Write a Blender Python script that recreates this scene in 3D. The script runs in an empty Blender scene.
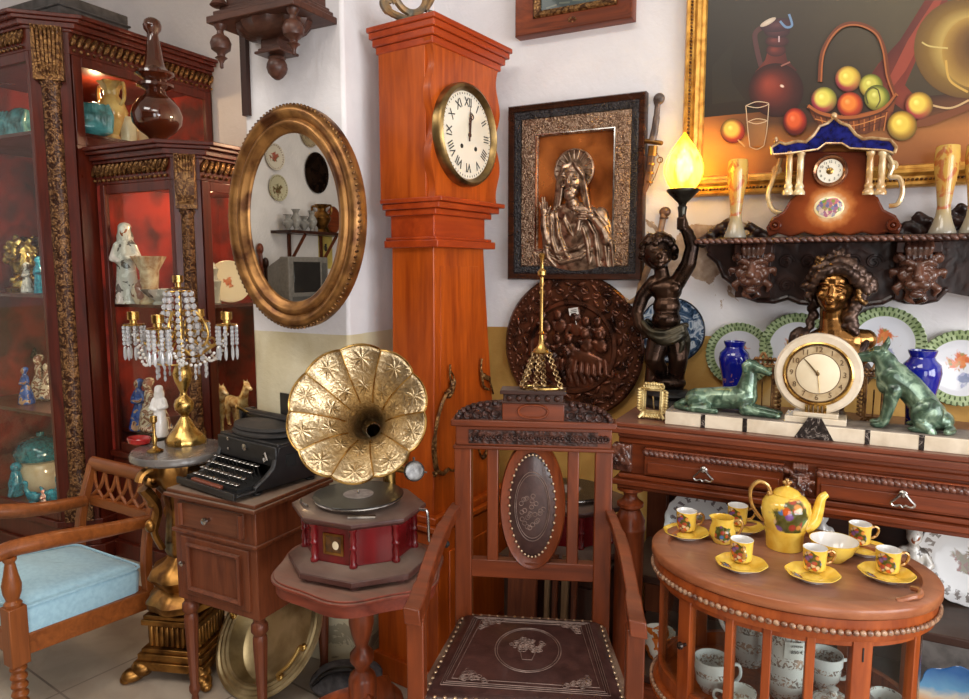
import bpy, bmesh, math, random
from mathutils import Vector as V, Matrix as Mx, Euler
random.seed(7)
PI = math.pi
R = math.radians
SC = bpy.context.scene
COL = SC.collection

# ------------------------------------------------------------------ camera
F, EYE = 700.0, 1.45
PITCH, YAW = math.atan(80.5 / F), R(27.3)
cd = bpy.data.cameras.new('camera')
cam = bpy.data.objects.new('camera', cd)
COL.objects.link(cam)
cam.location = (0, 0, EYE)
cam.rotation_euler = (PI / 2 - PITCH, 0, YAW)
cd.sensor_width = 36
cd.lens = F / 969 * 36
cd.clip_start = .02
SC.camera = cam
_fw = V((-math.sin(YAW) * math.cos(PITCH), math.cos(YAW) * math.cos(PITCH), -math.sin(PITCH)))
_rt = V((math.cos(YAW), math.sin(YAW), 0))
_up = _rt.cross(_fw)
_C = V((0, 0, EYE))


def ray(x, y): return _fw + _rt * ((x - 484.5) / F) - _up * ((y - 349.5) / F)
def onX(x, y, X): r = ray(x, y); return _C + r * (X / r.x)
def onY(x, y, Y): r = ray(x, y); return _C + r * (Y / r.y)
def onZ(x, y, Z): r = ray(x, y); return _C + r * ((Z - EYE) / r.z)
def at(x, y, d): return _C + ray(x, y) * d


# ------------------------------------------------------------------ materials
def lin(c):
    c = c / 255
    return c / 12.92 if c <= .04045 else ((c + .055) / 1.055) ** 2.4


def rgb(r, g, b): return (lin(r), lin(g), lin(b), 1)


class NT:
    def __init__(s, name):
        s.m = bpy.data.materials.new(name)
        s.m.use_nodes = True
        s.t = s.m.node_tree
        s.b = s.t.nodes['Principled BSDF']
        s.out = s.t.nodes['Material Output']

    def n(s, typ, **kw):
        nd = s.t.nodes.new(typ)
        for k, v in kw.items():
            if k.startswith('i_'):
                nd.inputs[k[2:].replace('_', ' ')].default_value = v
            else:
                setattr(nd, k, v)
        return nd

    def l(s, a, b): s.t.links.new(a, b)

    def coord(s, scale=(1, 1, 1), which='Object', rot=(0, 0, 0), loc=(0, 0, 0)):
        tc = s.n('ShaderNodeTexCoord')
        mp = s.n('ShaderNodeMapping')
        mp.inputs['Scale'].default_value = scale
        mp.inputs['Rotation'].default_value = rot
        mp.inputs['Location'].default_value = loc
        s.l(tc.outputs[which], mp.inputs[0])
        return mp.outputs[0]

    def noise(s, co, scale=5, detail=4, dist=0, rough=.5):
        n = s.n('ShaderNodeTexNoise')
        n.inputs['Scale'].default_value = scale
        n.inputs['Detail'].default_value = detail
        n.inputs['Distortion'].default_value = dist
        n.inputs['Roughness'].default_value = rough
        if co: s.l(co, n.inputs['Vector'])
        return n.outputs[0]

    def vor(s, co, scale=20, feature='F1', out=0):
        n = s.n('ShaderNodeTexVoronoi', feature=feature)
        n.inputs['Scale'].default_value = scale
        if co: s.l(co, n.inputs['Vector'])
        return n.outputs[out]

    def ramp(s, fac, stops, interp='LINEAR'):
        n = s.n('ShaderNodeValToRGB')
        cr = n.color_ramp
        cr.interpolation = interp
        while len(cr.elements) > 1: cr.elements.remove(cr.elements[0])
        cr.elements[0].position = stops[0][0]
        cr.elements[0].color = stops[0][1]
        for p, c in stops[1:]:
            e = cr.elements.new(p)
            e.color = c
        s.l(fac, n.inputs[0])
        return n.outputs[0]

    def math(s, op, a, b=None, clamp=False):
        n = s.n('ShaderNodeMath', operation=op, use_clamp=clamp)
        for i, q in enumerate((a, b)):
            if q is None: continue
            if isinstance(q, (int, float)): n.inputs[i].default_value = q
            else: s.l(q, n.inputs[i])
        return n.outputs[0]

    def mix(s, fac, a, b, mode='MIX'):
        n = s.n('ShaderNodeMix', data_type='RGBA', blend_type=mode)
        for i, q in ((0, fac), (6, a), (7, b)):
            if isinstance(q, (int, float, tuple)): n.inputs[i].default_value = q
            else: s.l(q, n.inputs[i])
        return n.outputs[2]

    def bump(s, h, strength=.3, dist=.01):
        n = s.n('ShaderNodeBump')
        n.inputs['Strength'].default_value = strength
        n.inputs['Distance'].default_value = dist
        s.l(h, n.inputs['Height'])
        s.l(n.outputs[0], s.b.inputs['Normal'])

    def set(s, **kw):
        for k, v in kw.items():
            k = {'rough': 'Roughness', 'metal': 'Metallic', 'spec': 'Specular IOR Level', 'coat': 'Coat Weight',
                 'trans': 'Transmission Weight', 'color': 'Base Color', 'ior': 'IOR', 'coatr': 'Coat Roughness',
                 'sheen': 'Sheen Weight', 'emit': 'Emission Strength', 'ecol': 'Emission Color', 'alpha': 'Alpha',
                 'sss': 'Subsurface Weight'}[k]
            if isinstance(v, (int, float, tuple)): s.b.inputs[k].default_value = v
            else: s.l(v, s.b.inputs[k])


def wood(name, c1, c2, axis='Z', scale=1.0, rough=.35, coat=.3, dust=0.0):
    c1, c2 = [(c[0], c[1] * .95, c[2] * .82, 1) for c in (c1, c2)]
    s = NT(name)
    sc = {'Z': (9, 9, .9), 'X': (.9, 9, 9), 'Y': (9, .9, 9)}[axis]
    co = s.coord(tuple(q * scale for q in sc))
    a = s.noise(co, 3, 6, 1.2)
    b = s.noise(co, 14, 3, .4)
    f = s.math('ADD', s.math('MULTIPLY', a, .75), s.math('MULTIPLY', b, .25))
    c = s.ramp(f, [(.33, c1), (.5, tuple((p + q) / 2 for p, q in zip(c1, c2))), (.68, c2)])
    wear = s.noise(s.coord((1, 1, 1)), 6, 5, .5)
    c = s.mix(s.math('MULTIPLY', wear, .45), c, tuple(q * .45 for q in c1[:3]) + (1,))
    if dust:
        g = s.n('ShaderNodeNewGeometry')
        sx = s.n('ShaderNodeSeparateXYZ')
        s.l(g.outputs['Normal'], sx.inputs[0])
        u = s.math('MULTIPLY', s.math('POWER', s.math('MAXIMUM', sx.outputs[2], 0.0), 6.0), s.noise(s.coord((1, 1, 1)), 9, 5))
        c = s.mix(s.math('MULTIPLY', u, dust * 1.6, True), c, rgb(150, 135, 120))
    s.set(color=c, coat=coat * .4, coatr=.15, spec=.32)
    s.set(rough=s.math('ADD', s.math('MULTIPLY', wear, .25), rough - .1))
    s.bump(f, .12, .002)
    return s.m


def carved(name, c1, c2, scale=40, rough=.45, metal=0.0, strength=.8, coat=.2, dist=.006):
    """relief-cut surface: swirling cells with paler high points and darker hollows"""
    s = NT(name)
    co = s.coord((1, 1, 1))
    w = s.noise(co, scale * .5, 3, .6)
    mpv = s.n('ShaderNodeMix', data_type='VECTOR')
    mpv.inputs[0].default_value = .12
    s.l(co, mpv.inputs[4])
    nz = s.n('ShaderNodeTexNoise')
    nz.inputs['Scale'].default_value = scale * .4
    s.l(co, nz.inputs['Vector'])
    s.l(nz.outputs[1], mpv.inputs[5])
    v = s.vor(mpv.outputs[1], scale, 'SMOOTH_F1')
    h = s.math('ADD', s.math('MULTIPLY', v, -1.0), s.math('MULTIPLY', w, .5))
    c = s.ramp(v, [(.1, c2), (.55, c1), (.9, tuple(q * .5 for q in c1[:3]) + (1,))])  # colour follows the relief: paler on top, darker in the hollows
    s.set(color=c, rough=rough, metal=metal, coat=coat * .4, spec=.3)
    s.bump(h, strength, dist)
    return s.m


def plain(name, c, rough=.5, metal=0.0, c2=None, scale=15, bump=0.0, coat=0.0, **kw):
    s = NT(name)
    n = s.noise(s.coord((1, 1, 1)), scale, 5, .3)
    if c2 is None: c2 = tuple(q * .72 for q in c[:3]) + (1,)
    s.set(color=s.ramp(n, [(.35, c2), (.62, c)]), metal=metal, coat=coat, **kw)
    s.set(rough=s.math('ADD', s.math('MULTIPLY', n, .2), max(rough - .1, 0.0)))
    if bump: s.bump(n, bump, .004)
    return s.m


def thin_glass(name, tint=(.93, .96, .95, 1), gloss=1.0, base=.04):
    s = NT(name)
    s.t.nodes.remove(s.b)
    tr = s.n('ShaderNodeBsdfTransparent')
    tr.inputs[0].default_value = tint
    gl = s.n('ShaderNodeBsdfGlossy')
    gl.inputs['Roughness'].default_value = .03
    lw = s.n('ShaderNodeLayerWeight')
    mx = s.n('ShaderNodeMixShader')
    f = s.math('MULTIPLY', s.math('ADD', s.math('MULTIPLY', s.math('POWER', lw.outputs['Facing'], 5.0), .9), .016), gloss, True)
    s.l(f, mx.inputs[0])
    s.l(tr.outputs[0], mx.inputs[1])
    s.l(gl.outputs[0], mx.inputs[2])
    s.l(mx.outputs[0], s.out.inputs[0])
    return s.m


# ------------------------------------------------------------------ mesh builder
class MB:
    def __init__(s):
        s.v, s.f, s.mi = [], [], []
        s.M = Mx.Identity(4)
        s.m = 0

    def add(s, vs, fs):
        b = len(s.v)
        s.v += [s.M @ V(p) for p in vs]
        s.f += [[i + b for i in f] for f in fs]
        s.mi += [s.m] * len(fs)
        return s

    def box(s, c, sz, rot=None):
        x, y, z = (q / 2 for q in sz)
        vs = [V(p) for p in ((-x, -y, -z), (x, -y, -z), (x, y, -z), (-x, y, -z), (-x, -y, z), (x, -y, z), (x, y, z), (-x, y, z))]
        if rot: vs = [Euler(rot).to_matrix() @ p for p in vs]
        return s.add([p + V(c) for p in vs], [(0, 3, 2, 1), (4, 5, 6, 7), (0, 1, 5, 4), (1, 2, 6, 5), (2, 3, 7, 6), (3, 0, 4, 7)])

    def box2(s, a, b):
        return s.box([(p + q) / 2 for p, q in zip(a, b)], [abs(q - p) for p, q in zip(a, b)])

    def loft(s, loops, c0=True, c1=True, closed=True, ring=False):
        n = len(loops[0])
        vs = [p for l in loops for p in l]
        fs = []
        m = len(loops)
        for i in range(m if ring else m - 1):
            j = (i + 1) % m
            for k in range(n if closed else n - 1):
                q = (k + 1) % n
                fs.append((i * n + k, i * n + q, j * n + q, j * n + k))
        if not ring and closed:
            if c0: fs.append(tuple(range(n - 1, -1, -1)))
            if c1: fs.append(tuple((m - 1) * n + k for k in range(n)))
        return s.add(vs, fs)

    def lathe(s, prof, c=(0, 0, 0), seg=24, sx=1, sy=1, axis='Z', caps=True, wob=None):
        A = {'Z': Mx.Identity(3), 'X': Mx(((0, 0, 1), (1, 0, 0), (0, 1, 0))), 'Y': Mx(((1, 0, 0), (0, 0, 1), (0, -1, 0)))}[axis]
        if axis == 'Y': A = Mx(((1, 0, 0), (0, 0, 1), (0, 1, 0)))
        loops = []
        for i, (r, z) in enumerate(prof):
            r = max(r, 1e-4)
            lp = []
            for k in range(seg):
                a = 2 * PI * k / seg
                rr = r * (wob(a, i) if wob else 1)
                lp.append(A @ V((rr * sx * math.cos(a), rr * sy * math.sin(a), z)) + V(c))
            loops.append(lp)
        return s.loft(loops, caps, caps)

    def tube(s, pts, r, seg=8, closed=False, caps=True, flat=1.0, upv=None):
        pts = [V(p) for p in pts]
        n = len(pts)
        rs = r if isinstance(r, (list, tuple)) else [r] * n
        loops = []
        up = None
        for i, p in enumerate(pts):
            if closed: t = pts[(i + 1) % n] - pts[i - 1]
            else: t = pts[min(i + 1, n - 1)] - pts[max(i - 1, 0)]
            if t.length < 1e-9: t = V((0, 0, 1))
            t.normalize()
            if up is None:
                up = V(upv) if upv else (V((0, 0, 1)) if abs(t.z) < .9 else V((1, 0, 0)))
            u = up - t * up.dot(t)
            if u.length < 1e-6: u = t.orthogonal()
            u.normalize()
            if not upv: up = u
            w = t.cross(u)
            loops.append([p + (u * math.cos(2 * PI * k / seg) + w * math.sin(2 * PI * k / seg) * flat) * rs[i] for k in range(seg)])
        return s.loft(loops, caps, caps, True, closed)

    def ell(s, c, r, rot=None, seg=14, ring=9):
        if isinstance(r, (int, float)): r = (r, r, r)
        m = Euler(rot).to_matrix() if rot else Mx.Identity(3)
        vs, fs = [], []
        for i in range(1, ring):
            t = PI * i / ring
            for k in range(seg):
                a = 2 * PI * k / seg
                vs.append(m @ V((r[0] * math.sin(t) * math.cos(a), r[1] * math.sin(t) * math.sin(a), r[2] * math.cos(t))) + V(c))
        top, bot = len(vs), len(vs) + 1
        vs += [m @ V((0, 0, r[2])) + V(c), m @ V((0, 0, -r[2])) + V(c)]
        for i in range(ring - 2):
            for k in range(seg):
                q = (k + 1) % seg
                fs.append((i * seg + k, (i + 1) * seg + k, (i + 1) * seg + q, i * seg + q))
        for k in range(seg):
            q = (k + 1) % seg
            fs.append((top, k, q))
            fs.append((bot, (ring - 2) * seg + q, (ring - 2) * seg + k))
        return s.add(vs, fs)

    def cap(s, a, b, ra, rb, seg=12):
        a, b = V(a), V(b)
        s.ell(a, ra, seg=seg, ring=8)
        s.ell(b, rb, seg=seg, ring=8)
        return s.tube([a, b], [ra, rb], seg)

    def chain(s, pts, rs, seg=12):
        for i in range(len(pts) - 1): s.cap(pts[i], pts[i + 1], rs[i], rs[i + 1], seg)
        return s

    def prism(s, poly, z0, z1):
        n = len(poly)
        vs = [(p[0], p[1], z0) for p in poly] + [(p[0], p[1], z1) for p in poly]
        fs = [tuple(range(n - 1, -1, -1)), tuple(range(n, 2 * n))]
        fs += [(i, (i + 1) % n, n + (i + 1) % n, n + i) for i in range(n)]
        return s.add(vs, fs)

    def torus(s, c, R_, r, axis='Z', seg=28, rs=8, sx=1, sy=1, fl=1):
        prof = [(R_ + r * math.cos(2 * PI * k / rs), fl * r * math.sin(2 * PI * k / rs)) for k in range(rs)]
        loops = []
        for k in range(seg):
            a = 2 * PI * k / seg
            lp = []
            for (q, z) in prof:
                p = V((q * math.cos(a) * sx, q * math.sin(a) * sy, z))
                if axis == 'X': p = V((p.z, p.x, p.y))
                if axis == 'Y': p = V((p.x, p.z, p.y))
                lp.append(p + V(c))
            loops.append(lp)
        return s.loft(loops, ring=True)

    def rectframe(s, w, h, prof):
        """mitred frame in local xy, z out; prof = [(inset, z)] closed section"""
        loops = []
        for (i, z) in prof:
            x, y = w / 2 - i, h / 2 - i
            loops.append([V((-x, -y, z)), V((x, -y, z)), V((x, y, z)), V((-x, y, z))])
        return s.loft(loops, ring=True)

    def ellframe(s, rx, ry, prof, seg=64):
        loops = []
        for (i, z) in prof:
            loops.append([V(((rx - i) * math.cos(2 * PI * k / seg), (ry - i) * math.sin(2 * PI * k / seg), z)) for k in range(seg)])
        return s.loft(loops, ring=True)

    def disc(s, c, rx, ry=None, seg=40):
        ry = ry or rx
        return s.add([(c[0] + rx * math.cos(2 * PI * k / seg), c[1] + ry * math.sin(2 * PI * k / seg), c[2]) for k in range(seg)], [tuple(range(seg))])

    def text(s, body, size, c=(0, 0, 0), rz=0, depth=.0006, sx=1.0):
        cu = bpy.data.curves.new('t', 'FONT')
        cu.body = body
        cu.size = size
        cu.extrude = depth / 2
        cu.align_x, cu.align_y = 'CENTER', 'CENTER'
        cu.resolution_u = 3
        o = bpy.data.objects.new('t', cu)
        COL.objects.link(o)
        dg = bpy.context.evaluated_depsgraph_get()
        me = bpy.data.meshes.new_from_object(o.evaluated_get(dg))
        m = Mx.Translation(V(c)) @ Mx.Rotation(rz, 4, 'Z') @ Mx.Diagonal((sx, 1, 1, 1))
        s.add([m @ v.co for v in me.vertices], [tuple(p.vertices) for p in me.polygons])
        bpy.data.objects.remove(o)
        bpy.data.curves.remove(cu)
        bpy.data.meshes.remove(me)
        return s

    def mesh(s, name, angle=40, recalc=True):
        me = bpy.data.meshes.new(name)
        me.from_pydata([tuple(p) for p in s.v], [], s.f)
        me.polygons.foreach_set('material_index', s.mi)
        if recalc:
            bm = bmesh.new()
            bm.from_mesh(me)
            bmesh.ops.recalc_face_normals(bm, faces=bm.faces)
            bm.to_mesh(me)
            bm.free()
        me.polygons.foreach_set('use_smooth', [True] * len(me.polygons))
        if angle < 180: me.set_sharp_from_angle(angle=R(angle))
        me.update()
        return me


def tag(o, label=None, cat=None, group=None, kind=None):
    for k, v in (('label', label), ('category', cat), ('group', group), ('kind', kind)):
        if v: o[k] = v
    return o


def T(name, label, cat, loc=(0, 0, 0), rz=0, group=None, rot=None):
    o = bpy.data.objects.new(name, None)
    o.empty_display_size = .05
    COL.objects.link(o)
    o.location = loc
    o.rotation_euler = rot or (0, 0, rz)
    return tag(o, label, cat, group)


def P(name, mb, mats, parent=None, bevel=0, angle=40, label=None, loc=None, rot=None, solid=0, recalc=True):
    me = mb.mesh(name, angle, recalc) if isinstance(mb, MB) else mb
    o = bpy.data.objects.new(name, me)
    COL.objects.link(o)
    for m in (mats if isinstance(mats, (list, tuple)) else [mats]):
        me.materials.append(m)
    if parent: o.parent = parent
    if loc: o.location = loc
    if rot: o.rotation_euler = rot
    if bevel:
        b = o.modifiers.new('bevel', 'BEVEL')
        b.width = bevel
        b.segments = 2
        b.limit_method = 'ANGLE'
        b.angle_limit = R(45)
        b.harden_normals = False
    if solid:
        b = o.modifiers.new('solid', 'SOLIDIFY')
        b.thickness = solid
        b.offset = 0
    if label: o['label'] = label
    return o


def S(name, mb, mats, label, cat, loc=(0, 0, 0), rz=0, group=None, rot=None, **kw):
    o = P(name, mb, mats, **kw)
    o.location = loc
    o.rotation_euler = rot or (0, 0, rz)
    return tag(o, label, cat, group)


def struct(name, mb, m, bevel=0):
    return tag(P(name, mb, m, bevel=bevel), kind='structure')


def organic(mb, vox=.004, smooth=6, fac=.5):
    """one continuous sculpted surface from overlapping volumes"""
    o = P('tmp', mb.mesh('tmp', 180), [])
    r = o.modifiers.new('r', 'REMESH')
    r.mode = 'VOXEL'
    r.voxel_size = vox
    if smooth:
        sm = o.modifiers.new('s', 'SMOOTH')
        sm.factor = fac
        sm.iterations = smooth
    dg = bpy.context.evaluated_depsgraph_get()
    me = bpy.data.meshes.new_from_object(o.evaluated_get(dg))
    old = o.data
    bpy.data.objects.remove(o)
    bpy.data.meshes.remove(old)
    me.materials.clear()
    me.polygons.foreach_set('use_smooth', [True] * len(me.polygons))
    return me


def copy_tree(o, loc=None, rz=None, label=None, group=None, scale=None, parent=None):
    c = o.copy()
    COL.objects.link(c)
    if parent: c.parent = parent
    for ch in list(o.children): copy_tree(ch, parent=c)
    if loc is not None: c.location = loc
    if rz is not None: c.rotation_euler = (c.rotation_euler[0], c.rotation_euler[1], rz)
    if label: c['label'] = label
    if group: c['group'] = group
    if scale: c.scale = scale if isinstance(scale, (tuple, list)) else (scale,) * 3
    return c


def arc(n, a0, a1, r, c=(0, 0)):
    return [(c[0] + r * math.cos(R(a0 + (a1 - a0) * i / n)), c[1] + r * math.sin(R(a0 + (a1 - a0) * i / n))) for i in range(n + 1)]


def cr(pts, n=6):
    """smooth curve through points"""
    pts = [V(p) for p in pts]
    out = []
    for i in range(len(pts) - 1):
        p0, p1, p2, p3 = pts[max(i - 1, 0)], pts[i], pts[i + 1], pts[min(i + 2, len(pts) - 1)]
        for k in range(n):
            t = k / n
            out.append(.5 * ((2 * p1) + (p2 - p0) * t + (2 * p0 - 5 * p1 + 4 * p2 - p3) * t * t + (3 * p1 - p0 - 3 * p2 + p3) * t ** 3))
    out.append(pts[-1])
    return out


def lerp(a, b, t): return a + (b - a) * t


WALLR = (PI / 2, 0, 0)   # local x along the wall, y up, z out of the wall

# ------------------------------------------------------------------ shared materials
W_CLOCK = wood('orange_pine', rgb(150, 60, 14), rgb(206, 98, 28), 'Z', .8, .35, .4)
W_CLOCKX = wood('orange_pine_cross', rgb(150, 52, 18), rgb(190, 78, 28), 'Y', .8, .35, .4)
W_RED = wood('red_mahogany', rgb(88, 38, 18), rgb(146, 68, 34), 'X', 1, .35, .4)
W_REDZ = wood('red_mahogany_upright', rgb(94, 40, 18), rgb(152, 72, 36), 'Z', 1, .35, .4)
W_WAL = wood('brown_walnut', rgb(86, 42, 26), rgb(128, 70, 44), 'Z', 1, .42, .2, .2)
W_WALX = wood('brown_walnut_flat', rgb(84, 46, 30), rgb(124, 74, 52), 'X', 1, .42, .2, .8)
W_DARK = wood('dark_wood', rgb(42, 20, 14), rgb(66, 32, 22), 'Z', 1, .35, .3)
W_DARKX = wood('dark_wood_flat', rgb(46, 24, 18), rgb(70, 38, 28), 'X', 1, .4, .3, .3)
W_CAB = wood('cabinet_wood', rgb(66, 22, 14), rgb(104, 38, 24), 'Z', 1, .3, .4)
W_ARM = wood('honey_wood', rgb(122, 66, 32), rgb(162, 94, 48), 'X', 1, .38, .4)
W_ARMZ = wood('honey_wood_upright', rgb(120, 64, 30), rgb(160, 92, 46), 'Z', 1, .38, .4)
W_OVAL = wood('oval_table_wood', rgb(136, 60, 24), rgb(184, 94, 44), 'Z', 1, .3, .5)
W_OVALX = wood('oval_tray_wood', rgb(146, 84, 56), rgb(182, 118, 84), 'X', 1, .3, .5, .3)
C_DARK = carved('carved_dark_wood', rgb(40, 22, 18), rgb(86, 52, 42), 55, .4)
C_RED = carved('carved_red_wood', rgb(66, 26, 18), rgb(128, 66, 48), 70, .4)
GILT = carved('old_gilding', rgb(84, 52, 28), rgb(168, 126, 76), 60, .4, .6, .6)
GOLD = plain('bright_gold', rgb(214, 180, 108), .27, 1.0, rgb(150, 110, 54), 24)
BRASS = plain('brass', rgb(200, 165, 98), .28, 1.0, rgb(150, 112, 58), 18)
OLDGOLD = plain('antique_gold', rgb(164, 118, 60), .34, .9, rgb(92, 60, 28), 18, .15)
SILVER = plain('silver_metal', rgb(205, 202, 198), .25, 1.0, rgb(150, 146, 142), 25)
BRONZE = plain('dark_bronze', rgb(70, 50, 38), .28, .85, rgb(34, 24, 20), 14, .05)
BLACK = plain('black_enamel', rgb(22, 21, 22), .4, 0, rgb(34, 33, 34), 20)
WHITE = plain('white_porcelain', rgb(236, 234, 230), .15, 0, rgb(222, 220, 218), 8, coat=.5)
CREAM = plain('cream_porcelain', rgb(232, 218, 190), .2, 0, rgb(206, 182, 146), 12, coat=.4)
PAPER = plain('white_paper', rgb(240, 238, 232), .7)
INK = plain('black_ink', rgb(28, 26, 26), .6)
GLASS = thin_glass('clear_pane')
TURQ = plain('turquoise_glaze', rgb(38, 150, 176), .15, 0, rgb(14, 84, 116), 22, coat=.6)
VELVET = plain('red_velvet', rgb(158, 40, 20), .85, 0, rgb(74, 16, 10), 7, .15)

# ================================================================== the room
def wall_mat(name, dado):
    s = NT(name)
    g = s.n('ShaderNodeNewGeometry')
    sx = s.n('ShaderNodeSeparateXYZ')
    s.l(g.outputs['Position'], sx.inputs[0])
    co = g.outputs['Position']
    n1 = s.noise(co, 2.2, 6, .4)
    n2 = s.noise(co, 40, 4, .2)
    white = s.ramp(n1, [(.3, rgb(214, 210, 212)), (.6, rgb(232, 229, 230))])
    och = s.ramp(s.noise(co, 5, 6, .6), [(.3, rgb(178, 132, 62)), (.6, rgb(206, 162, 86)), (.72, rgb(222, 196, 140))]) if dado == 'ochre' else \
        s.ramp(s.noise(co, 5, 6, .6), [(.3, rgb(206, 192, 154)), (.6, rgb(224, 214, 184))])
    edge = s.math('ADD', sx.outputs[2], s.math('MULTIPLY', s.math('SUBTRACT', n1, .5), .03))
    m = s.math('LESS_THAN', edge, 1.225)
    c = s.mix(m, white, och)
    # peeled plaster and scuffs
    pn = s.noise(co, 6.5, 7, 1.0, .6)
    pm = s.n('ShaderNodeVectorMath', operation='DISTANCE')
    s.l(co, pm.inputs[0])
    pm.inputs[1].default_value = (-.47, 2.47, 1.50)
    near = s.math('SUBTRACT', 1.0, s.math('MULTIPLY', pm.outputs['Value'], 3.6), True)
    k = s.math('GREATER_THAN', s.math('ADD', pn, s.math('MULTIPLY', near, .42)), .74)
    c = s.mix(k, c, s.ramp(n2, [(.3, rgb(150, 124, 104)), (.7, rgb(196, 176, 156))]))
    low = s.math('MULTIPLY', s.math('LESS_THAN', sx.outputs[2], .55), s.math('GREATER_THAN', pn, .55))
    c = s.mix(s.math('MULTIPLY', low, .6), c, rgb(142, 128, 104))
    s.set(color=c, rough=.75)
    s.bump(s.math('ADD', s.math('MULTIPLY', n2, .4), pn), .35, .012)
    return s.m


WALL = wall_mat('painted_plaster_ochre_dado', 'ochre')
WALLC = wall_mat('painted_plaster_cream_dado', 'cream')
s = NT('stone_floor_tiles')
co = s.coord((1, 1, 1), rot=(0, 0, R(8)))
br = s.n('ShaderNodeTexBrick')
br.offset = 0
br.inputs['Scale'].default_value = 1
br.inputs['Brick Width'].default_value = .5
br.inputs['Row Height'].default_value = .5
br.inputs['Mortar Size'].default_value = .004
br.inputs['Color1'].default_value = rgb(172, 158, 142)
br.inputs['Color2'].default_value = rgb(186, 172, 154)
br.inputs['Mortar'].default_value = rgb(118, 106, 96)
s.l(co, br.inputs[0])
n = s.noise(co, 7, 7, .7)
c = s.mix(s.ramp(n, [(.4, (0, 0, 0, 1)), (.7, (.6, .6, .6, 1))]), br.outputs[0], rgb(140, 122, 106))
s.set(color=c, rough=.42)
s.bump(n, .1, .003)
FLOOR = s.m
CEIL = plain('white_ceiling', rgb(226, 222, 214), .9)

X0, X1, Y0, Y1, ZC = -4.5, 3.2, -3.0, 2.47, 3.5
YR, PX0, PX1, PY = 2.95, -1.945, -1.5, 1.9
mb = MB(); mb.box2((X0 - .1, Y0 - .1, -.1), (X1 + .1, YR + .1, 0)); struct('floor', mb, FLOOR)
mb = MB(); mb.box2((X0 - .1, Y0 - .1, ZC), (X1 + .1, YR + .1, ZC + .1)); struct('ceiling', mb, CEIL)
mb = MB(); mb.box2((PX1, Y1, 0), (X1, Y1 + .12, ZC)); struct('wall_back', mb, WALL)
mb = MB(); mb.box2((PX0, PY, 0), (PX1, YR, ZC)); struct('wall_pillar', mb, WALLC, .012)
mb = MB(); mb.box2((X0, YR, 0), (PX1, YR + .1, ZC)); struct('wall_recess', mb, WALLC)
mb = MB(); mb.box2((X0 - .1, Y0, 0), (X0, YR, ZC)); struct('wall_left', mb, WALLC)
# right wall with a shop window, front wall with a wide street doorway
mb = MB()
mb.box2((X1, Y0, 0), (X1 + .12, Y1, .5)); mb.box2((X1, Y0, 2.6), (X1 + .12, Y1, ZC))
mb.box2((X1, Y0, .5), (X1 + .12, -1.9, 2.6)); mb.box2((X1, 1.5, .5), (X1 + .12, Y1, 2.6))
struct('wall_right', mb, WALL)
mb = MB()
mb.box2((X0, Y0 - .12, 0), (1.0, Y0, ZC)); mb.box2((3.0, Y0 - .12, 0), (X1, Y0, ZC)); mb.box2((1.0, Y0 - .12, 2.6), (3.0, Y0, ZC))
struct('wall_front', mb, plain('dim_reflection_front', rgb(92, 72, 58), .8, 0, rgb(66, 50, 40), 4))  # unseen wall, coloured dark so polished fronts reflect less light
mb = MB()
for y in (-1.9, -.2, 1.5): mb.box((X1 + .06, y, 1.55), (.1, .07, 2.1))
for z in (.53, 2.57): mb.box((X1 + .06, -.2, z), (.1, 3.4, .06))
struct('window_1', mb, W_DARK)
mb = MB()
for x in (1.03, 2.97): mb.box((x, Y0 - .06, 1.3), (.07, .14, 2.6))
mb.box((2.0, Y0 - .06, 2.57), (2.0, .14, .07))
struct('door_1', mb, W_DARK)

# ------------------------------------------------------------------ daylight, lamps and added fill lights
w = bpy.data.worlds.new('street_sky')
SC.world = w
w.use_nodes = True
bg = w.node_tree.nodes['Background']
bg.inputs[0].default_value = (.86, .93, 1, 1)
bg.inputs[1].default_value = .7


def area(name, loc, rot, sx, sy, power, color=(1, 1, 1)):
    l = bpy.data.lights.new(name, 'AREA')
    l.shape = 'RECTANGLE'
    l.size, l.size_y, l.energy, l.color = sx, sy, power, color
    o = bpy.data.objects.new(name, l)
    COL.objects.link(o)
    o.location, o.rotation_euler = loc, rot
    return o


def lamp(name, loc, power, color, r=.03):
    l = bpy.data.lights.new(name, 'POINT')
    l.energy, l.color, l.shadow_soft_size = power, color, r
    o = bpy.data.objects.new(name, l)
    COL.objects.link(o)
    o.location = loc
    return o


area('window_daylight', (X1 + .02, -.2, 1.55), (0, R(90), 0), 2.0, 3.2, 128, (.97, .98, 1))
area('doorway_daylight', (2.0, Y0 + .02, 1.35), (R(90), 0, 0), 1.9, 2.4, 44, (1, .98, .96))
area('added_ceiling_fill', (-.6, -.2, ZC - .03), (0, 0, 0), 1.6, 1.2, 34, (1, .93, .84))  # added soft fill from overhead, no fixture behind it
area('added_left_fill', (-2.7, -.1, ZC - .03), (0, 0, 0), 1.2, 1.0, 24, (1, .95, .88))  # added fill to brighten the floor and armchair on the left
SC.view_settings.view_transform = 'Standard'
SC.view_settings.look = 'None'
SC.view_settings.gamma = 1
SC.view_settings.use_curve_mapping = False
SC.view_settings.exposure = .38

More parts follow.
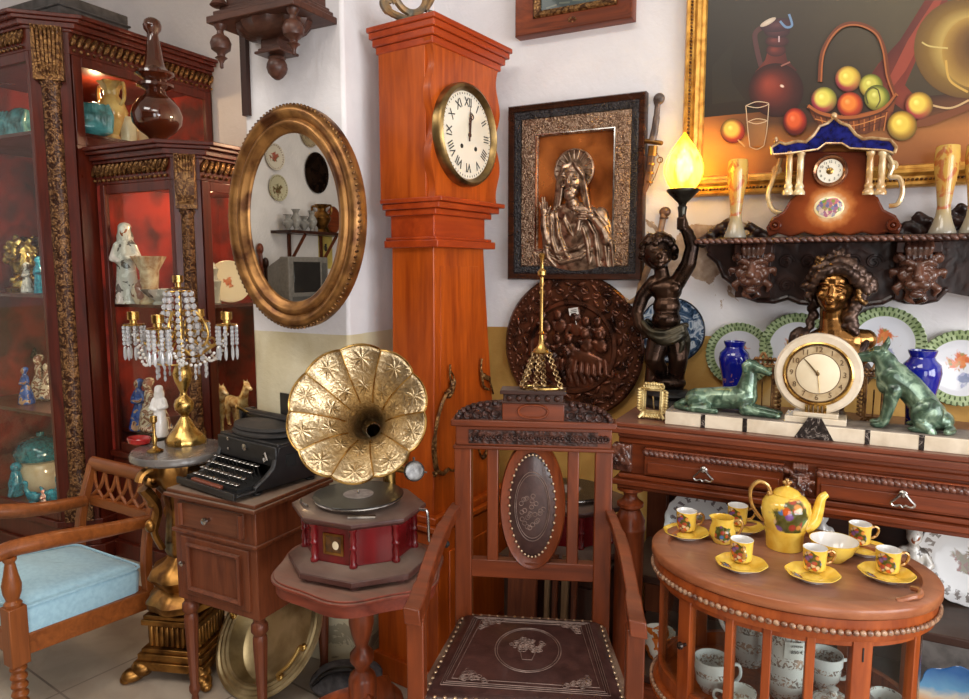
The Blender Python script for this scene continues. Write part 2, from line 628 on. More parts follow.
# ================================================================== long-case clock
def longcase():
    P0 = V((-1.19, 1.944, 0))
    a = R(-6.5)
    t = T('longcase_clock', 'tall orange pine longcase clock with a round white dial, against the pillar', 'clock', P0, a)
    # local: +x = out of the front, +y = along the front
    mb = MB()                                        # trunk: flares toward the foot
    def sec(z, y0, y1, xb, xf): return [V((xb, y0, z)), V((xf, y0, z)), V((xf, y1, z)), V((xb, y1, z))]
    mb.loft([sec(.62, -.0, .41, -.2, -.005), sec(.72, .0, .40, -.2, -.005), sec(.95, .008, .365, -.19, -.008), sec(1.2, .014, .338, -.19, -.01), sec(1.5, .018, .312, -.19, -.012), sec(1.56, .018, .308, -.19, -.012)])
    P('trunk', mb, W_CLOCK, t, .003)
    mb = MB()                                        # trunk door
    mb.loft([[V((-.01, .05 + q, z)), V((-.0085 + .004 * (z < .9), .05 + q, z)), V((-.0085 + .004 * (z < .9), .27 + k, z)), V((-.01, .27 + k, z))] for z, q, k in ((.74, -.02, .10), (.95, -.012, .06), (1.2, 0, .035), (1.46, .0, .0))])
    d = P('trunk_door', mb, W_CLOCK, t, .002)
    # gilt scroll mounts on the door
    mb = MB()
    k = lambda pts: [(.004, y, z) for y, z in pts]
    mb.tube(cr(k([(.085, 1.13), (.082, 1.09), (.095, 1.05), (.06, 1.03), (.03, .99), (.005, .93), (-.008, .86), (.0, .80), (.01, .775)]), 5), [.004] * 8 + [.010] * 6 + [.006] * 14 + [.009] * 13, 7)
    mb.tube(cr(k([(.085, 1.11), (.105, 1.08), (.095, 1.04), (.07, 1.02), (.055, 1.04)]), 5), [.003] * 6 + [.008] * 9 + [.004] * 6, 7)
    mb.tube(cr(k([(.01, .78), (-.005, .765), (-.012, .78)]), 5), .005, 7)
    mb.tube(cr(k([(.01, .78), (.04, .762), (.07, .77), (.10, .758), (.13, .772)]), 5), [.007] * 11 + [.004] * 10, 7)
    mb.tube(cr(k([(.275, 1.13), (.27, 1.09), (.295, 1.06), (.32, 1.05), (.35, .99)]), 5), [.004] * 8 + [.009] * 8 + [.004] * 5, 7)
    mb.tube(cr(k([(.27, 1.09), (.285, 1.03), (.32, 1.01)]), 5), [.005] * 11, 7)
    mb.tube(cr(k([(.255, .80), (.275, .765), (.305, .775), (.34, .82), (.36, .84)]), 5), [.004] * 6 + [.009] * 9 + [.004] * 6, 7)
    P('scroll_mounts', mb, GILT, d)
    mb = MB()                                        # waist mouldings
    for z0, z1, o in ((1.52, 1.545, .03), (1.545, 1.555, .02), (1.625, 1.645, .02), (1.645, 1.665, .04), (1.665, 1.68, .055)):
        mb.box2((-.20 - o * .3, .012 - o * .4, z0), (-.012 + o, .312 + o, z1))
    mb.box2((-.192, .016, 1.55), (-.008, .312, 1.63))
    P('neck_moulding', mb, W_CLOCKX, t, .003)
    # hood with wavy front edges
    mb = MB()
    mb.box2((-.225, .004, 1.675), (-.03, .38, 2.17))
    P('hood', mb, W_CLOCK, t, .002)
    mb = MB()
    n = 40
    edge = lambda q: .013 * math.sin(q * PI * 5.0 + .6)
    L = [(.004 + edge(i / n) * .8, 1.68 + .49 * i / n) for i in range(n + 1)]
    Rr = [(.384 - edge(i / n), 1.68 + .49 * i / n) for i in range(n + 1)]
    poly = L + Rr[::-1]
    mb.M = Mx(((0, 0, 1, 0), (1, 0, 0, 0), (0, 1, 0, 0), (0, 0, 0, 1)))
    mb.prism(poly, -.03, .0)
    P('hood_front', mb, W_CLOCK, t)
    mb = MB()
    for z0, z1, o in ((2.15, 2.175, .015), (2.175, 2.2, .035), (2.2, 2.222, .055), (2.222, 2.24, .068)):
        mb.box2((-.225 - o * .6, .004 - o * .2, z0), (.0 + o * .3, .384 + o, z1))
    P('cornice', mb, W_CLOCKX, t, .004)
    mb = MB()                                        # plinth
    mb.box2((-.24, -.03, .0), (.03, .45, .57)); mb.box2((-.23, -.045, .58), (.04, .46, .60)); mb.box2((-.25, -.05, .0), (.05, .47, .09)); mb.box2((-.225, -.025, .60), (.02, .44, .625))
    mb.box2((.03, .03, .15), (.038, .39, .5))
    P('plinth', mb, W_CLOCK, t, .004)
    # dial
    rot = (PI / 2, 0, PI / 2)                        # local x->y, y->z, z->x
    cy, cz = .168, 1.893
    mb = MB()
    mb.lathe([(.001, .012), (.06, .0115), (.11, .009), (.142, .004), (.142, -.004), (.001, -.004)], seg=48)
    dl = P('dial', mb, plain('cream_enamel', rgb(238, 232, 216), .2, 0, rgb(230, 222, 202), 6, coat=.6), t, loc=(.012, cy, cz), rot=rot)
    mb = MB()
    for i, num in enumerate(['XII', 'I', 'II', 'III', 'IIII', 'V', 'VI', 'VII', 'VIII', 'IX', 'X', 'XI']):
        an = -2 * PI * i / 12
        mb.text(num, .042, (.105 * math.sin(-an), .105 * math.cos(an), .0105), an, .0008, .85)
    for i in range(60):
        an = 2 * PI * i / 60
        mb.box((.134 * math.sin(an), .134 * math.cos(an), .0065), (.0015, .006, .001), (0, 0, -an))
    mb.lathe([(.0075, 0), (.0075, .0016), (.001, .0016)], (.04, -.04, .0115), 12); mb.lathe([(.0075, 0), (.0075, .0016), (.001, .0016)], (-.04, -.04, .0115), 12)
    P('numerals', mb, INK, dl)
    mb = MB()
    mb.tube([(0, -.02, .016), (.002, .05, .016), (.006, .095, .016)], [.003, .0022, .001], 6)
    mb.tube([(0, 0, .0185), (.004, .04, .0185), (.012, .07, .0185)], [.003, .0025, .001], 6)
    for k in range(3): mb.torus((.001 + .003 * k, .035 + .016 * k, .0175), .006, .0014, seg=12, rs=5)
    mb.torus((.011, .06, .018), .009, .0016, seg=14, rs=5)
    mb.ell((0, 0, .017), (.008, .008, .004))
    P('hands', mb, plain('copper_hand', rgb(84, 58, 46), .4, .6), dl)
    mb = MB()
    mb.lathe([(.142, -.012), (.168, -.012), (.168, .010), (.163, .020), (.155, .024), (.149, .018), (.144, .010), (.142, .006)], seg=56, caps=False)
    P('bezel', mb, plain('tarnished_brass', rgb(160, 132, 84), .32, .9, rgb(104, 84, 54), 16), dl)


longcase()

# gilded fretted ornament standing on top of the clock
mb = MB()
c0 = at(415, 12, 2.33)
mb.lathe([(.05, 0), (.05, .012), (.03, .02), (.012, .03), (.012, .05)], seg=20)
mb.torus((0, 0, .10), .058, .012, 'Y', sx=1)
for sgn in (-1, 1):
    mb.tube(cr([(sgn * .02, 0, .02), (sgn * .075, 0, .03), (sgn * .095, 0, .055), (sgn * .07, 0, .06)], 5), [.012] * 6 + [.016] * 5 + [.006] * 5, 7)
    mb.tube(cr([(sgn * .055, 0, .06), (sgn * .085, 0, .11), (sgn * .06, 0, .16), (0, 0, .19)], 5), .009, 7)
S('ornament_finial', mb, plain('painted_gilt', rgb(150, 116, 74), .45, .4, rgb(100, 96, 84), 30), 'gilded scrolled ornament standing on top of the tall orange clock', 'ornament', (-1.315, 2.02, 2.24), R(62))

# ================================================================== oval mirror on the pillar
def mirror():
    c = onY(294, 218.5, 1.80)
    t = T('oval_mirror', 'big oval mirror in a gilded frame hanging on the white pillar', 'mirror', c, rot=(PI / 2 - R(0), R(0), 0))
    rx, ry = .283, .364
    mb = MB()
    prof = [(0, -.02), (0, .012), (.010, .026), (.022, .032), (.034, .026), (.044, .018), (.050, .024), (.058, .030), (.068, .026), (.076, .014), (.084, .012), (.090, .006), (.090, -.02)]
    mb.ellframe(rx, ry, prof, 80)
    f = P('frame', mb, plain('rubbed_gilding', rgb(164, 118, 66), .34, .7, rgb(84, 48, 24), 14, .15), t, angle=60)
    mb = MB()
    for k in range(120):
        a = 2 * PI * k / 120
        mb.ell(((rx - .004) * math.cos(a), (ry - .004) * math.sin(a), .014), (.008, .005, .007), (0, 0, a + .5), 7, 5)
    P('beading', mb, GILT, f)
    mb = MB()
    mb.lathe([(1, -.001), (1, .004), (.001, .004)], seg=72)
    mb.v = [V((p.x * (rx - .085), p.y * (ry - .085), p.z)) for p in mb.v]
    P('mirror_glass', mb, plain('silvered_glass', rgb(206, 202, 192), .1, 1.0, rgb(200, 196, 186)), t)
    bpy.data.materials['silvered_glass'].node_tree.nodes['Principled BSDF'].inputs['Roughness'].default_value = .01
    nt = bpy.data.materials['silvered_glass'].node_tree
    for l in list(nt.links):
        if l.to_socket.name == 'Roughness': nt.links.remove(l)
    mb = MB()
    mb.box((0, 0, -.012), (.30, .5, .012))
    P('backing_board', mb, W_DARK, t)


mirror()

# lower half of a carved wall clock hanging on the pillar
def wall_clock():
    xr = -1.52
    t = T('wall_clock', 'carved dark walnut wall clock base with turned pendants high on the pillar', 'clock', (xr - .185, PY, 2.24))
    m = wood('clock_walnut', rgb(58, 34, 28), rgb(98, 62, 52), 'X', 1.2, .4, .2, .2)
    mb = MB()
    for z0, z1, o in ((0, .022, 0), (.022, .04, -.015), (.04, .055, -.03)): mb.box2((-.185 - o, -.205 - o, z0), (.185 + o, 0, z1))
    P('base_board', mb, m, t, .003)
    mb = MB(); mb.box2((-.14, -.16, .055), (.14, 0, .62)); P('case', mb, m, t, .003)
    mb = MB()                                        # fluted half dome under the board
    mb.lathe([(.135, 0), (.13, -.014), (.115, -.030), (.09, -.042), (.055, -.049), (.03, -.052)], (0, -.095, 0), 48, 1, .68, wob=lambda a, i: 1 + .05 * math.cos(a * 16))
    P('fluted_dome', mb, m, t)
    mb = MB()
    mb.box((0, -.085, -.066), (.075, .065, .036)); mb.box((0, -.085, -.089), (.112, .09, .009)); mb.box((0, -.085, -.081), (.09, .078, .010))
    p = P('corbel', mb, m, t, .003)
    mb = MB(); mb.lathe([(.012, -.092), (.026, -.098), (.029, -.103), (.026, -.108), (.032, -.120), (.034, -.135), (.029, -.150), (.018, -.163), (.008, -.170), (.0, -.172)], (0, -.085, 0), 24)
    P('acorn_drop', mb, m, p)
    for x in (-.155, .155):
        mb = MB()
        mb.lathe([(.02, .0), (.02, -.005), (.01, -.02), (.012, -.03), (.026, -.04), (.034, -.058), (.03, -.078), (.014, -.09), (.012, -.098), (.02, -.104), (.012, -.11), (.006, -.12), (.006, -.135), (.0, -.138)], (x, -.175, 0), 18)
        P('pendant', mb, m, t)
    for x in (-.155, .155):
        mb = MB(); mb.lathe([(.022, .055), (.03, .06), (.02, .075), (.012, .09), (.02, .14), (.018, .3), (.024, .32)], (x, -.175, 0), 16); P('column', mb, m, t)


wall_clock()
mb = MB(); mb.box2((-.014, -.018, -.37), (.014, .0015, .37))
S('wooden_batten', mb, W_DARK, 'narrow dark wooden strip upright on the left edge of the pillar', 'strip', (-1.925, PY, 2.36))

# ================================================================== two vitrines in the recess
def vitrine(name, label, X0, X1, Yf, Yb, zt, ch, zb, shelves, side_low, group):
    t = T(name, label, 'cabinet', (0, 0, 0), 0, group)
    Yb -= .012
    def plan(o): return [(X0, Yf - o), (X1 - ch - o * .4, Yf - o), (X1 + o, Yf + ch + o * .4), (X1 + o, Yb), (X0, Yb)]
    zc = zt - .17
    mb = MB()
    mb.prism(plan(.02), 0, .08); mb.prism(plan(.0), .08, zb - .03); mb.prism(plan(.015), zb - .03, zb)
    P('base', mb, W_CAB, t, .003)
    mb = MB(); mb.prism(plan(0), zc, zt - .05)
    fz = P('frieze', mb, W_CAB, t, .002)
    mb = MB()
    for z0, z1, o in ((-.075, -.06, .015), (-.06, -.035, .03), (-.035, -.018, .05), (-.018, 0, .065)): mb.prism(plan(o), zt + z0, zt + z1)
    P('cornice', mb, W_CAB, t, .003)
    mb = MB(); mb2 = MB()                            # gadrooned bands, front and side
    z = zt - .105
    x = X0
    while x < X1 - ch - .02:
        mb.ell((x, Yf - .006, z), (.013, .014, .034), (0, R(28), 0), 8, 6); mb.ell((x, Yf - .006, z - .046), (.008, .01, .008), None, 6, 5); x += .033
    y = Yf + ch + .02
    while y < Yb:
        mb2.ell((X1 + .006, y, z), (.014, .013, .034), (R(-28), 0, 0), 8, 6); mb2.ell((X1 + .006, y, z - .046), (.01, .008, .008), None, 6, 5); y += .033
    P('gadroon_band', mb, GILT, fz); P('gadroon_band', mb2, GILT, fz)
    mb = MB()                                        # back, with red cloth, and the blind left side
    mb.box2((X0, Yb - .02, zb), (X1 - .03, Yb - .005, zc)); mb.box2((X0, Yf, zb), (X0 + .02, Yb - .02, zc))
    P('red_lining', mb, VELVET, t, label='red velvet lining')
    mb = MB()
    mb.box2((X0, Yb - .005, zb), (X1, Yb, zc))
    P('back_panel', mb, W_DARK, t)
    mb = MB()                                        # chamfered corner post
    mb.prism([(X1 - ch, Yf), (X1, Yf + ch), (X1 - .02, Yf + ch + .01), (X1 - ch - .01, Yf + .02)], zb, zc)
    P('corner_post', mb, W_CAB, t)
    mb = MB()                                        # gilded pilaster
    cx, cy = X1 - ch / 2, Yf + ch / 2
    w = ch * .52
    mb.M = Mx.Translation((cx, cy, 0)) @ Mx.Rotation(R(45), 4, 'Z')
    mb.box2((-w, -.02, zb), (w, .02, zb + .1)); mb.lathe([(w * .8, zb + .1), (w * .85, zb + .14), (w * .62, zb + .17), (w * .62, zc - .16), (w * .8, zc - .14), (w * .7, zc - .13)], (0, 0, 0), 16, 1, .6)
    pl = P('pilaster', mb, C_GILTP, t)
    mb = MB()
    mb.M = Mx.Translation((cx, cy, 0)) @ Mx.Rotation(R(45), 4, 'Z')
    for k in range(7):
        x = (-1 + k / 3) * w * .8
        mb.tube(cr([(x * .7, -.022, zc - .12), (x * .9, -.034, zc - .04), (x, -.04, zt - .075), (x * 1.1, -.05, zt - .085)], 4), [.006, .008, .01, .011, .011, .01, .009, .008, .006, .005, .004, .003, .003], 6)
    mb.box2((-w, -.03, zc - .13), (w, .02, zt - .06))
    P('acanthus_capital', mb, GILT, pl)
    # front door
    fx0, fx1 = X0 + .02, X1 - ch + .004
    def door(nm, mk, a, b, z0, z1, pm):
        mb = MB()
        fw_ = .045
        mk(mb, a + fw_, b - (fw_ if nm != 'front_door' else .024), z0, z0 + fw_); mk(mb, a + fw_, b - (fw_ if nm != 'front_door' else .024), z1 - fw_, z1); mk(mb, a, a + (fw_ if nm != 'front_door' else .03), z0, z1); mk(mb, b - (fw_ if nm != 'front_door' else .024), b, z0, z1)
        d = P(nm, mb, W_CAB, t, .003)
        mb = MB(); pm(mb, a + fw_ * .8, b - (fw_ * .8 if nm != 'front_door' else .02), z0 + fw_ * .8, z1 - fw_ * .8)
        P('glass_pane', mb, GLASS, d)
        return d
    door('front_door', lambda m, a, b, z0, z1: m.box2((a, Yf, z0), (b, Yf + .025, z1)), fx0, fx1, zb, zc, lambda m, a, b, z0, z1: m.box2((a, Yf + .011, z0), (b, Yf + .014, z1)))
    sm = lambda m, a, b, z0, z1: m.box2((X1 - .025, a, z0), (X1, b, z1))
    gm = lambda m, a, b, z0, z1: m.box2((X1 - .014, a, z0), (X1 - .011, b, z1))
    if side_low:
        mb = MB(); sm(mb, Yf + ch + .01, Yb, zb, side_low)
        P('side_panel', mb, W_CAB, t)
    door('side_window', sm, Yf + ch + .01, Yb, side_low or zb, zc, gm)
    for zs in shelves:
        mb = MB(); mb.prism([(X0 + .02, Yf + .04), (X1 - ch - .02, Yf + .04), (X1 - .03, Yf + ch + .03), (X1 - .03, Yb - .02), (X0 + .02, Yb - .02)], zs - .016, zs)
        P('shelf', mb, W_CAB, t)
    return t


C_GILTP = carved('worn_gilt_pilaster', rgb(64, 36, 22), rgb(160, 118, 76), 60, .4, .4, 1.0)
XB, YB = onY(98, 250, 2.2).x - .0, 2.0
V2X, V2Y = onY(186, 250, 2.2).x + .012, 2.2
zBig = onX(57, 12, XB).z
zSec = onX(190, 140, V2X).z
SB = [onY(40, 500, YB + .15).z, onY(40, 402, YB + .2).z, onY(40, 292, YB + .25).z, onX(110, 142, XB - .15).z]
SS = [onY(140, 420, 2.4).z, onY(140, 302, 2.4).z]
big = vitrine('display_cabinet', 'tall dark red vitrine with gilded corner pilaster at the left edge', XB - .95, XB, YB, YR, zBig, .12, SB[0], SB[1:], onX(110, 150, XB).z, 'gilded glass vitrines')
sec = vitrine('display_cabinet', 'lower glass vitrine with gilded corner pilaster, behind the crystal candelabra', XB + .02, V2X, V2Y, YR, zSec, .085, .55, SS, 0, 'gilded glass vitrines')
lamp('cabinet_lamp', (XB - .3, YB + .45, zBig - .25), 5, (1, .62, .32))
lamp('cabinet_lamp_small', ((XB + V2X) / 2, V2Y + .4, zSec - .22), 4, (1, .62, .32))
lamp('added_recess_glow', (V2X + .3, YR - .3, zSec + .1), 9, (1, .7, .42))  # unseen source added for the warm glow on the recess wall

# ================================================================== blue armchair
def armchair():
    # local: +y = back of chair, +x = its side nearest the other furniture
    base = V((-2.485, 1.43, 0))
    t = T('armchair', 'low honey-coloured wooden armchair with a blue padded seat and lattice back', 'armchair', base, R(-3))
    xr, xl = .215, -.215
    mb = MB()
    sh = lambda z, o: [V((xl - .05 + o, -.235 + o, z)), V((xr + .03 - o, -.235 + o, z)), V((xr - .005 - o, .20 - o, z - .035)), V((xl + .01 + o, .20 - o, z - .035))]
    def rr(q, r=.03):
        out = []
        n = len(q)
        for i in range(n):
            p, a, b = q[i], q[i - 1], q[(i + 1) % n]
            d0, d1 = (a - p).normalized() * r, (b - p).normalized() * r
            out += [p + d0, p + (d0 + d1) * .3, p + d1]
        return out
    mb.loft([rr(sh(.30, 0)), rr(sh(.375, -.004)), rr(sh(.392, .004)), rr(sh(.408, .04), .05), rr(sh(.418, .10), .06), rr(sh(.422, .16), .05)])
    st = P('seat_cushion', mb, plain('blue_upholstery', rgb(160, 198, 214), .85, 0, rgb(148, 186, 204), 60, .1, sheen=.2), t, angle=60)
    mb = MB(); mb.tube(rr(sh(.392, -.004)), .005, 6, True); P('piping', mb, bpy.data.materials['blue_upholstery'], st)
    mb = MB()
    for x, dx in ((xr, .03), (xl, -.05)):
        mb.loft([[V((x + dx - .03, -.25, .235)), V((x + dx + .004, -.25, .235)), V((x + dx + .004, -.25, .305)), V((x + dx - .03, -.25, .305))], [V((x - .02, .23, .19)), V((x + .012, .23, .19)), V((x + .012, .23, .26)), V((x - .02, .23, .26))]])
    mb.box2((xl - .05, -.25, .235), (xr + .03, -.22, .305)); mb.box2((xl, .20, .19), (xr, .23, .26))
    P('seat_rail', mb, W_ARM, t, .004)
    for x, dx in ((xr, .022), (xl, -.04)):
        mb = MB()                                    # front leg: barley twist below, square block, baluster above
        n = 60
        loops = []
        for i in range(n + 1):
            z = .02 + .2 * i / n
            loops.append([V((x + dx + (.021 + .0045 * math.cos(k * PI / 8 * 1 + 0 + z * 220)) * math.cos(2 * PI * k / 16), -.245 + (.021 + .0045 * math.cos(z * 220)) * math.sin(2 * PI * k / 16), z)) for k in range(16)])
        mb.loft(loops); mb.lathe([(.018, 0), (.026, .008), (.02, .022)], (x + dx, -.245, 0), 16)
        mb.box((x + dx, -.245, .31), (.055, .055, .19))
        lg = P('leg', mb, W_ARMZ, t, .003)
        mb = MB()
        mb.lathe([(.024, .405), (.026, .415), (.018, .425), (.026, .45), (.028, .475), (.02, .51), (.014, .545), (.02, .555), (.02, .565)], (x + dx, -.245, 0), 18)
        P('arm_post', mb, W_ARMZ, t)
        mb = MB()
        mb.tube(cr([(x - (.035 if x > 0 else -.0), .30, 0.0), (x, .262, .12), (x - .005, .225, .26), (x - .01, .235, .45), (x - .015, .30, .66)], 5), [.022] * 21, 4, upv=(1, 1, 0))
        P('leg', mb, W_ARMZ, t, .003)
        mb = MB()
        pts = cr([(x + dx, -.31, .572), (x + dx, -.25, .588), (x + dx + .012, -.12, .580), (x + .01, .06, .545), (x - .005, .25, .52)], 6)
        mb.tube(pts, [.022 + .006 * math.sin(PI * i / len(pts)) for i in range(len(pts))], 10, upv=(0, 0, 1))
        for i, p in enumerate(mb.v): pass
        mb.v = [V((p.x, p.y, p.z)) for p in mb.v]
        P('armrest', mb, W_ARM, t)
    mb = MB()
    mb.tube([(xl - .02, .305, .662), (xr + .0, .305, .662)], .028, 12, flat=.8); mb.box2((xl, .27, .50), (xr - .02, .295, .535))
    br = P('back_rail', mb, W_ARM, t)
    mb = MB()
    for i in range(5):
        x = xl + .03 + i * .078
        for sgn in (-1, 1):
            q = [(x + sgn * -.04, .285, .53), (x + sgn * .012, .292, .575), (x + sgn * .032, .298, .62), (x + sgn * .036, .303, .65)]
            if min(p[0] for p in q) < xl - .01 or max(p[0] for p in q) > xr - .005: continue
            mb.tube(cr(q, 5), .0085, 6, flat=.7)
    P('lattice', mb, W_ARM, br)


armchair()

# ================================================================== gilded pedestal table with marble top
PED = V((-2.085, 1.665, 0))
def pedestal():
    t = T('pedestal_table', 'carved gilded pedestal with a grey marble top, between armchair and bedside cabinet', 'table', PED, R(19))
    mb = MB()
    for z0, z1, h in ((.045, .075, .132), (.075, .10, .122), (.10, .115, .112), (.115, .20, .092), (.20, .22, .11), (.22, .235, .104)): mb.box2((-h, -h, z0), (h, h, z1))
    for k in range(9):
        x = -.08 + k * .02
        for sgn in (-1, 1):
            mb.tube([(x, sgn * .093, .12), (x, sgn * .093, .195)], .009, 6); mb.tube([(sgn * .093, x, .12), (sgn * .093, x, .195)], .009, 6)
    P('plinth', mb, OLDGOLD, t, .003)
    for sx in (-1, 1):
        for sy in (-1, 1):
            mb = MB()
            mb.ell((sx * .132, sy * .132, .028), (.042, .03, .026), (0, 0, R(45) * sx * sy)); mb.ell((sx * .152, sy * .148, .018), (.02, .02, .018)); mb.ell((sx * .110, sy * .115, .045), (.04, .035, .03))
            P('paw_foot', mb, OLDGOLD, t)
    mb = MB()
    mb.lathe([(.10, .235), (.125, .25), (.13, .275), (.11, .30), (.085, .315), (.10, .335), (.12, .36), (.105, .39), (.07, .41), (.05, .43), (.06, .45), (.055, .52), (.05, .60), (.06, .66), (.09, .70), (.11, .74), (.10, .78)], seg=40, wob=lambda a, i: 1 + .05 * math.cos(8 * a))
    P('stem', mb, OLDGOLD, t)
    mb = MB()
    for k in range(4):
        a = k * PI / 2 - .6
        sp = []
        for i in range(26):
            q = i / 25 * 2.2 * PI
            r = .042 * (1 - i / 34)
            sp.append((.10 + r * math.cos(q), r * math.sin(q) + .725))
        mb.M = Mx.Rotation(a, 4, 'Z')
        mb.tube([(p[0], 0, p[1]) for p in sp] , .012, 7, flat=1.8)
        mb.tube(cr([(.13, 0, .70), (.085, 0, .62), (.10, 0, .54), (.075, 0, .47)], 5), [.02] * 5 + [.016] * 5 + [.012] * 6, 7, flat=1.4)
        mb.ell((.10, 0, .725), (.016, .024, .016)); mb.ell((.11, 0, .56), (.02, .02, .024)); mb.ell((.10, 0, .64), (.018, .02, .02))
    P('scrolls', mb, OLDGOLD, t)
    mb = MB()
    mb.lathe([(.10, .778), (.152, .785), (.16, .793), (.16, .808), (.155, .815), (.001, .815)], seg=48)
    P('marble_top', mb, plain('grey_marble', rgb(112, 106, 102), .25, 0, rgb(76, 72, 70), 12, coat=.2), t)


pedestal()

# ================================================================== bedside cabinet
NSZ = .745
def nightstand():
    x0, x1, y0, y1 = -1.915, -1.555, 1.50, 1.845
    t = T('bedside_cabinet', 'brown walnut bedside cabinet with one drawer and a panelled door under the typewriter', 'cabinet', ((x0 + x1) / 2, (y0 + y1) / 2, 0))
    w, d = (x1 - x0) / 2, (y1 - y0) / 2
    mb = MB(); mb.box2((-w, -d, .37), (w, d, .72)); mb.box2((-w - .008, -d - .008, .60), (w + .008, d, .612))
    P('body', mb, W_WAL, t, .003)
    mb = MB(); mb.box2((-w - .022, -d - .022, .72), (w + .018, d, .732)); mb.box2((-w - .014, -d - .014, .732), (w + .012, d, NSZ))
    P('top', mb, W_WALX, t, .003)
    mb = MB(); mb.box2((-w + .03, -d - .006, .625), (w - .045, -d + .01, .706))
    dr = P('drawer', mb, W_WALX, t, .002)
    mb = MB()
    for x in (-w + .04, w - .055): mb.tube([(x, -d - .008, .63), (x, -d - .008, .702)], .009, 8)
    P('drawer_beading', mb, W_WAL, dr)
    mb = MB(); mb.lathe([(.006, 0), (.006, .012), (.012, .02), (.011, .027), (.001, .03)], (0, 0, 0), 12)
    P('knob', mb, SILVER, dr, loc=(-.01, -d - .004, .667), rot=(PI / 2, 0, 0))
    mb = MB(); mb.box2((-w + .03, -d - .006, .395), (w - .03, -d + .01, .590))
    do = P('door', mb, W_WAL, t, .002)
    mb = MB()
    mb.M = Mx.Translation((.0, -d - .006, .4925)) @ Euler(WALLR).to_matrix().to_4x4()
    mb.rectframe(.235, .16, [(0, 0), (0, .008), (.006, .012), (.014, .006), (.014, 0)])
    P('door_moulding', mb, W_WAL, do)
    mb = MB(); mb.lathe([(.005, 0), (.005, .008), (.009, .015), (.001, .02)], (0, 0, 0), 12)
    P('knob', mb, SILVER, do, loc=(-w + .042, -d - .004, .5), rot=(PI / 2, 0, 0))
    for sx in (-1, 1):
        for sy in (-1, 1):
            mb = MB()
            mb.lathe([(.02, .37), (.018, .355), (.026, .345), (.027, .325), (.018, .312), (.022, .303), (.024, .29), (.014, .06), (.018, .05), (.018, .035), (.010, .02), (.012, 0)], (0, 0, 0), 32, wob=lambda a, i: 1 - (.07 * (1 + math.cos(8 * a)) if 6 <= i <= 7 else 0))
            P('leg', mb, W_WAL, t, loc=(sx * (w - .025), sy * (d - .025), 0))


nightstand()

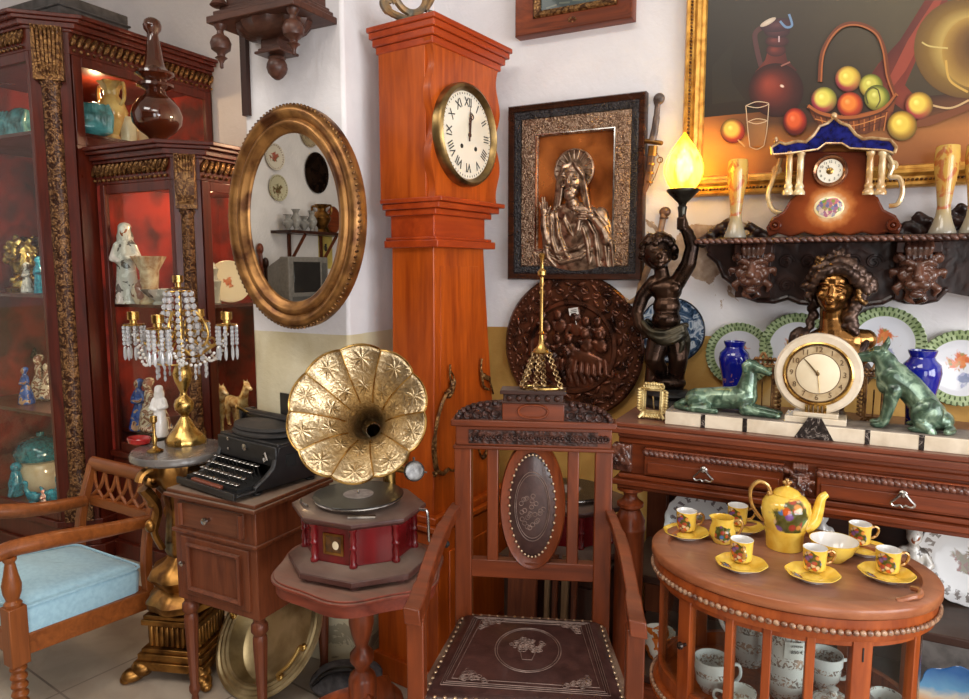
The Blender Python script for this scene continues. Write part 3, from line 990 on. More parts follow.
# ================================================================== typewriter
def typewriter():
    t = T('typewriter', 'black vintage typewriter with round keys on the bedside cabinet', 'typewriter', (-1.738, 1.668, NSZ), R(-9))
    w = .158
    mb = MB()
    yz = [(-.10, .03), (-.06, .052), (-.03, .075), (-.005, .14), (.13, .15), (.15, .05), (.15, .012), (-.10, .012)]
    for x0, x1 in ((-w, -w + .018), (w - .018, w)):
        mb.add([(x0, y, z) for y, z in yz] + [(x1, y, z) for y, z in yz], [tuple(range(8)), tuple(range(15, 7, -1))] + [(i, (i + 1) % 8, 8 + (i + 1) % 8, 8 + i) for i in range(8)])
    mb.box2((-w, -.02, .075), (w, -.006, .142)); mb.box2((-w, .13, .03), (w, .15, .15)); mb.box2((-w, -.165, .012), (w, .14, .022))
    mb.box2((-w, -.01, .138), (w, .14, .150))
    P('body', mb, BLACK, t, .004)
    mb = MB(); mb.box2((w - .001, .02, .07), (w + .002, .06, .11)); P('side_hatch', mb, plain('hatch_dark', rgb(8, 8, 8), .8), t)
    for (x, y) in ((-w + .02, -.08), (w - .02, -.08), (-w + .02, .13), (w - .02, .13)):
        mb = MB(); mb.lathe([(.014, 0), (.018, .004), (.018, .009), (.010, .013)], (x, y, 0), 14); P('rubber_foot', mb, BLACK, t)
    mb = MB(); mb.box2((-w + .02, -.15, .022), (w - .02, -.03, .034)); P('key_bed', mb, plain('key_bed_black', rgb(12, 12, 12), .7), t)  # near-black slab under the key rows
    cap, ring = MB(), MB()
    for r in range(4):
        for k in range(11):
            x = -.118 + k * .0225 + r * -.006 + .01
            y, z = -.135 + r * .029, .04 + r * .0125
            cap.lathe([(.0072, z), (.0072, z + .003), (.001, z + .0035)], (x, y, 0), 10)
            ring.torus((x, y, z + .002), .0082, .0014, seg=12, rs=5)
            ring.tube([(x, y, z), (x, y + .012, .03)], .0012, 4)
    k = P('keys', cap, INK, t)
    P('key_rings', ring, SILVER, k)
    mb = MB(); mb.box2((-.09, -.166, .024), (.07, -.150, .036)); P('space_bar', mb, wood('bar_wood', rgb(112, 58, 46), rgb(140, 78, 62), 'X'), t, .004)
    mb = MB(); mb.box2((-w, -.176, .008), (w - .0, -.166, .03)); P('front_rail', mb, BLACK, t, .002)
    mb = MB()
    mb.lathe([(.001, 0), (.125, 0), (.135, .006), (.135, .012), (.12, .018), (.128, .024), (.124, .034), (.05, .043), (.001, .045)], (-.015, .065, .15), 40, 1, .62)
    P('ribbon_cover', mb, plain('dusty_black', rgb(58, 54, 52), .65, 0, rgb(30, 29, 29), 18), t)
    mb = MB(); mb.tube([(-.2, .13, .185), (.235, .13, .185)], .02, 18); P('platen', mb, BLACK, t)
    mb = MB(); mb.box2((-.19, .115, .15), (.22, .15, .168)); mb.tube([(-.20, .105, .195), (.225, .105, .195)], .004, 6); mb.box2((-.205, .10, .152), (-.19, .16, .205)); mb.box2((.215, .10, .152), (.23, .16, .205)); P('carriage', mb, BLACK, t, .002)
    mb = MB(); mb.box2((-.035, .15, .19), (.125, .156, .275), ) ; P('paper_rest', mb, BLACK, t, .002)
    mb = MB(); mb.lathe([(.006, 0), (.012, .002), (.012, .006), (.001, .008)], (0, 0, 0), 14); mb.lathe([(.004, 0), (.006, .002), (.001, .004)], (-.095, .015, 0), 10); mb.lathe([(.004, 0), (.006, .002), (.001, .004)], (-.095, -.02, 0), 10)
    mb.tube([(.10, -.01, .004), (.12, .0, .012), (.13, -.02, .012), (.115, -.03, .01), (.105, -.02, .006)], .0035, 6)
    P('front_levers', mb, SILVER, t, loc=(.0, -.02, .12), rot=(PI / 2, 0, 0))
    mb = MB(); mb.tube(cr([(-.15, .14, .17), (-.165, .10, .20), (-.16, .06, .225)], 5), .005, 8); P('carriage_lever', mb, BRASS, t)


typewriter()
mb = MB()
mb.add([(-.02, -.008, .001), (.012, -.014, .001), (.022, .008, .002), (-.004, .014, .008), (0, 0, .012)], [(0, 1, 4), (1, 2, 4), (2, 3, 4), (3, 0, 4), (0, 3, 2, 1)])
S('paper_scrap', mb, PAPER, 'small crumpled white paper scrap beside the typewriter front', 'paper', onZ(248, 494, NSZ))

# ================================================================== gramophone table and gramophone
GT = onZ(360, 563, .62)
GT.z = 0
def gramo_table():
    t = T('pedestal_table', 'red-brown scallop-edged side table on a turned column, holding the horn gramophone', 'table', GT)
    mb = MB()
    n = 96
    def out(o): return [((.245 - o) * (1 + .045 * math.cos(6 * a + .7)) * math.cos(a), (.225 - o) * (1 + .045 * math.cos(6 * a + .7)) * math.sin(a)) for a in (2 * PI * k / n for k in range(n))]
    mb.prism(out(.012), .57, .612); mb.prism(out(.0), .606, .614); mb.prism(out(.006), .614, .62)
    P('tabletop', mb, W_REDD, t, .002)
    mb = MB()
    mb.lathe([(.06, .57), (.035, .558), (.022, .545), (.024, .525), (.034, .47), (.036, .445), (.028, .405), (.018, .375), (.021, .366), (.034, .350), (.035, .330), (.022, .312), (.021, .300), (.036, .285), (.040, .272), (.042, .12), (.03, .1)], seg=28)
    P('column', mb, W_REDZ, t)
    for k in range(3):
        a = R(90 + 120 * k)
        mb = MB()
        mb.M = Mx.Rotation(a, 4, 'Z')
        mb.tube(cr([(.02, 0, .20), (.10, 0, .17), (.17, 0, .10), (.225, 0, .03), (.26, 0, .018)], 5), [.05] * 6 + [.034] * 5 + [.024] * 5 + [.018] * 5, 8, flat=.45)
        P('foot', mb, W_REDZ, t)


W_REDD = wood('dusty_mahogany', rgb(100, 40, 28), rgb(146, 68, 50), 'X', 1, .4, .3, .5)
gramo_table()
W_CHERRY = wood('cherry_lacquer', rgb(84, 12, 20), rgb(128, 24, 30), 'Z', .6, .2, .8)
W_GTOP = wood('dusty_plum_wood', rgb(66, 38, 38), rgb(96, 62, 58), 'X', 1, .35, .4, .6)


def gramophone(name, label, loc, rz, horn, group, zh=.19):
    t = T(name, label, 'gramophone', loc, rz, group)
    def octo(r, sx=1.12): return [(r * sx * math.cos(R(22.5 + 45 * k)), r * math.sin(R(22.5 + 45 * k))) for k in range(8)]
    mb = MB()
    mb.prism(octo(.185), .012, .028); mb.loft([[V((x, y, z)) for x, y in octo(r)] for r, z in ((.185, .028), (.172, .036), (.148, .05))])
    P('base', mb, W_GTOP, t, .002)
    for k in range(8):
        x, y = octo(.155)[k]
        mb = MB(); mb.lathe([(.014, 0), (.016, .008), (.012, .014)], (x, y, 0), 10); P('foot', mb, W_GTOP, t)
    mb = MB(); mb.prism(octo(.138), .05, .155)
    bd = P('box', mb, W_CHERRY, t, .002)
    for k in range(8):
        x, y = octo(.141)[k]
        mb = MB(); mb.lathe([(.011, .05), (.012, .056), (.008, .062), (.010, .08), (.007, .095), (.011, .102), (.007, .109), (.010, .125), (.008, .143), (.012, .149), (.012, .155)], (x, y, 0), 12)
        P('spindle', mb, W_CHERRY, bd)
    mb = MB(); mb.loft([[V((x, y, z)) for x, y in octo(r)] for r, z in ((.145, .155), (.165, .160), (.172, .168), (.172, .176), (.160, .182))])
    P('lid', mb, W_GTOP, t, .002)
    mb = MB(); mb.lathe([(.02, .182), (.02, .192), (.122, .192), (.124, .196), (.122, .200), (.001, .200)], seg=56)
    tt = P('turntable', mb, SILVER, t)
    s_ = bpy.data.materials.get('record_vinyl')
    if not s_:
        q = NT('record_vinyl')
        sx = q.n('ShaderNodeVectorMath', operation='LENGTH'); q.l(q.coord((1, 1, 0)), sx.inputs[0])
        wv = q.math('SINE', q.math('MULTIPLY', sx.outputs['Value'], 2600))
        q.set(color=rgb(40, 38, 37), rough=.32, coat=.3); q.bump(wv, .25, .0006); s_ = q.m
    mb = MB(); mb.lathe([(.001, .200), (.125, .200), (.126, .2015), (.125, .203), (.05, .203), (.001, .203)], seg=56)
    rc = P('record', mb, s_, t)
    mb = MB(); mb.lathe([(.004, .203), (.042, .203), (.042, .2036), (.004, .2036)], seg=32); mb.m = 1; mb.lathe([(.003, .203), (.003, .212), (.001, .214)], seg=10)
    P('record_label', mb, [plain('grey_label', rgb(172, 162, 156), .6, 0, rgb(140, 130, 126), 60), SILVER], rc)
    if not horn: return t
    # square badge on the front facet
    fr = MB(); fr.rectframe(.062, .058, [(0, 0), (0, .003), (.006, .004), (.007, .001), (.007, 0)])
    an = R(-90)
    bx = P('badge', fr, OLDGOLD, bd, loc=(.0, -.1285, .104), rot=(PI / 2, 0, 0))
    mb = MB(); mb.box((0, 0, .0005), (.05, .046, .001)); P('badge_plate', mb, plain('brown_badge', rgb(92, 56, 22), .4, 0, rgb(54, 34, 18), 60), bx)
    mb = MB(); mb.ell((.006, -.003, .001), (.010, .012, .0015)); P('badge_medallion', mb, CREAM, bx)
    mb = MB(); mb.tube(cr([(.15, .0, .172), (.19, .0, .172), (.202, .0, .166), (.205, .0, .12), (.207, 0, .085), (.222, 0, .08)], 4), .0045, 8)
    ck = P('crank', mb, SILVER, t, rot=(0, 0, R(8)))
    mb = MB(); mb.lathe([(.008, .0), (.012, .015), (.010, .045), (.004, .05)], (0, 0, 0), 12); P('crank_grip', mb, BLACK, ck, loc=(.215, 0, .08), rot=(0, PI / 2, 0))
    mb = MB(); mb.tube([(-.15, -.06, .186), (-.13, -.085, .19), (-.10, -.10, .187)], .004, 6); P('brake_lever', mb, SILVER, t)
    mb = MB(); mb.tube([(.05, -.135, .187), (.115, -.105, .187)], .005, 6); P('speed_lever', mb, SILVER, t)
    # horn: built along +z, mouth at z = 0, throat at z = -depth
    s_ = NT('embossed_brass_horn')
    co = s_.coord((1, 1, 1))
    sp = s_.n('ShaderNodeSeparateXYZ'); s_.l(co, sp.inputs[0])
    an_ = s_.math('ARCTAN2', sp.outputs[1], sp.outputs[0])
    ln = s_.n('ShaderNodeVectorMath', operation='LENGTH'); s_.l(s_.coord((1, 1, 0)), ln.inputs[0])
    rad = ln.outputs['Value']
    def rosettes(r0, size):
        seg = s_.math('SUBTRACT', s_.math('FRACT', s_.math('MULTIPLY', an_, 10 / (2 * PI))), .5)
        u = s_.math('MULTIPLY', s_.math('MULTIPLY', seg, 2 * PI / 10), rad)
        v = s_.math('SUBTRACT', rad, r0)
        d = s_.math('SQRT', s_.math('ADD', s_.math('MULTIPLY', u, u), s_.math('MULTIPLY', v, v)))
        pa = s_.math('ARCTAN2', v, u)
        pet = s_.math('ADD', .72, s_.math('MULTIPLY', s_.math('COSINE', s_.math('MULTIPLY', pa, 8)), .28))
        return s_.math('SUBTRACT', 1, s_.math('DIVIDE', d, s_.math('MULTIPLY', pet, size)), True)
    h = s_.math('ADD', rosettes(.150, .030), rosettes(.088, .020))
    fine = s_.vor(co, 110, 'SMOOTH_F1')
    swirl = s_.noise(co, 60, 4, 2.5)
    band = s_.math('GREATER_THAN', rad, .045)
    hh = s_.math('ADD', s_.math('MULTIPLY', h, 1.2), s_.math('MULTIPLY', band, s_.math('ADD', s_.math('MULTIPLY', fine, -.35), s_.math('MULTIPLY', swirl, .5))))
    s_.set(color=s_.ramp(swirl, [(.3, rgb(168, 144, 108)), (.7, rgb(216, 198, 162))]), metal=1.0, rough=.33)
    s_.bump(hh, .55, .007)
    HM = s_.m
    return t, HM


gm, HORN = gramophone('gramophone', 'octagonal wind-up gramophone with a big embossed brass flower horn', (GT.x, GT.y, .62), R(6), True, 'octagonal gramophones')


def horn():
    loc = at(357, 412, 1.80)
    # aim: from throat to mouth
    mouth = loc
    throat = at(375, 432, 2.06)
    d = (mouth - throat).normalized()
    q = d.to_track_quat('Z', 'Y')
    mb = MB()
    L = .25
    prof = [(.178, .0), (.165, -.010), (.135, -.026), (.105, -.05), (.078, -.082), (.056, -.12), (.040, -.16), (.029, -.20), (.022, -L)]
    seg = 100
    loops = []
    for (r, z) in prof:
        k = max(0, (r - .03) / .148)
        lp = []
        for i in range(seg):
            a = 2 * PI * i / seg
            lob = abs(math.sin(5 * a))
            rr = r * (1 + .055 * k * (lob ** .7 - .5))
            zz = z + .006 * k * (1 - lob) ** 3
            lp.append(V((rr * math.cos(a), rr * math.sin(a), zz)))
        loops.append(lp)
    mb.loft(loops, False, False)
    loc_l = gm.matrix_world.inverted() if False else None
    h = P('horn', mb, HORN, gm, solid=.0012, recalc=False)
    Minv = (Mx.Translation(gm.location) @ gm.rotation_euler.to_matrix().to_4x4()).inverted()
    M = Minv @ Mx.Translation(mouth) @ q.to_matrix().to_4x4()
    h.matrix_local = M
    mb = MB()
    for k in range(10):
        a = 2 * PI * k / 10
        mb.tube([((r + .001) * math.cos(a) * .972, (r + .001) * math.sin(a) * .972, z + .003 + .004 * max(0, (r - .03) / .148)) for r, z in prof[:6]], .0022, 6)
    lp = []
    for i in range(seg):
        a = 2 * PI * i / seg
        lob = abs(math.sin(5 * a))
        lp.append((.178 * (1 + .055 * (lob ** .7 - .5)) * math.cos(a), .178 * (1 + .055 * (lob ** .7 - .5)) * math.sin(a), .006 * (1 - lob) ** 3))
    mb.tube(lp, .0028, 6, True)
    P('horn_seams', mb, BRASS, h)
    # elbow, arm and reproducer, in gramophone space
    te = M @ V((0, 0, -L))
    rep = Minv @ at(414, 471, 1.90)
    back = V((te.x + .02, .15, .20))
    mb = MB()
    mb.tube(cr([te + (M.to_3x3() @ V((0, 0, .0))), te + (M.to_3x3() @ V((0, 0, -.05))), (te + back) / 2 + V((.02, .03, .0)), back + V((0, 0, .06)), back - V((0, 0, .02))], 6), [.021] * 8 + [.019] * 17, 12, caps=False)
    P('horn_elbow', mb, BRASS, gm)
    mb = MB()
    mb.tube(cr([back + V((0, 0, .04)), (back + rep) / 2 + V((-.02, .06, .03)), rep + V((-.075, .01, .004)), rep + V((-.01, 0, 0))], 6), [.016 - .007 * i / 18 for i in range(19)], 10)
    ta = P('tone_arm', mb, BRASS, gm)
    mb = MB()
    mb.lathe([(.001, -.008), (.024, -.008), (.028, -.004), (.028, .006), (.025, .009), (.020, .007), (.001, .009)], (0, 0, 0), 28)
    mb.tube([(0, .026, .004), (0, .038, .004)], .003, 6); mb.tube([(.026, -.004, .006), (.034, -.006, .007)], .003, 6)
    P('sound_box', mb, plain('worn_nickel', rgb(120, 118, 116), .35, .9, rgb(70, 68, 68), 40), ta, loc=rep, rot=(R(78), 0, R(38)))


horn()

# ================================================================== throne armchair, facing the camera
W_THR = wood('throne_wood', rgb(92, 40, 17), rgb(136, 64, 30), 'Z', 1, .34, .4)
W_THRX = wood('throne_wood_cross', rgb(90, 40, 18), rgb(132, 62, 32), 'X', 1, .34, .4, .15)
def leather():
    s = NT('tooled_leather')
    n = s.noise(s.coord((1, 1, 1)), 30, 4, .4)
    s.set(color=s.ramp(n, [(.3, rgb(48, 28, 26)), (.7, rgb(72, 46, 42))]), rough=.36, coat=.25)
    s.bump(s.vor(s.coord((1, 1, 1)), 120), .12, .002)
    return s.m


LEATHER = leather()
TOOL = plain('tooled_line', rgb(128, 104, 94), .45, .1, rgb(92, 70, 62), 40)
STUD = plain('brass_stud', rgb(206, 180, 150), .3, .9)


def throne():
    t = T('throne_chair', 'carved high-backed wooden armchair with tooled leather seat and oval back panel', 'chair', (-.755, 1.758, 0), R(20.8))
    # local x right, y away from camera, z up; back posts at y=0
    hw = .197
    zt = 1.02
    for sx in (-1, 1):
        mb = MB(); mb.box2((sx * (hw - .002) - .024, -.022, 0), (sx * (hw - .002) + .024, .022, zt - .06)); P('back_post', mb, W_THR, t, .003)
    mb = MB()
    mb.box2((-hw - .025, -.028, zt - .068), (hw + .025, .028, zt - .058)); mb.box2((-hw - .018, -.024, zt - .058), (hw + .018, .024, zt - .002)); mb.box2((-hw - .03, -.034, zt - .002), (hw + .03, .034, zt + .016))
    cr_ = P('crest_rail', mb, W_THRX, t, .003)
    mb = MB(); mb.box2((-hw + .02, -.028, zt - .05), (hw - .02, -.02, zt - .012))
    for k in range(26):
        x = -hw + .032 + k * .0145
        mb.torus((x, -.028, zt - .031), .0085, .003, 'Y', 10, 5); mb.ell((x, -.029, zt - .031), .004, None, 6, 5)
    P('carved_frieze', mb, C_DARK, cr_)
    for sx in (-1, 1):
        mb = MB()
        pts = [(sx * .083, zt + .016), (sx * .083, zt + .066)] + [(sx * (.083 + .132 * math.sin(R(a))), zt + .016 + .05 * math.cos(R(a))) for a in range(15, 91, 15)]
        mb.M = Mx(((1, 0, 0, 0), (0, 0, -1, 0), (0, 1, 0, 0), (0, 0, 0, 1)))
        mb.prism(pts, -.02, .02)
        mb.M = Mx.Identity(4)
        for k in range(9):
            a = R(10 + k * 10)
            mb.ell((sx * (.083 + .126 * math.sin(a)), -.02, zt + .018 + .046 * math.cos(a)), (.010, .012, .009), None, 7, 5)
        for k in range(4): mb.torus((sx * (.102 + .026 * k), -.021, zt + .034 - .002 * k), .010, .0035, 'Y', 10, 5)
        P('carved_spandrel', mb, C_DARK, cr_)
    mb = MB(); mb.box2((-.085, -.024, zt + .016), (.085, .024, zt + .068))
    P('crest_block', mb, W_THRX, cr_, .002)
    mb = MB()
    n = 40
    mb.tube([(.040 * math.copysign(abs(math.cos(2 * PI * k / n)) ** .7, math.cos(2 * PI * k / n)), -.0255, zt + .042 + .018 * math.sin(2 * PI * k / n)) for k in range(n)], .0035, 6, True)
    P('cartouche', mb, W_THR, cr_)
    mb = MB()
    mb.box2((-.082, -.026, zt + .068), (.082, .026, zt + .09)); mb.box2((-.09, -.036, zt + .09), (.09, .034, zt + .102)); mb.box2((-.087, -.03, zt + .064), (.087, .03, zt + .07))
    for k in range(6): mb.ell((-.065 + k * .026, -.027, zt + .079), (.009, .006, .009), None, 8, 6)
    P('crest_cap', mb, W_DARKX, cr_, .002)
    zb = .603
    mb = MB(); mb.box2((-hw, -.016, zb - .026), (hw, .016, zb + .026)); P('lower_rail', mb, W_THRX, t, .003)
    for sx in (-1, 1):
        mb = MB(); mb.box2((sx * .112 - .016, -.014, zb + .02), (sx * .112 + .016, .014, zt - .066)); P('splat_rail', mb, W_THR, t, .003)
    zc, ra, rb = .792, .092, .186
    mb = MB()
    mb.M = Mx.Translation((0, -.004, zc)) @ Euler(WALLR).to_matrix().to_4x4()
    mb.ellframe(ra, rb, [(0, -.016), (0, .010), (.004, .016), (.012, .012), (.034, .010), (.036, -.016)], 56)
    ov = P('oval_frame', mb, W_THR, t)
    mb = MB()
    mb.M = Mx.Translation((0, -.004, zc)) @ Euler(WALLR).to_matrix().to_4x4()
    mb.lathe([(1, -.005), (1, .008), (.9, .013), (.5, .017), (.001, .018)], seg=48)
    mb.v = [V((p.x * .068, p.y, (p.z - zc) * .150 + zc)) for p in mb.v]
    lp = P('leather_panel', mb, LEATHER, ov)
    mb = MB()
    for k in range(40):
        a = 2 * PI * k / 40
        mb.ell((.064 * math.cos(a), -.019, zc + .147 * math.sin(a)), (.0042, .004, .0042), None, 7, 5)
    P('studs', mb, STUD, lp)
    mb = MB()
    for rr in (.72, .66): mb.tube([(.068 * rr * math.cos(2 * PI * k / 40), -.0215, zc + .138 * rr * math.sin(2 * PI * k / 40)) for k in range(40)], .0012, 5, True)
    random.seed(3)
    for k in range(26):
        a, r = random.random() * 6.28, random.random() ** .5
        mb.torus((.034 * r * math.cos(a), -.0218, zc - .01 + .055 * r * math.sin(a)), .006, .0012, 'Y', 10, 4)
    P('tooling', mb, TOOL, lp)
    # seat
    zs = .45
    mb = MB()
    mb.prism([(-.205, .02), (-.262, -.42), (.262, -.42), (.205, .02)], zs - .075, zs - .012)
    P('seat_rail', mb, W_THRX, t, .004)
    mb = MB()
    q = lambda o, z: [V((-.205 + o, .015 - o, z)), V((-.26 + o, -.415 + o, z)), V((.26 - o, -.415 + o, z)), V((.205 - o, .015 - o, z))]
    mb.loft([q(.0, zs - .012), q(.002, zs), q(.012, zs + .004)], False, True)
    sp = P('seat_border', mb, plain('worn_wood_edge', rgb(120, 96, 80), .5, 0, rgb(84, 56, 44), 20), t)
    mb = MB()
    ins = lambda o, z: [V((-.19 + o, -.012 - o, z)), V((-.228 + o, -.40 + o, z)), V((.228 - o, -.40 + o, z)), V((.19 - o, -.012 - o, z))]
    mb.loft([ins(-.006, zs + .002), ins(.0, zs + .010), ins(.02, zs + .017), ins(.07, zs + .024), ins(.12, zs + .026)], False, True)
    le = P('leather_seat', mb, LEATHER, t, angle=60)
    mb = MB()
    cor = ins(-.004, zs + .008)
    for i in range(4):
        a, b = cor[i], cor[(i + 1) % 4]
        m_ = int((b - a).length / .024)
        for k in range(m_): mb.ell(a.lerp(b, k / m_), (.0055, .0055, .004), None, 7, 5)
    P('studs', mb, STUD, le)
    mb = MB()
    for o, z in ((.028, .0195), (.034, .0205), (.040, .0213), (.052, .0222)): mb.tube(ins(o, zs + z), .0013, 4, True)
    mb.tube([(.085 * math.cos(2 * PI * k / 48), -.205 + .105 * math.sin(2 * PI * k / 48), zs + .0265) for k in range(48)], .0014, 4, True)
    mb.tube([(.079 * math.cos(2 * PI * k / 48), -.205 + .099 * math.sin(2 * PI * k / 48), zs + .0265) for k in range(48)], .0010, 4, True)
    for k in range(60):                               # flower basket in the middle
        a, r = random.random() * 6.28, random.random() ** .5
        mb.torus((.044 * r * math.cos(a), -.185 + .034 * r * math.sin(a), zs + .0265), .0055, .0012, seg=9, rs=4)
    mb.tube([(-.02, -.215, zs + .0265), (-.012, -.255, zs + .0265), (.012, -.255, zs + .0265), (.02, -.215, zs + .0265)], .0013, 4)
    for sx in (-1, 1):
        for cy, ww in ((-.075, .10), (-.335, .12)):
            for k in range(24):
                a, b = random.random(), random.random()
                if a + b > 1: a, b = 1 - a, 1 - b
                mb.torus((sx * (ww + .035 - .075 * a), cy + (.02 - .055 * b if cy > -.2 else -.02 + .055 * b), zs + .0235), .006, .0013, seg=9, rs=4)
    P('tooling', mb, TOOL, le)
    for sx in (-1, 1):
        mb = MB()
        mb.box2((sx * .248 - .02, -.425, 0), (sx * .248 + .02, -.385, .66)); P('front_leg', mb, W_THR, t, .003)
        mb = MB()
        mb.tube(cr([(sx * .213, .0, .775), (sx * .222, -.07, .772), (sx * .238, -.17, .742), (sx * .248, -.28, .70), (sx * .25, -.37, .672), (sx * .25, -.445, .672)], 5), [.017] * 8 + [.02] * 10 + [.024] * 8, 4, upv=(1, 0, .98), flat=1.25)
        P('armrest', mb, W_THRX, t, .003)
        mb = MB(); mb.box2((sx * .23 - .012, -.40, .17), (sx * .23 + .012, .0, .20)); P('stretcher', mb, W_THRX, t, .003)


throne()

# ================================================================== things on the back wall
class Paint:
    """pigment on a canvas: flat coloured shapes, each brushed a hair above the last"""
    def __init__(s, to): s.v, s.f, s.c, s.z, s.to = [], [], [], .001, to
    def poly(s, pts, cols):
        b = len(s.v)
        for i, p in enumerate(pts):
            q = s.to(*p); s.v.append((q[0], q[1], s.z)); s.c.append(rgb(*(cols[i] if isinstance(cols, list) else cols)))
        s.f.append(list(range(b, b + len(pts)))); s.z += .00012
    def grid(s, xs, ys, cols):
        b = len(s.v)
        for j, y in enumerate(ys):
            for i, x in enumerate(xs):
                q = s.to(x, y); s.v.append((q[0], q[1], s.z)); s.c.append(rgb(*cols[j][i]))
        n = len(xs)
        for j in range(len(ys) - 1):
            for i in range(n - 1): s.f.append([b + j * n + i, b + j * n + i + 1, b + (j + 1) * n + i + 1, b + (j + 1) * n + i])
        s.z += .00012
    def blob(s, c, rx, ry, stops, hl=(-.3, -.3), seg=26, rot=0):
        rings = [(0, stops[0])] + [((i + 1) / (len(stops) - 1), q) for i, q in enumerate(stops[1:])]
        b = len(s.v)
        for t, q in rings:
            for k in range(seg):
                a = 2 * PI * k / seg
                u, w = rx * t * math.cos(a) + hl[0] * rx * (1 - t), ry * t * math.sin(a) + hl[1] * ry * (1 - t)
                u, w = u * math.cos(rot) - w * math.sin(rot), u * math.sin(rot) + w * math.cos(rot)
                p = s.to(c[0] + u, c[1] + w); s.v.append((p[0], p[1], s.z)); s.c.append(rgb(*(q(a) if callable(q) else q)))
        for i in range(len(rings) - 1):
            for k in range(seg):
                m = (k + 1) % seg
                s.f.append([b + i * seg + k, b + i * seg + m, b + (i + 1) * seg + m, b + (i + 1) * seg + k])
        s.z += .00012
    def line(s, pts, w, col):
        pts = cr([V((p[0], p[1], 0)) for p in pts], 6)
        n = len(pts)
        ws = [w * (1 if not isinstance(w, tuple) else 1) for _ in pts]
        L = []
        for i, p in enumerate(pts):
            t = (pts[min(i + 1, n - 1)] - pts[max(i - 1, 0)]).normalized(); o = V((-t.y, t.x, 0)) * ws[i] / 2
            L.append((p + o, p - o))
        for i in range(n - 1):
            b = len(s.v)
            for p in (L[i][0], L[i + 1][0], L[i + 1][1], L[i][1]):
                q = s.to(p.x, p.y); s.v.append((q[0], q[1], s.z)); s.c.append(rgb(*col))
            s.f.append([b, b + 1, b + 2, b + 3])
        s.z += .00012
    def build(s, name, parent):
        me = bpy.data.meshes.new(name)
        me.from_pydata(s.v, [], s.f)
        at_ = me.color_attributes.new('pigment', 'FLOAT_COLOR', 'POINT')
        for i, c in enumerate(s.c): at_.data[i].color = c
        o = bpy.data.objects.new(name, me); COL.objects.link(o); o.parent = parent
        m = bpy.data.materials.get('oil_paint')
        if not m:
            q = NT('oil_paint')
            a = q.n('ShaderNodeVertexColor', layer_name='pigment')
            n = q.noise(q.coord((1, 1, 1)), 60, 5, 1.0)
            q.set(color=q.mix(.10, a.outputs[0], q.mix(n, (0, 0, 0, 1), a.outputs[0]), 'MIX'), rough=.38, coat=.25)
            q.bump(q.noise(q.coord((1, 1, 1)), 220, 3), .08, .001)
            m = q.m
        me.materials.append(m)
        return o


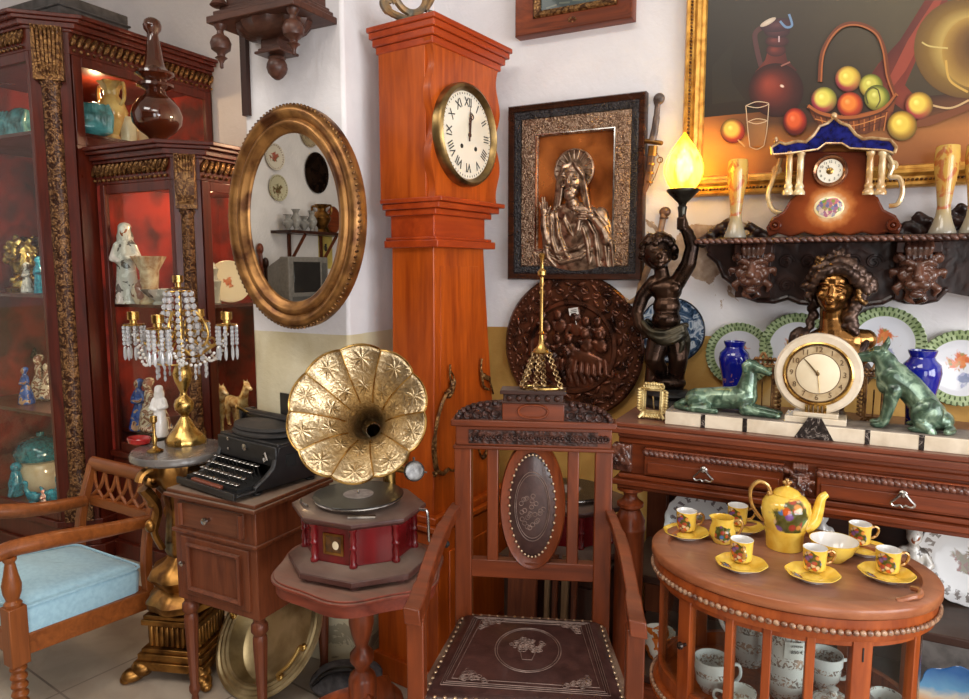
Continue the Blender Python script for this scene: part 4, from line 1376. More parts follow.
def big_painting():
    x0, x1, z0, z1 = -.515, .95, 1.69, 2.72
    Yw = 2.43
    o = V(((x0 + x1) / 2, Y1 - .001, (z0 + z1) / 2))
    t = T('still_life_painting', 'large still life of fruit basket and jug in a wide gold frame', 'painting', o, rot=WALLR)
    w, h = x1 - x0, z1 - z0
    mb = MB()
    mb.rectframe(w, h, [(0, 0), (0, .03), (.006, .04), (.014, .042), (.02, .034), (.03, .036), (.04, .045), (.05, .040), (.054, .03), (.062, .028), (.066, .02), (.066, 0)])
    f = P('frame', mb, plain('bright_gilt_frame', rgb(230, 176, 84), .34, .5, rgb(184, 124, 46), 30, .15), t, angle=30)
    mb = MB()
    for k in range(90):
        y = -h / 2 + .03 + k * .0112
        if y < h / 2 - .03: mb.ell((-w / 2 + .020, y, .037), (.0045, .0055, .004), (0, 0, .5), 6, 5)
    for k in range(130):
        x = -w / 2 + .03 + k * .0112
        if x < w / 2 - .03: mb.ell((x, -h / 2 + .020, .037), (.0055, .0045, .004), (0, 0, .5), 6, 5)
    P('frame_beading', mb, GILT, f)
    def to(x, y):
        p = onY(x, y, Y1 - .022)
        return (p.x - o.x, p.z - o.z)
    pt = Paint(to)
    pt.z = .018
    W2, H2 = w / 2 - .06, h / 2 - .06
    pt.v, pt.f, pt.c = [], [], []
    bgc = [[(66, 60, 50), (74, 68, 56), (84, 78, 66), (92, 88, 74), (80, 72, 58), (60, 50, 40)],
           [(58, 52, 42), (72, 64, 50), (88, 80, 64), (96, 90, 74), (82, 74, 58), (64, 52, 40)],
           [(40, 34, 27), (56, 46, 34), (86, 76, 56), (90, 82, 62), (78, 66, 48), (70, 52, 36)],
           [(34, 28, 22), (40, 30, 22), (66, 54, 38), (74, 60, 42), (72, 50, 34), (80, 50, 30)]]
    tk = pt.to
    pt.to = lambda x, y: (x, y)
    nx = [-W2 + 2 * W2 * i / 5 for i in range(6)]
    yt = to(800, 108)[1]
    pt.grid(nx, [H2, H2 * .55, .0, yt], bgc)
    yb = -H2
    pt.grid(nx, [yt, lerp(yt, yb, .22), lerp(yt, yb, .5), yb], [[(150, 92, 44), (60, 38, 24), (52, 34, 24), (70, 42, 26), (110, 62, 32), (140, 84, 40)],
        [(196, 126, 58), (70, 44, 28), (60, 38, 24), (120, 70, 36), (176, 104, 48), (190, 118, 56)], [(206, 140, 66), (176, 110, 52), (150, 92, 44), (190, 120, 56), (206, 140, 66), (214, 150, 70)], [(170, 98, 40), (160, 92, 38), (160, 92, 38), (176, 104, 44), (180, 110, 48), (176, 104, 44)]])
    pt.to = tk
    pt.poly([(712, 66), (738, 36), (730, 62), (732, 82), (745, 100), (712, 104)], (44, 38, 30))
    # red cloth
    pt.poly([(925, 0), (948, 0), (925, 40), (905, 85), (922, 104), (906, 112), (885, 96), (866, 82), (878, 64), (900, 40)], [(104, 44, 34), (120, 52, 40), (134, 54, 38), (120, 48, 34), (140, 62, 40), (110, 46, 30), (130, 54, 36), (96, 40, 32), (110, 46, 34), (86, 36, 30)])
    pt.poly([(934, 0), (942, 0), (906, 70), (892, 88), (886, 84), (908, 40)], (150, 66, 48))
    # copper bowl
    pt.blob((966, 48), 52, 50, [(92, 66, 34), (120, 92, 46), (150, 122, 62), (186, 156, 84), (130, 98, 44), (104, 74, 34)], (.3, -.1), 36)
    pt.blob((976, 52), 34, 36, [(74, 48, 26), (92, 62, 32), (128, 92, 44), (176, 138, 66)], (.2, -.3), 30)
    pt.line([(922, 42), (930, 46), (948, 48)], 1.6, (206, 182, 110)); pt.line([(946, 60), (950, 80), (968, 92)], 2.4, (206, 164, 80)); pt.line([(928, 104), (950, 108), (969, 100)], 2, (206, 170, 120))
    # jug
    pt.line([(762, 27), (755, 34), (757, 50), (761, 66)], 5, (84, 50, 50))
    pt.poly([(768, 50), (785, 50), (787, 60), (797, 70), (776, 84), (755, 72), (765, 60)], [(104, 42, 34), (80, 32, 30), (78, 30, 28), (66, 26, 24), (110, 44, 34), (84, 34, 28), (110, 46, 36)])
    pt.blob((776, 90), 27.5, 27, [(150, 62, 42), (128, 50, 36), (96, 36, 28), (66, 26, 22), (44, 18, 16)], (-.32, -.25), 40)
    pt.blob((776, 50), 10, 6.5, [(130, 56, 46), (92, 38, 36), (58, 26, 28)], (-.3, -.1)); pt.blob((777, 41), 12, 6, [(120, 58, 56), (82, 38, 40), (54, 28, 32)], (-.3, -.2)); pt.blob((777, 31), 13, 7, [(104, 54, 58), (74, 38, 44), (50, 28, 34)], (-.2, -.1))
    pt.blob((777, 25), 17, 7, [(96, 56, 60), (70, 40, 48), (54, 32, 40)], (0, 0), 26, -.12)
    pt.blob((768, 22), 9, 2.6, [(220, 206, 184), (190, 170, 150)], (0, 0), 16, -.5); pt.line([(780, 21), (786, 27), (792, 25), (789, 14)], 2.4, (112, 142, 176))
    pt.blob((782, 86), 2.4, 1.5, [(250, 240, 226), (200, 150, 130)], (0, 0), 10, .4); pt.line([(779, 36), (779, 42)], 1.4, (200, 170, 170)); pt.line([(781, 66), (790, 62)], 1.6, (150, 96, 84))
    # basket
    pt.poly([(807, 104), (815, 112), (850, 116), (884, 108), (897, 94), (893, 112), (884, 126), (866, 134), (830, 132), (814, 120)], [(120, 62, 30), (140, 74, 36), (156, 84, 40), (150, 78, 36), (130, 64, 32), (120, 60, 30), (112, 56, 28), (100, 50, 26), (96, 48, 26), (104, 52, 28)])
    for k in range(15): pt.line([(814 + k * 5.6, 112 + 3 * math.sin(k * .23)), (820 + k * 4.9, 131)], 1.3, (190, 110, 54) if k % 2 else (86, 42, 22))
    for j in range(3): pt.line([(812 + j * 3, 114 + j * 5), (850, 121 + j * 5), (888 - j * 3, 111 + j * 5)], 1.0, (206, 132, 70) if j % 2 else (96, 48, 26))
    def fruit(x, y, r, a, b, c, ry=None, ph=2.2):
        def rim(an): k = .5 + .5 * math.cos(an - ph); return tuple(int(lerp(p, q, k ** 1.3)) for p, q in zip(b, c))
        dk = lambda an: tuple(int(q * .55) for q in rim(an))
        pt.blob((x, y), r, ry or r, [tuple(min(255, q + 50) for q in a), a, a, rim, dk], (-.25, -.3), 24)
    fruit(848, 79, 13, (232, 206, 84), (214, 176, 66), (160, 50, 60)); fruit(871, 86, 12, (206, 196, 86), (150, 150, 52), (180, 150, 60))
    fruit(824, 100, 13, (226, 214, 96), (176, 172, 66), (168, 44, 66)); fruit(877, 98, 13, (196, 190, 84), (120, 128, 44), (150, 140, 50)); fruit(850, 105, 13, (234, 130, 48), (196, 70, 28), (170, 50, 26))
    pt.line([(868, 104), (866, 94), (872, 88), (878, 90)], 1.4, (84, 80, 34)); pt.line([(878, 90), (880, 100), (876, 108)], 1.4, (100, 90, 40))
    for off, cl, wd in ((0, (112, 56, 30), 4.5), (1.2, (170, 96, 50), 1.6)):
        pt.line([(820 + off, 82), (823 + off, 52), (838, 29 + off), (856, 24 + off), (875, 32 + off), (884 - off, 50), (888 - off, 76), (895 - off, 96)], wd, cl)
    pt.line([(808, 106), (822, 114), (850, 118), (882, 110), (897, 94)], 4, (166, 92, 44)); pt.line([(808, 108), (822, 116), (850, 120), (882, 112), (897, 96)], 1.5, (84, 42, 22))
    pt.poly([(890, 130), (925, 118), (969, 104), (969, 110), (930, 126)], (120, 66, 34))
    fruit(919, 106, 14, (236, 206, 84), (200, 156, 56), (170, 56, 56)); fruit(902, 126, 15, (240, 204, 80), (196, 146, 44), (170, 130, 44)); fruit(795, 122, 12, (226, 96, 44), (176, 46, 26), (120, 30, 20), 14)
    fruit(733, 131, 12.5, (226, 190, 84), (176, 54, 36), (150, 120, 50), None, 4)
    # glass of water
    pt.poly([(748, 122), (767, 120), (764, 146), (750, 147)], [(120, 86, 56), (150, 106, 66), (160, 112, 66), (140, 96, 58)])
    for q in ([(746, 106), (748, 130), (750, 147)], [(769, 104), (767, 130), (764, 146)], [(750, 147), (757, 149.5), (764, 146)], [(746, 106), (757, 102), (769, 104), (758, 108), (746, 106)], [(748, 122), (757, 119), (767, 121), (757, 124), (748, 122)]): pt.line(q, .8, (214, 190, 160))
    pt.line([(745, 147), (738, 140)], 1.4, (200, 160, 110))
    pt.build('canvas', t)
    mb = MB(); mb.box2((-w / 2 + .01, -h / 2 + .01, .0), (w / 2 - .01, h / 2 - .01, .012)); P('backing_board', mb, W_DARK, t)


big_painting()


def top_picture():
    x0, x1, z0, z1 = -1.125, -.69, 2.29, 2.74
    o = V(((x0 + x1) / 2, Y1 - .001, (z0 + z1) / 2))
    t = T('framed_picture', 'dark picture in a wide mahogany frame high on the wall above the metal icon', 'picture', o, rot=WALLR)
    w, h = x1 - x0, z1 - z0
    mb = MB(); mb.rectframe(w, h, [(0, 0), (0, .045), (.004, .05), (.062, .022), (.064, 0)]); P('frame', mb, W_RED, t)
    mb = MB(); mb.rectframe(w - .124, h - .124, [(0, 0), (0, .026), (.006, .032), (.024, .022), (.026, 0)]); P('gilt_slip', mb, GILT, t)
    pt = Paint(lambda x, y: (x, y)); pt.z = .012
    a, b = w / 2 - .08, h / 2 - .08
    pt.grid([-a, -a / 3, a / 3, a], [b, 0, -b * .6, -b], [[(120, 140, 150)] * 4, [(96, 116, 116), (84, 104, 96), (110, 122, 118), (96, 112, 112)], [(70, 84, 80), (50, 62, 58), (64, 80, 76), (78, 92, 88)], [(52, 66, 68), (40, 52, 52), (60, 76, 78), (56, 70, 70)]])
    for k in range(7): pt.line([(-a * .8 + k * .05, -b * .9 + .012 * math.sin(k)), (-a * .8 + k * .05 + .04, -b * .86)], .006, (92, 98, 84))
    pt.build('canvas', t)
    mb = MB()
    for k in range(9):
        a_ = 2 * PI * k / 9
        mb.ell((.012 * math.cos(a_), -h / 2 + .03 + .008 * math.sin(a_), .04), (.005, .003, .003), (0, 0, a_), 6, 5)
    P('gilt_flower', mb, GILT, t)


top_picture()
PEWTER = plain('warm_pewter', rgb(176, 150, 128), .34, .85, rgb(96, 74, 60), 40, .1)


def icon():
    p0, p1 = onY(508, 107, 2.43), onY(645, 91, 2.43)
    x0, x1, z0, z1 = -1.157, -.640, 1.41, 2.05
    o = V(((x0 + x1) / 2, Y1 - .001, (z0 + z1) / 2))
    t = T('relief_icon', 'metal relief of a haloed bearded saint in a carved black wooden frame', 'icon', o, rot=WALLR)
    w, h = x1 - x0, z1 - z0
    mb = MB(); mb.rectframe(w, h, [(0, 0), (0, .034), (.004, .040), (.022, .034), (.024, .030), (.024, 0)])
    f = P('frame', mb, wood('tortoise_wood', rgb(28, 15, 11), rgb(76, 40, 24), 'X', 1.6, .25, .5), t)
    mb = MB(); mb.rectframe(w - .046, h - .046, [(0, 0), (0, .030), (.006, .033), (.026, .026), (.028, 0)])
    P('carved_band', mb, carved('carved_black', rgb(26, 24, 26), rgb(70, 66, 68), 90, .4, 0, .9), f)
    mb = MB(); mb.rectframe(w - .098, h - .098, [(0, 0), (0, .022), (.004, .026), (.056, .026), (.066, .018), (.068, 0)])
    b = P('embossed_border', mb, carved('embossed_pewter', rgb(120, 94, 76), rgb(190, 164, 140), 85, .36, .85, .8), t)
    mb = MB(); mb.rectframe(w - .214, h - .214, [(0, .018), (0, .027), (.004, .028), (.006, .018)]); P('inner_fillet', mb, SILVER, b)
    mb = MB(); mb.box2((-w / 2 + .05, -h / 2 + .05, .0), (w / 2 - .05, h / 2 - .05, .010))
    P('copper_ground', mb, plain('copper_ground', rgb(206, 122, 60), .25, .6, rgb(120, 60, 26), 7), t)
    def q(x, y, z=0.0):
        p = onY(x, y, 2.45)
        return V((p.x - o.x, p.z - o.z, .012 + z))
    mb = MB()
    E = lambda x, y, r, z=0.0, rz=0: mb.ell(q(x, y, z), r, (0, 0, rz))
    # robe mass
    for (x, y, rx, ry, rz, z) in ((576, 236, .098, .085, .022, 0), (577, 262, .122, .070, .022, 0), (554, 240, .05, .085, .020, .002), (600, 238, .055, .09, .022, .002), (608, 258, .035, .06, .018, 0), (575, 214, .088, .045, .024, .004), (552, 220, .030, .04, .022, .002), (600, 219, .034, .045, .022, .002)): E(x, y, (rx, ry, rz), z)
    E(573, 181, (.034, .042, .028), .018); E(573, 190, (.026, .030, .022), .020); E(573, 171, (.036, .026, .022), .012)
    E(573, 203, (.026, .026, .022), .014)
    # face
    E(571.5, 182.5, (.0055, .014, .009), .045); E(566, 177, (.010, .004, .006), .041, -.1); E(578, 177, (.010, .004, .006), .041, .1); E(572, 196, (.022, .020, .014), .032); E(572, 192, (.026, .016, .014), .028); E(565, 187, (.008, .008, .006), .038); E(579, 187, (.008, .008, .006), .038); E(572, 190.5, (.012, .0035, .004), .043)
    for sx in (-1, 1):
        for d, w in ((0, 0), (2.2, 1.5), (4, 4)): mb.chain([q(573 + sx * 2, 166.5 - d * .3, .018), q(573 + sx * (8 + d * .6), 173, .022), q(573 + sx * (9.5 + d), 185, .022), q(573 + sx * (11 + d), 196, .018), q(573 + sx * (13 + d * 1.2), 206 + w, .018)], [.008, .009, .009, .008, .005], 8)
    for dx in (-1, 1):
        for k in range(3): mb.chain([q(573 + dx * .5, 163.5 + k * .8, .018), q(573 + dx * (5 + k), 165.5 + k * 1.5, .030 + .002 * k), q(573 + dx * (9 + k * .6), 171 + k * 1.6, .026)], [.007, .008, .008], 8)
        E(573 + dx * 5.2, 180, (.0065, .003, .004), .043)
    # folds of the robe
    random.seed(11)
    for a, b_, c, d in (((557, 214), (560, 235), (568, 255), (578, 266)), ((552, 216), (553, 238), (558, 256), (568, 268)), ((548, 224), (546, 240), (549, 255), (555, 266)), ((590, 212), (600, 226), (606, 244), (608, 266)), ((596, 211), (608, 226), (613, 247), (614, 266)), ((588, 220), (596, 234), (598, 250), (599, 266)), ((584, 228), (588, 240), (590, 254), (590, 266)), ((545, 246), (560, 254), (580, 248), (594, 238)), ((547, 254), (562, 263), (582, 258), (597, 246)), ((568, 209), (566, 220), (570, 230), (577, 240)), ((580, 209), (581, 220), (579, 230), (575, 240)), ((541, 262), (545, 252), (550, 258), (556, 266))):
        mb.chain([q(*a, .018), q(*b_, .022), q(*c, .022), q(*d, .014)], [.006, .008, .008, .005], 8)
    # raised hand, left; hand on the breast, right
    mb.chain([q(549, 242, .014), q(546, 228, .024), q(546, 217, .026)], [.020, .015, .012], 8); E(546, 212, (.013, .016, .011), .026)
    for k in range(4): mb.cap(q(543 + k * 2.2, 209, .030), q(542 + k * 2.4, 200 - (2 if k in (1, 2) else -3), .030), .0045, .0036, 8)
    mb.cap(q(550, 213, .03), q(553, 207, .03), .0045, .0036, 8)
    mb.chain([q(608, 240, .016), q(604, 229, .026), q(597, 220, .034)], [.024, .018, .014], 8); E(592, 216, (.017, .011, .010), .036)
    for k in range(4): mb.cap(q(589, 212.5 + k * 2.5, .040), q(581, 211.5 + k * 2.7, .040), .0044, .0036, 8)
    # heart with rays
    E(576, 209, (.009, .010, .007), .036)
    for k in range(8): a_ = k * PI / 4; mb.cap(q(576 + 2 * math.cos(a_), 209 + 2 * math.sin(a_), .034), q(576 + 5 * math.cos(a_), 209 + 5 * math.sin(a_), .030), .0025, .0012, 6)
    P('saint_relief', organic(mb, .0018, 2), PEWTER, t)
    mb = MB()
    hc = q(574, 170, .006)
    mb.lathe([(.076, .0), (.076, .007), (.071, .010), (.067, .007), (.03, .005), (.001, .005)], hc - V((0, 0, .004)), 40)
    for k in range(20):
        a_ = 2 * PI * k / 20
        mb.cap(hc + V((.040 * math.cos(a_), .040 * math.sin(a_), .003)), hc + V((.067 * math.cos(a_), .067 * math.sin(a_), .004)), .002, .0036, 6)
    P('halo', mb, PEWTER, t)


icon()


def carved_plate():
    c = onY(569.5, 347.5, 2.42)
    t = T('carved_wall_plate', 'large round carved copper-brown plate with a relief scene and price tag on the wall', 'plate', (c.x, Y1 - .022, c.z), rot=WALLR)
    r = .268
    m = plain('patinated_copper', rgb(108, 64, 44), .28, .6, rgb(42, 25, 20), 18, .1)
    mb = MB()
    mb.lathe([(r, -.012), (r + .004, .004), (r - .004, .012), (r - .016, .010), (.178, .004), (.172, .014), (.160, .016), (.152, .006), (.001, .002), (.001, -.012)], seg=80)
    P('dish', mb, m, t)
    mb = MB()
    random.seed(5)
    for k in range(84):                               # scrolling foliage on the rim
        a = 2 * PI * k / 84
        rr = .212 + .028 * math.sin(k * 2.1)
        mb.ell((rr * math.cos(a), rr * math.sin(a), .008), (.018, .008, .007), (0, 0, a + 1.1 * (-1) ** k), 8, 5)
        if k % 3 == 0: mb.torus((.215 * math.cos(a), .215 * math.sin(a), .009), .012, .004, seg=12, rs=5)
        mb.ell((.255 * math.cos(a), .255 * math.sin(a), .011), (.007, .006, .004), None, 6, 5)
    P('rim_foliage', mb, m, t)
    mb = MB()
    for k in range(13):                               # crowd of figures around a table
        x, y = -.09 + (k % 5) * .045 + random.uniform(-.012, .012), .075 - (k // 5) * .055 + random.uniform(-.012, .012)
        mb.ell((x, y, .016), (.013, .016, .013), None, 10, 7); mb.ell((x, y + .006, .018), (.014, .013, .010), None, 8, 6); mb.ell((x + .004, y - .032, .010), (.022, .026, .012), (0, 0, random.uniform(-.5, .5)), 10, 7)
        mb.chain([(x - .015, y - .022, .016), (x - .03 + random.uniform(0, .05), y - .045, .018)], [.007, .005], 8)
    for k in range(11): mb.chain([(-.07 + k * .017, -.045, .012), (-.085 + k * .019, -.085, .016), (-.08 + k * .020, -.125 + abs(k - 5) * .006, .010)], [.006, .008, .004], 8)
    mb.ell((.03, -.035, .008), (.09, .022, .012), (0, 0, -.3)); mb.cap((.02, .11, .014), (.035, .03, .016), .005, .004); mb.ell((0, -.1, .004), (.11, .04, .008))
    mb.v = [V((v.x * 1.3, v.y * 1.22 + .012, v.z)) for v in mb.v]
    P('relief_scene', organic(mb, .003, 2), m, t)
    mb = MB(); mb.box((.012, .178 - .045, .022), (.036, .026, .001), (0, 0, .18)); mb.tube([(.012, .12, .02), (.026, .085, .028)], .001, 5)
    tg = P('price_tag', mb, PAPER, t)
    mb = MB()
    for k, l in ((.138, .022), (.132, .026), (.126, .018)): mb.box((.012, k, .0229), (l, .0025, .0004), (0, 0, .18))
    P('tag_writing', mb, INK, tg)


carved_plate()


def dagger():
    t = T('curved_dagger', 'long curved dagger in a brass-bound scabbard, hung right of the icon', 'dagger', (0, 0, 0))
    q = lambda x, y, o=.03: onY(x, y, Y1 - o)
    mb = MB(); mb.tube(cr([q(658, 98), q(657, 112), q(655, 128), q(652, 142)], 5), [.014] * 3 + [.010] * 4 + [.012] * 4 + [.013] * 5, 10, flat=.6); mb.ell(q(659, 99), (.020, .012, .020))
    P('hilt', mb, plain('horn_hilt', rgb(104, 88, 80), .35, 0, rgb(60, 48, 44), 30), t)
    mb = MB(); mb.cap(q(646, 141), q(661, 143), .008, .008); mb.tube([q(653, 146), q(652, 156)], .016, 10, flat=.6)
    for y in (163, 172, 181): mb.tube([q(651 - (y - 163) * .12, y), q(650.6 - (y - 163) * .12, y + 2)], .0145, 10, flat=.6)
    mb.torus(q(660, 160), .009, .0022, 'Y', 14, 5); mb.tube([q(655, 150), q(661, 160), q(655, 176), q(650, 186)], .0015, 5)
    P('brass_mounts', mb, OLDGOLD, t)
    mb = MB(); mb.tube(cr([q(652, 146), q(650, 165), q(647, 182), q(641, 197), q(634, 208)], 6), [.0135] * 13 + [.012 - .0007 * i for i in range(12)], 10, flat=.6)
    P('scabbard', mb, plain('leather_scabbard', rgb(112, 78, 56), .45, .1, rgb(66, 42, 32), 24), t)


dagger()


def sabre():
    t = T('curved_horn_pistol', 'old curved horn-handled weapon on the wall behind the bronze cherub', 'weapon', (0, 0, 0))
    q = lambda x, y, o=.025: onY(x, y, Y1 - o)
    mb = MB(); mb.tube(cr([q(664, 214), q(659, 236), q(650, 262), q(641, 285)], 5), [.013, .012, .011, .011, .012, .013, .014, .014, .014, .014, .014, .013, .012, .012, .011, .011], 9)
    P('shaft', mb, plain('aged_wood', rgb(150, 116, 84), .45, 0, rgb(96, 66, 46), 30), t)
    mb = MB(); mb.ell(q(665, 212), (.020, .014, .018)); mb.torus(q(664, 218), .012, .004, 'Z', 14, 6); mb.torus(q(660, 232), .012, .003, 'Z', 14, 6)
    P('pommel', mb, plain('brown_horn', rgb(120, 84, 58), .35, .1, rgb(70, 46, 34), 40), t)
    mb = MB(); mb.tube(cr([q(641, 283), q(638, 296), q(630, 302), q(625, 298)], 5), [.011] * 5 + [.009] * 5 + [.007] * 3 + [.005, .004, .003], 9)
    P('horn_tip', mb, plain('pale_horn', rgb(176, 142, 104), .35, 0, rgb(116, 88, 64), 30), t)


sabre()


# ------------------------------------------------------------------ openwork green-rimmed plates
def china(name, base, rim, r_in, spots, pierced=True, bits=None):
    s = NT(name)
    co = s.coord((1, 1, 1))
    ln = s.n('ShaderNodeVectorMath', operation='LENGTH'); s.l(s.coord((1, 1, 0)), ln.inputs[0])
    rad = ln.outputs['Value']
    sx = s.n('ShaderNodeSeparateXYZ'); s.l(co, sx.inputs[0])
    an = s.math('ARCTAN2', sx.outputs[1], sx.outputs[0])
    c = base
    n1, n2 = s.noise(co, 70, 4, 1.0), s.noise(co, 34, 4, .8)
    for (px, py, pr, cols) in spots:                 # painted flower sprays
        d = s.n('ShaderNodeVectorMath', operation='DISTANCE'); s.l(s.coord((1, 1, 0)), d.inputs[0]); d.inputs[1].default_value = (px, py, 0)
        f = s.math('ADD', s.math('SUBTRACT', 1, s.math('DIVIDE', d.outputs['Value'], pr)), s.math('MULTIPLY', s.math('SUBTRACT', n2, .5), 2.4))
        k = s.math('MULTIPLY', s.math('SUBTRACT', f, .30), 5, True)
        c = s.mix(k, c, s.ramp(s.vor(co, 90, 'F1', 1), [(.0, rgb(*cols[0])), (.45, rgb(*cols[1])), (.7, rgb(*cols[2])), (1, rgb(*cols[0]))]))
    if rim:
        k = s.math('GREATER_THAN', rad, r_in)
        lat = s.math('SINE', s.math('MULTIPLY', an, 44))
        hole = s.math('GREATER_THAN', s.math('MULTIPLY', lat, s.math('SINE', s.math('MULTIPLY', s.math('SUBTRACT', rad, r_in), PI * 2 / .030))), .35)
        rc = s.mix(s.math('MULTIPLY', hole, 1.0 if pierced else 0), s.ramp(n2, [(.3, rgb(*rim[0])), (.7, rgb(*rim[1]))]), rgb(*rim[2]))
        c = s.mix(k, c, rc)
    if bits:                                          # brown sprigs round the border
        k = s.math('MULTIPLY', s.math('GREATER_THAN', s.math('SINE', s.math('ADD', s.math('MULTIPLY', an, bits[2]), s.math('MULTIPLY', n1, 9))), .25), s.math('LESS_THAN', s.math('ABSOLUTE', s.math('SUBTRACT', rad, bits[0])), bits[1]))
        c = s.mix(s.math('MULTIPLY', k, .8), c, rgb(*bits[3]))
    s.set(color=c, rough=.14, coat=.5)
    return s.m


GREENC = china('green_rim_china', rgb(222, 224, 230), [(128, 150, 96), (186, 202, 160), (84, 100, 66)], .080, [(.0, .018, .040, [(206, 96, 60), (222, 140, 84), (120, 140, 80)]), (.012, -.034, .030, [(150, 160, 196), (176, 180, 206), (130, 140, 170)])])
def wall_plate(name, label, x, y, r, mat, lobes, group, tilt=0.0, Y=None, wob=.035):
    c = onY(x, y, 2.43)
    k = r / .106
    mb = MB()
    mb.lathe([(.03, -.004), (.070, 0), (.104, .012), (.106, .014), (.104, .0165), (.072, .005), (.06, .002), (.001, .002)], seg=96, wob=lambda a, i: 1 + wob * abs(math.sin(lobes * a / 2)) * (1 if 2 <= i <= 4 else 0))
    o = S(name, mb, mat, label, 'plate', (c.x, Y or (Y1 - .012), c.z), rot=(PI / 2 - tilt, 0, 0), group=group)
    o.scale = (k, k, k)
    return o


GG = 'green openwork plates on the wall'
wall_plate('wall_plate', 'green-rimmed openwork china plate, partly behind the left cobalt vase', 738, 355, .104, GREENC, 36, GG)
wall_plate('wall_plate', 'green-rimmed openwork china plate, mostly hidden behind the bronze bust', 797, 349, .112, GREENC, 36, GG)
wall_plate('wall_plate', 'green-rimmed openwork china plate with orange flowers, above the sitting dog', 884, 344, .110, GREENC, 36, GG)
wall_plate('wall_plate', 'green-rimmed openwork china plate with orange flowers, furthest right, beside cobalt vase', 962, 369, .110, GREENC, 36, GG)
s = NT('delft_blue')
nz = s.noise(s.coord((1, 1, 1)), 16, 6, 2.2)
s.set(color=s.ramp(nz, [(.36, rgb(26, 40, 60)), (.46, rgb(70, 96, 126)), (.53, rgb(206, 216, 224)), (.6, rgb(96, 122, 150)), (.7, rgb(38, 54, 78))]), rough=.15, coat=.5)
DELFT = s.m
mb = MB()
mb.lathe([(.04, -.004), (.085, 0), (.112, .008), (.114, .010), (.112, .0125), (.085, .006), (.001, .003)], seg=64); mb.m = 1; mb.torus((0, 0, .010), .112, .003, seg=64)
pc = onY(670, 331, 2.43)
S('wall_plate', mb, [DELFT, plain('navy_edge', rgb(24, 30, 44), .25)], 'dark blue and white scenic plate on the wall behind the bronze cherub', 'plate', (pc.x, Y1 - .012, pc.z), rot=WALLR)


# ------------------------------------------------------------------ carved wall shelf with lion masks
def lion(name, parent, loc, sc, mat, rot=(0, 0, 0)):
    mb = MB()                                        # faces -y
    mb.ell((0, 0, 0), (.05, .035, .06)); mb.ell((0, -.024, -.022), (.034, .03, .028)); mb.ell((-.015, -.042, -.03), (.018, .014, .014)); mb.ell((.015, -.042, -.03), (.018, .014, .014))
    mb.cap((0, -.032, .03), (0, -.052, -.008), .010, .014); mb.ell((0, -.056, -.014), (.014, .008, .008)); mb.ell((0, -.028, -.058), (.020, .018, .012))
    for sx in (-1, 1):
        mb.chain([(sx * .008, -.036, .026), (sx * .026, -.036, .034), (sx * .042, -.02, .026)], [.008, .010, .006], 8); mb.ell((sx * .022, -.034, .012), (.009, .006, .006)); mb.ell((sx * .036, -.02, -.004), (.014, .014, .018)); mb.ell((sx * .050, -.002, .044), (.014, .010, .016))
        for k in range(5):
            a = R(80 - k * 38)
            mb.chain([(sx * .042 * math.cos(a), -.008, .052 * math.sin(a)), (sx * .062 * math.cos(a), -.010, .074 * math.sin(a)), (sx * .066 * math.cos(a - .25), -.002, .084 * math.sin(a - .2))], [.012, .011, .005], 8)
    for k in range(5): mb.chain([(-.024 + k * .012, -.016, .05), (-.028 + k * .014, -.022, .072), (-.03 + k * .015, -.008, .092)], [.007, .009, .006], 8)
    o = P(name, organic(mb, .0032, 3), mat, parent, loc=loc, rot=rot)
    o.scale = (sc, sc, sc)
    return o


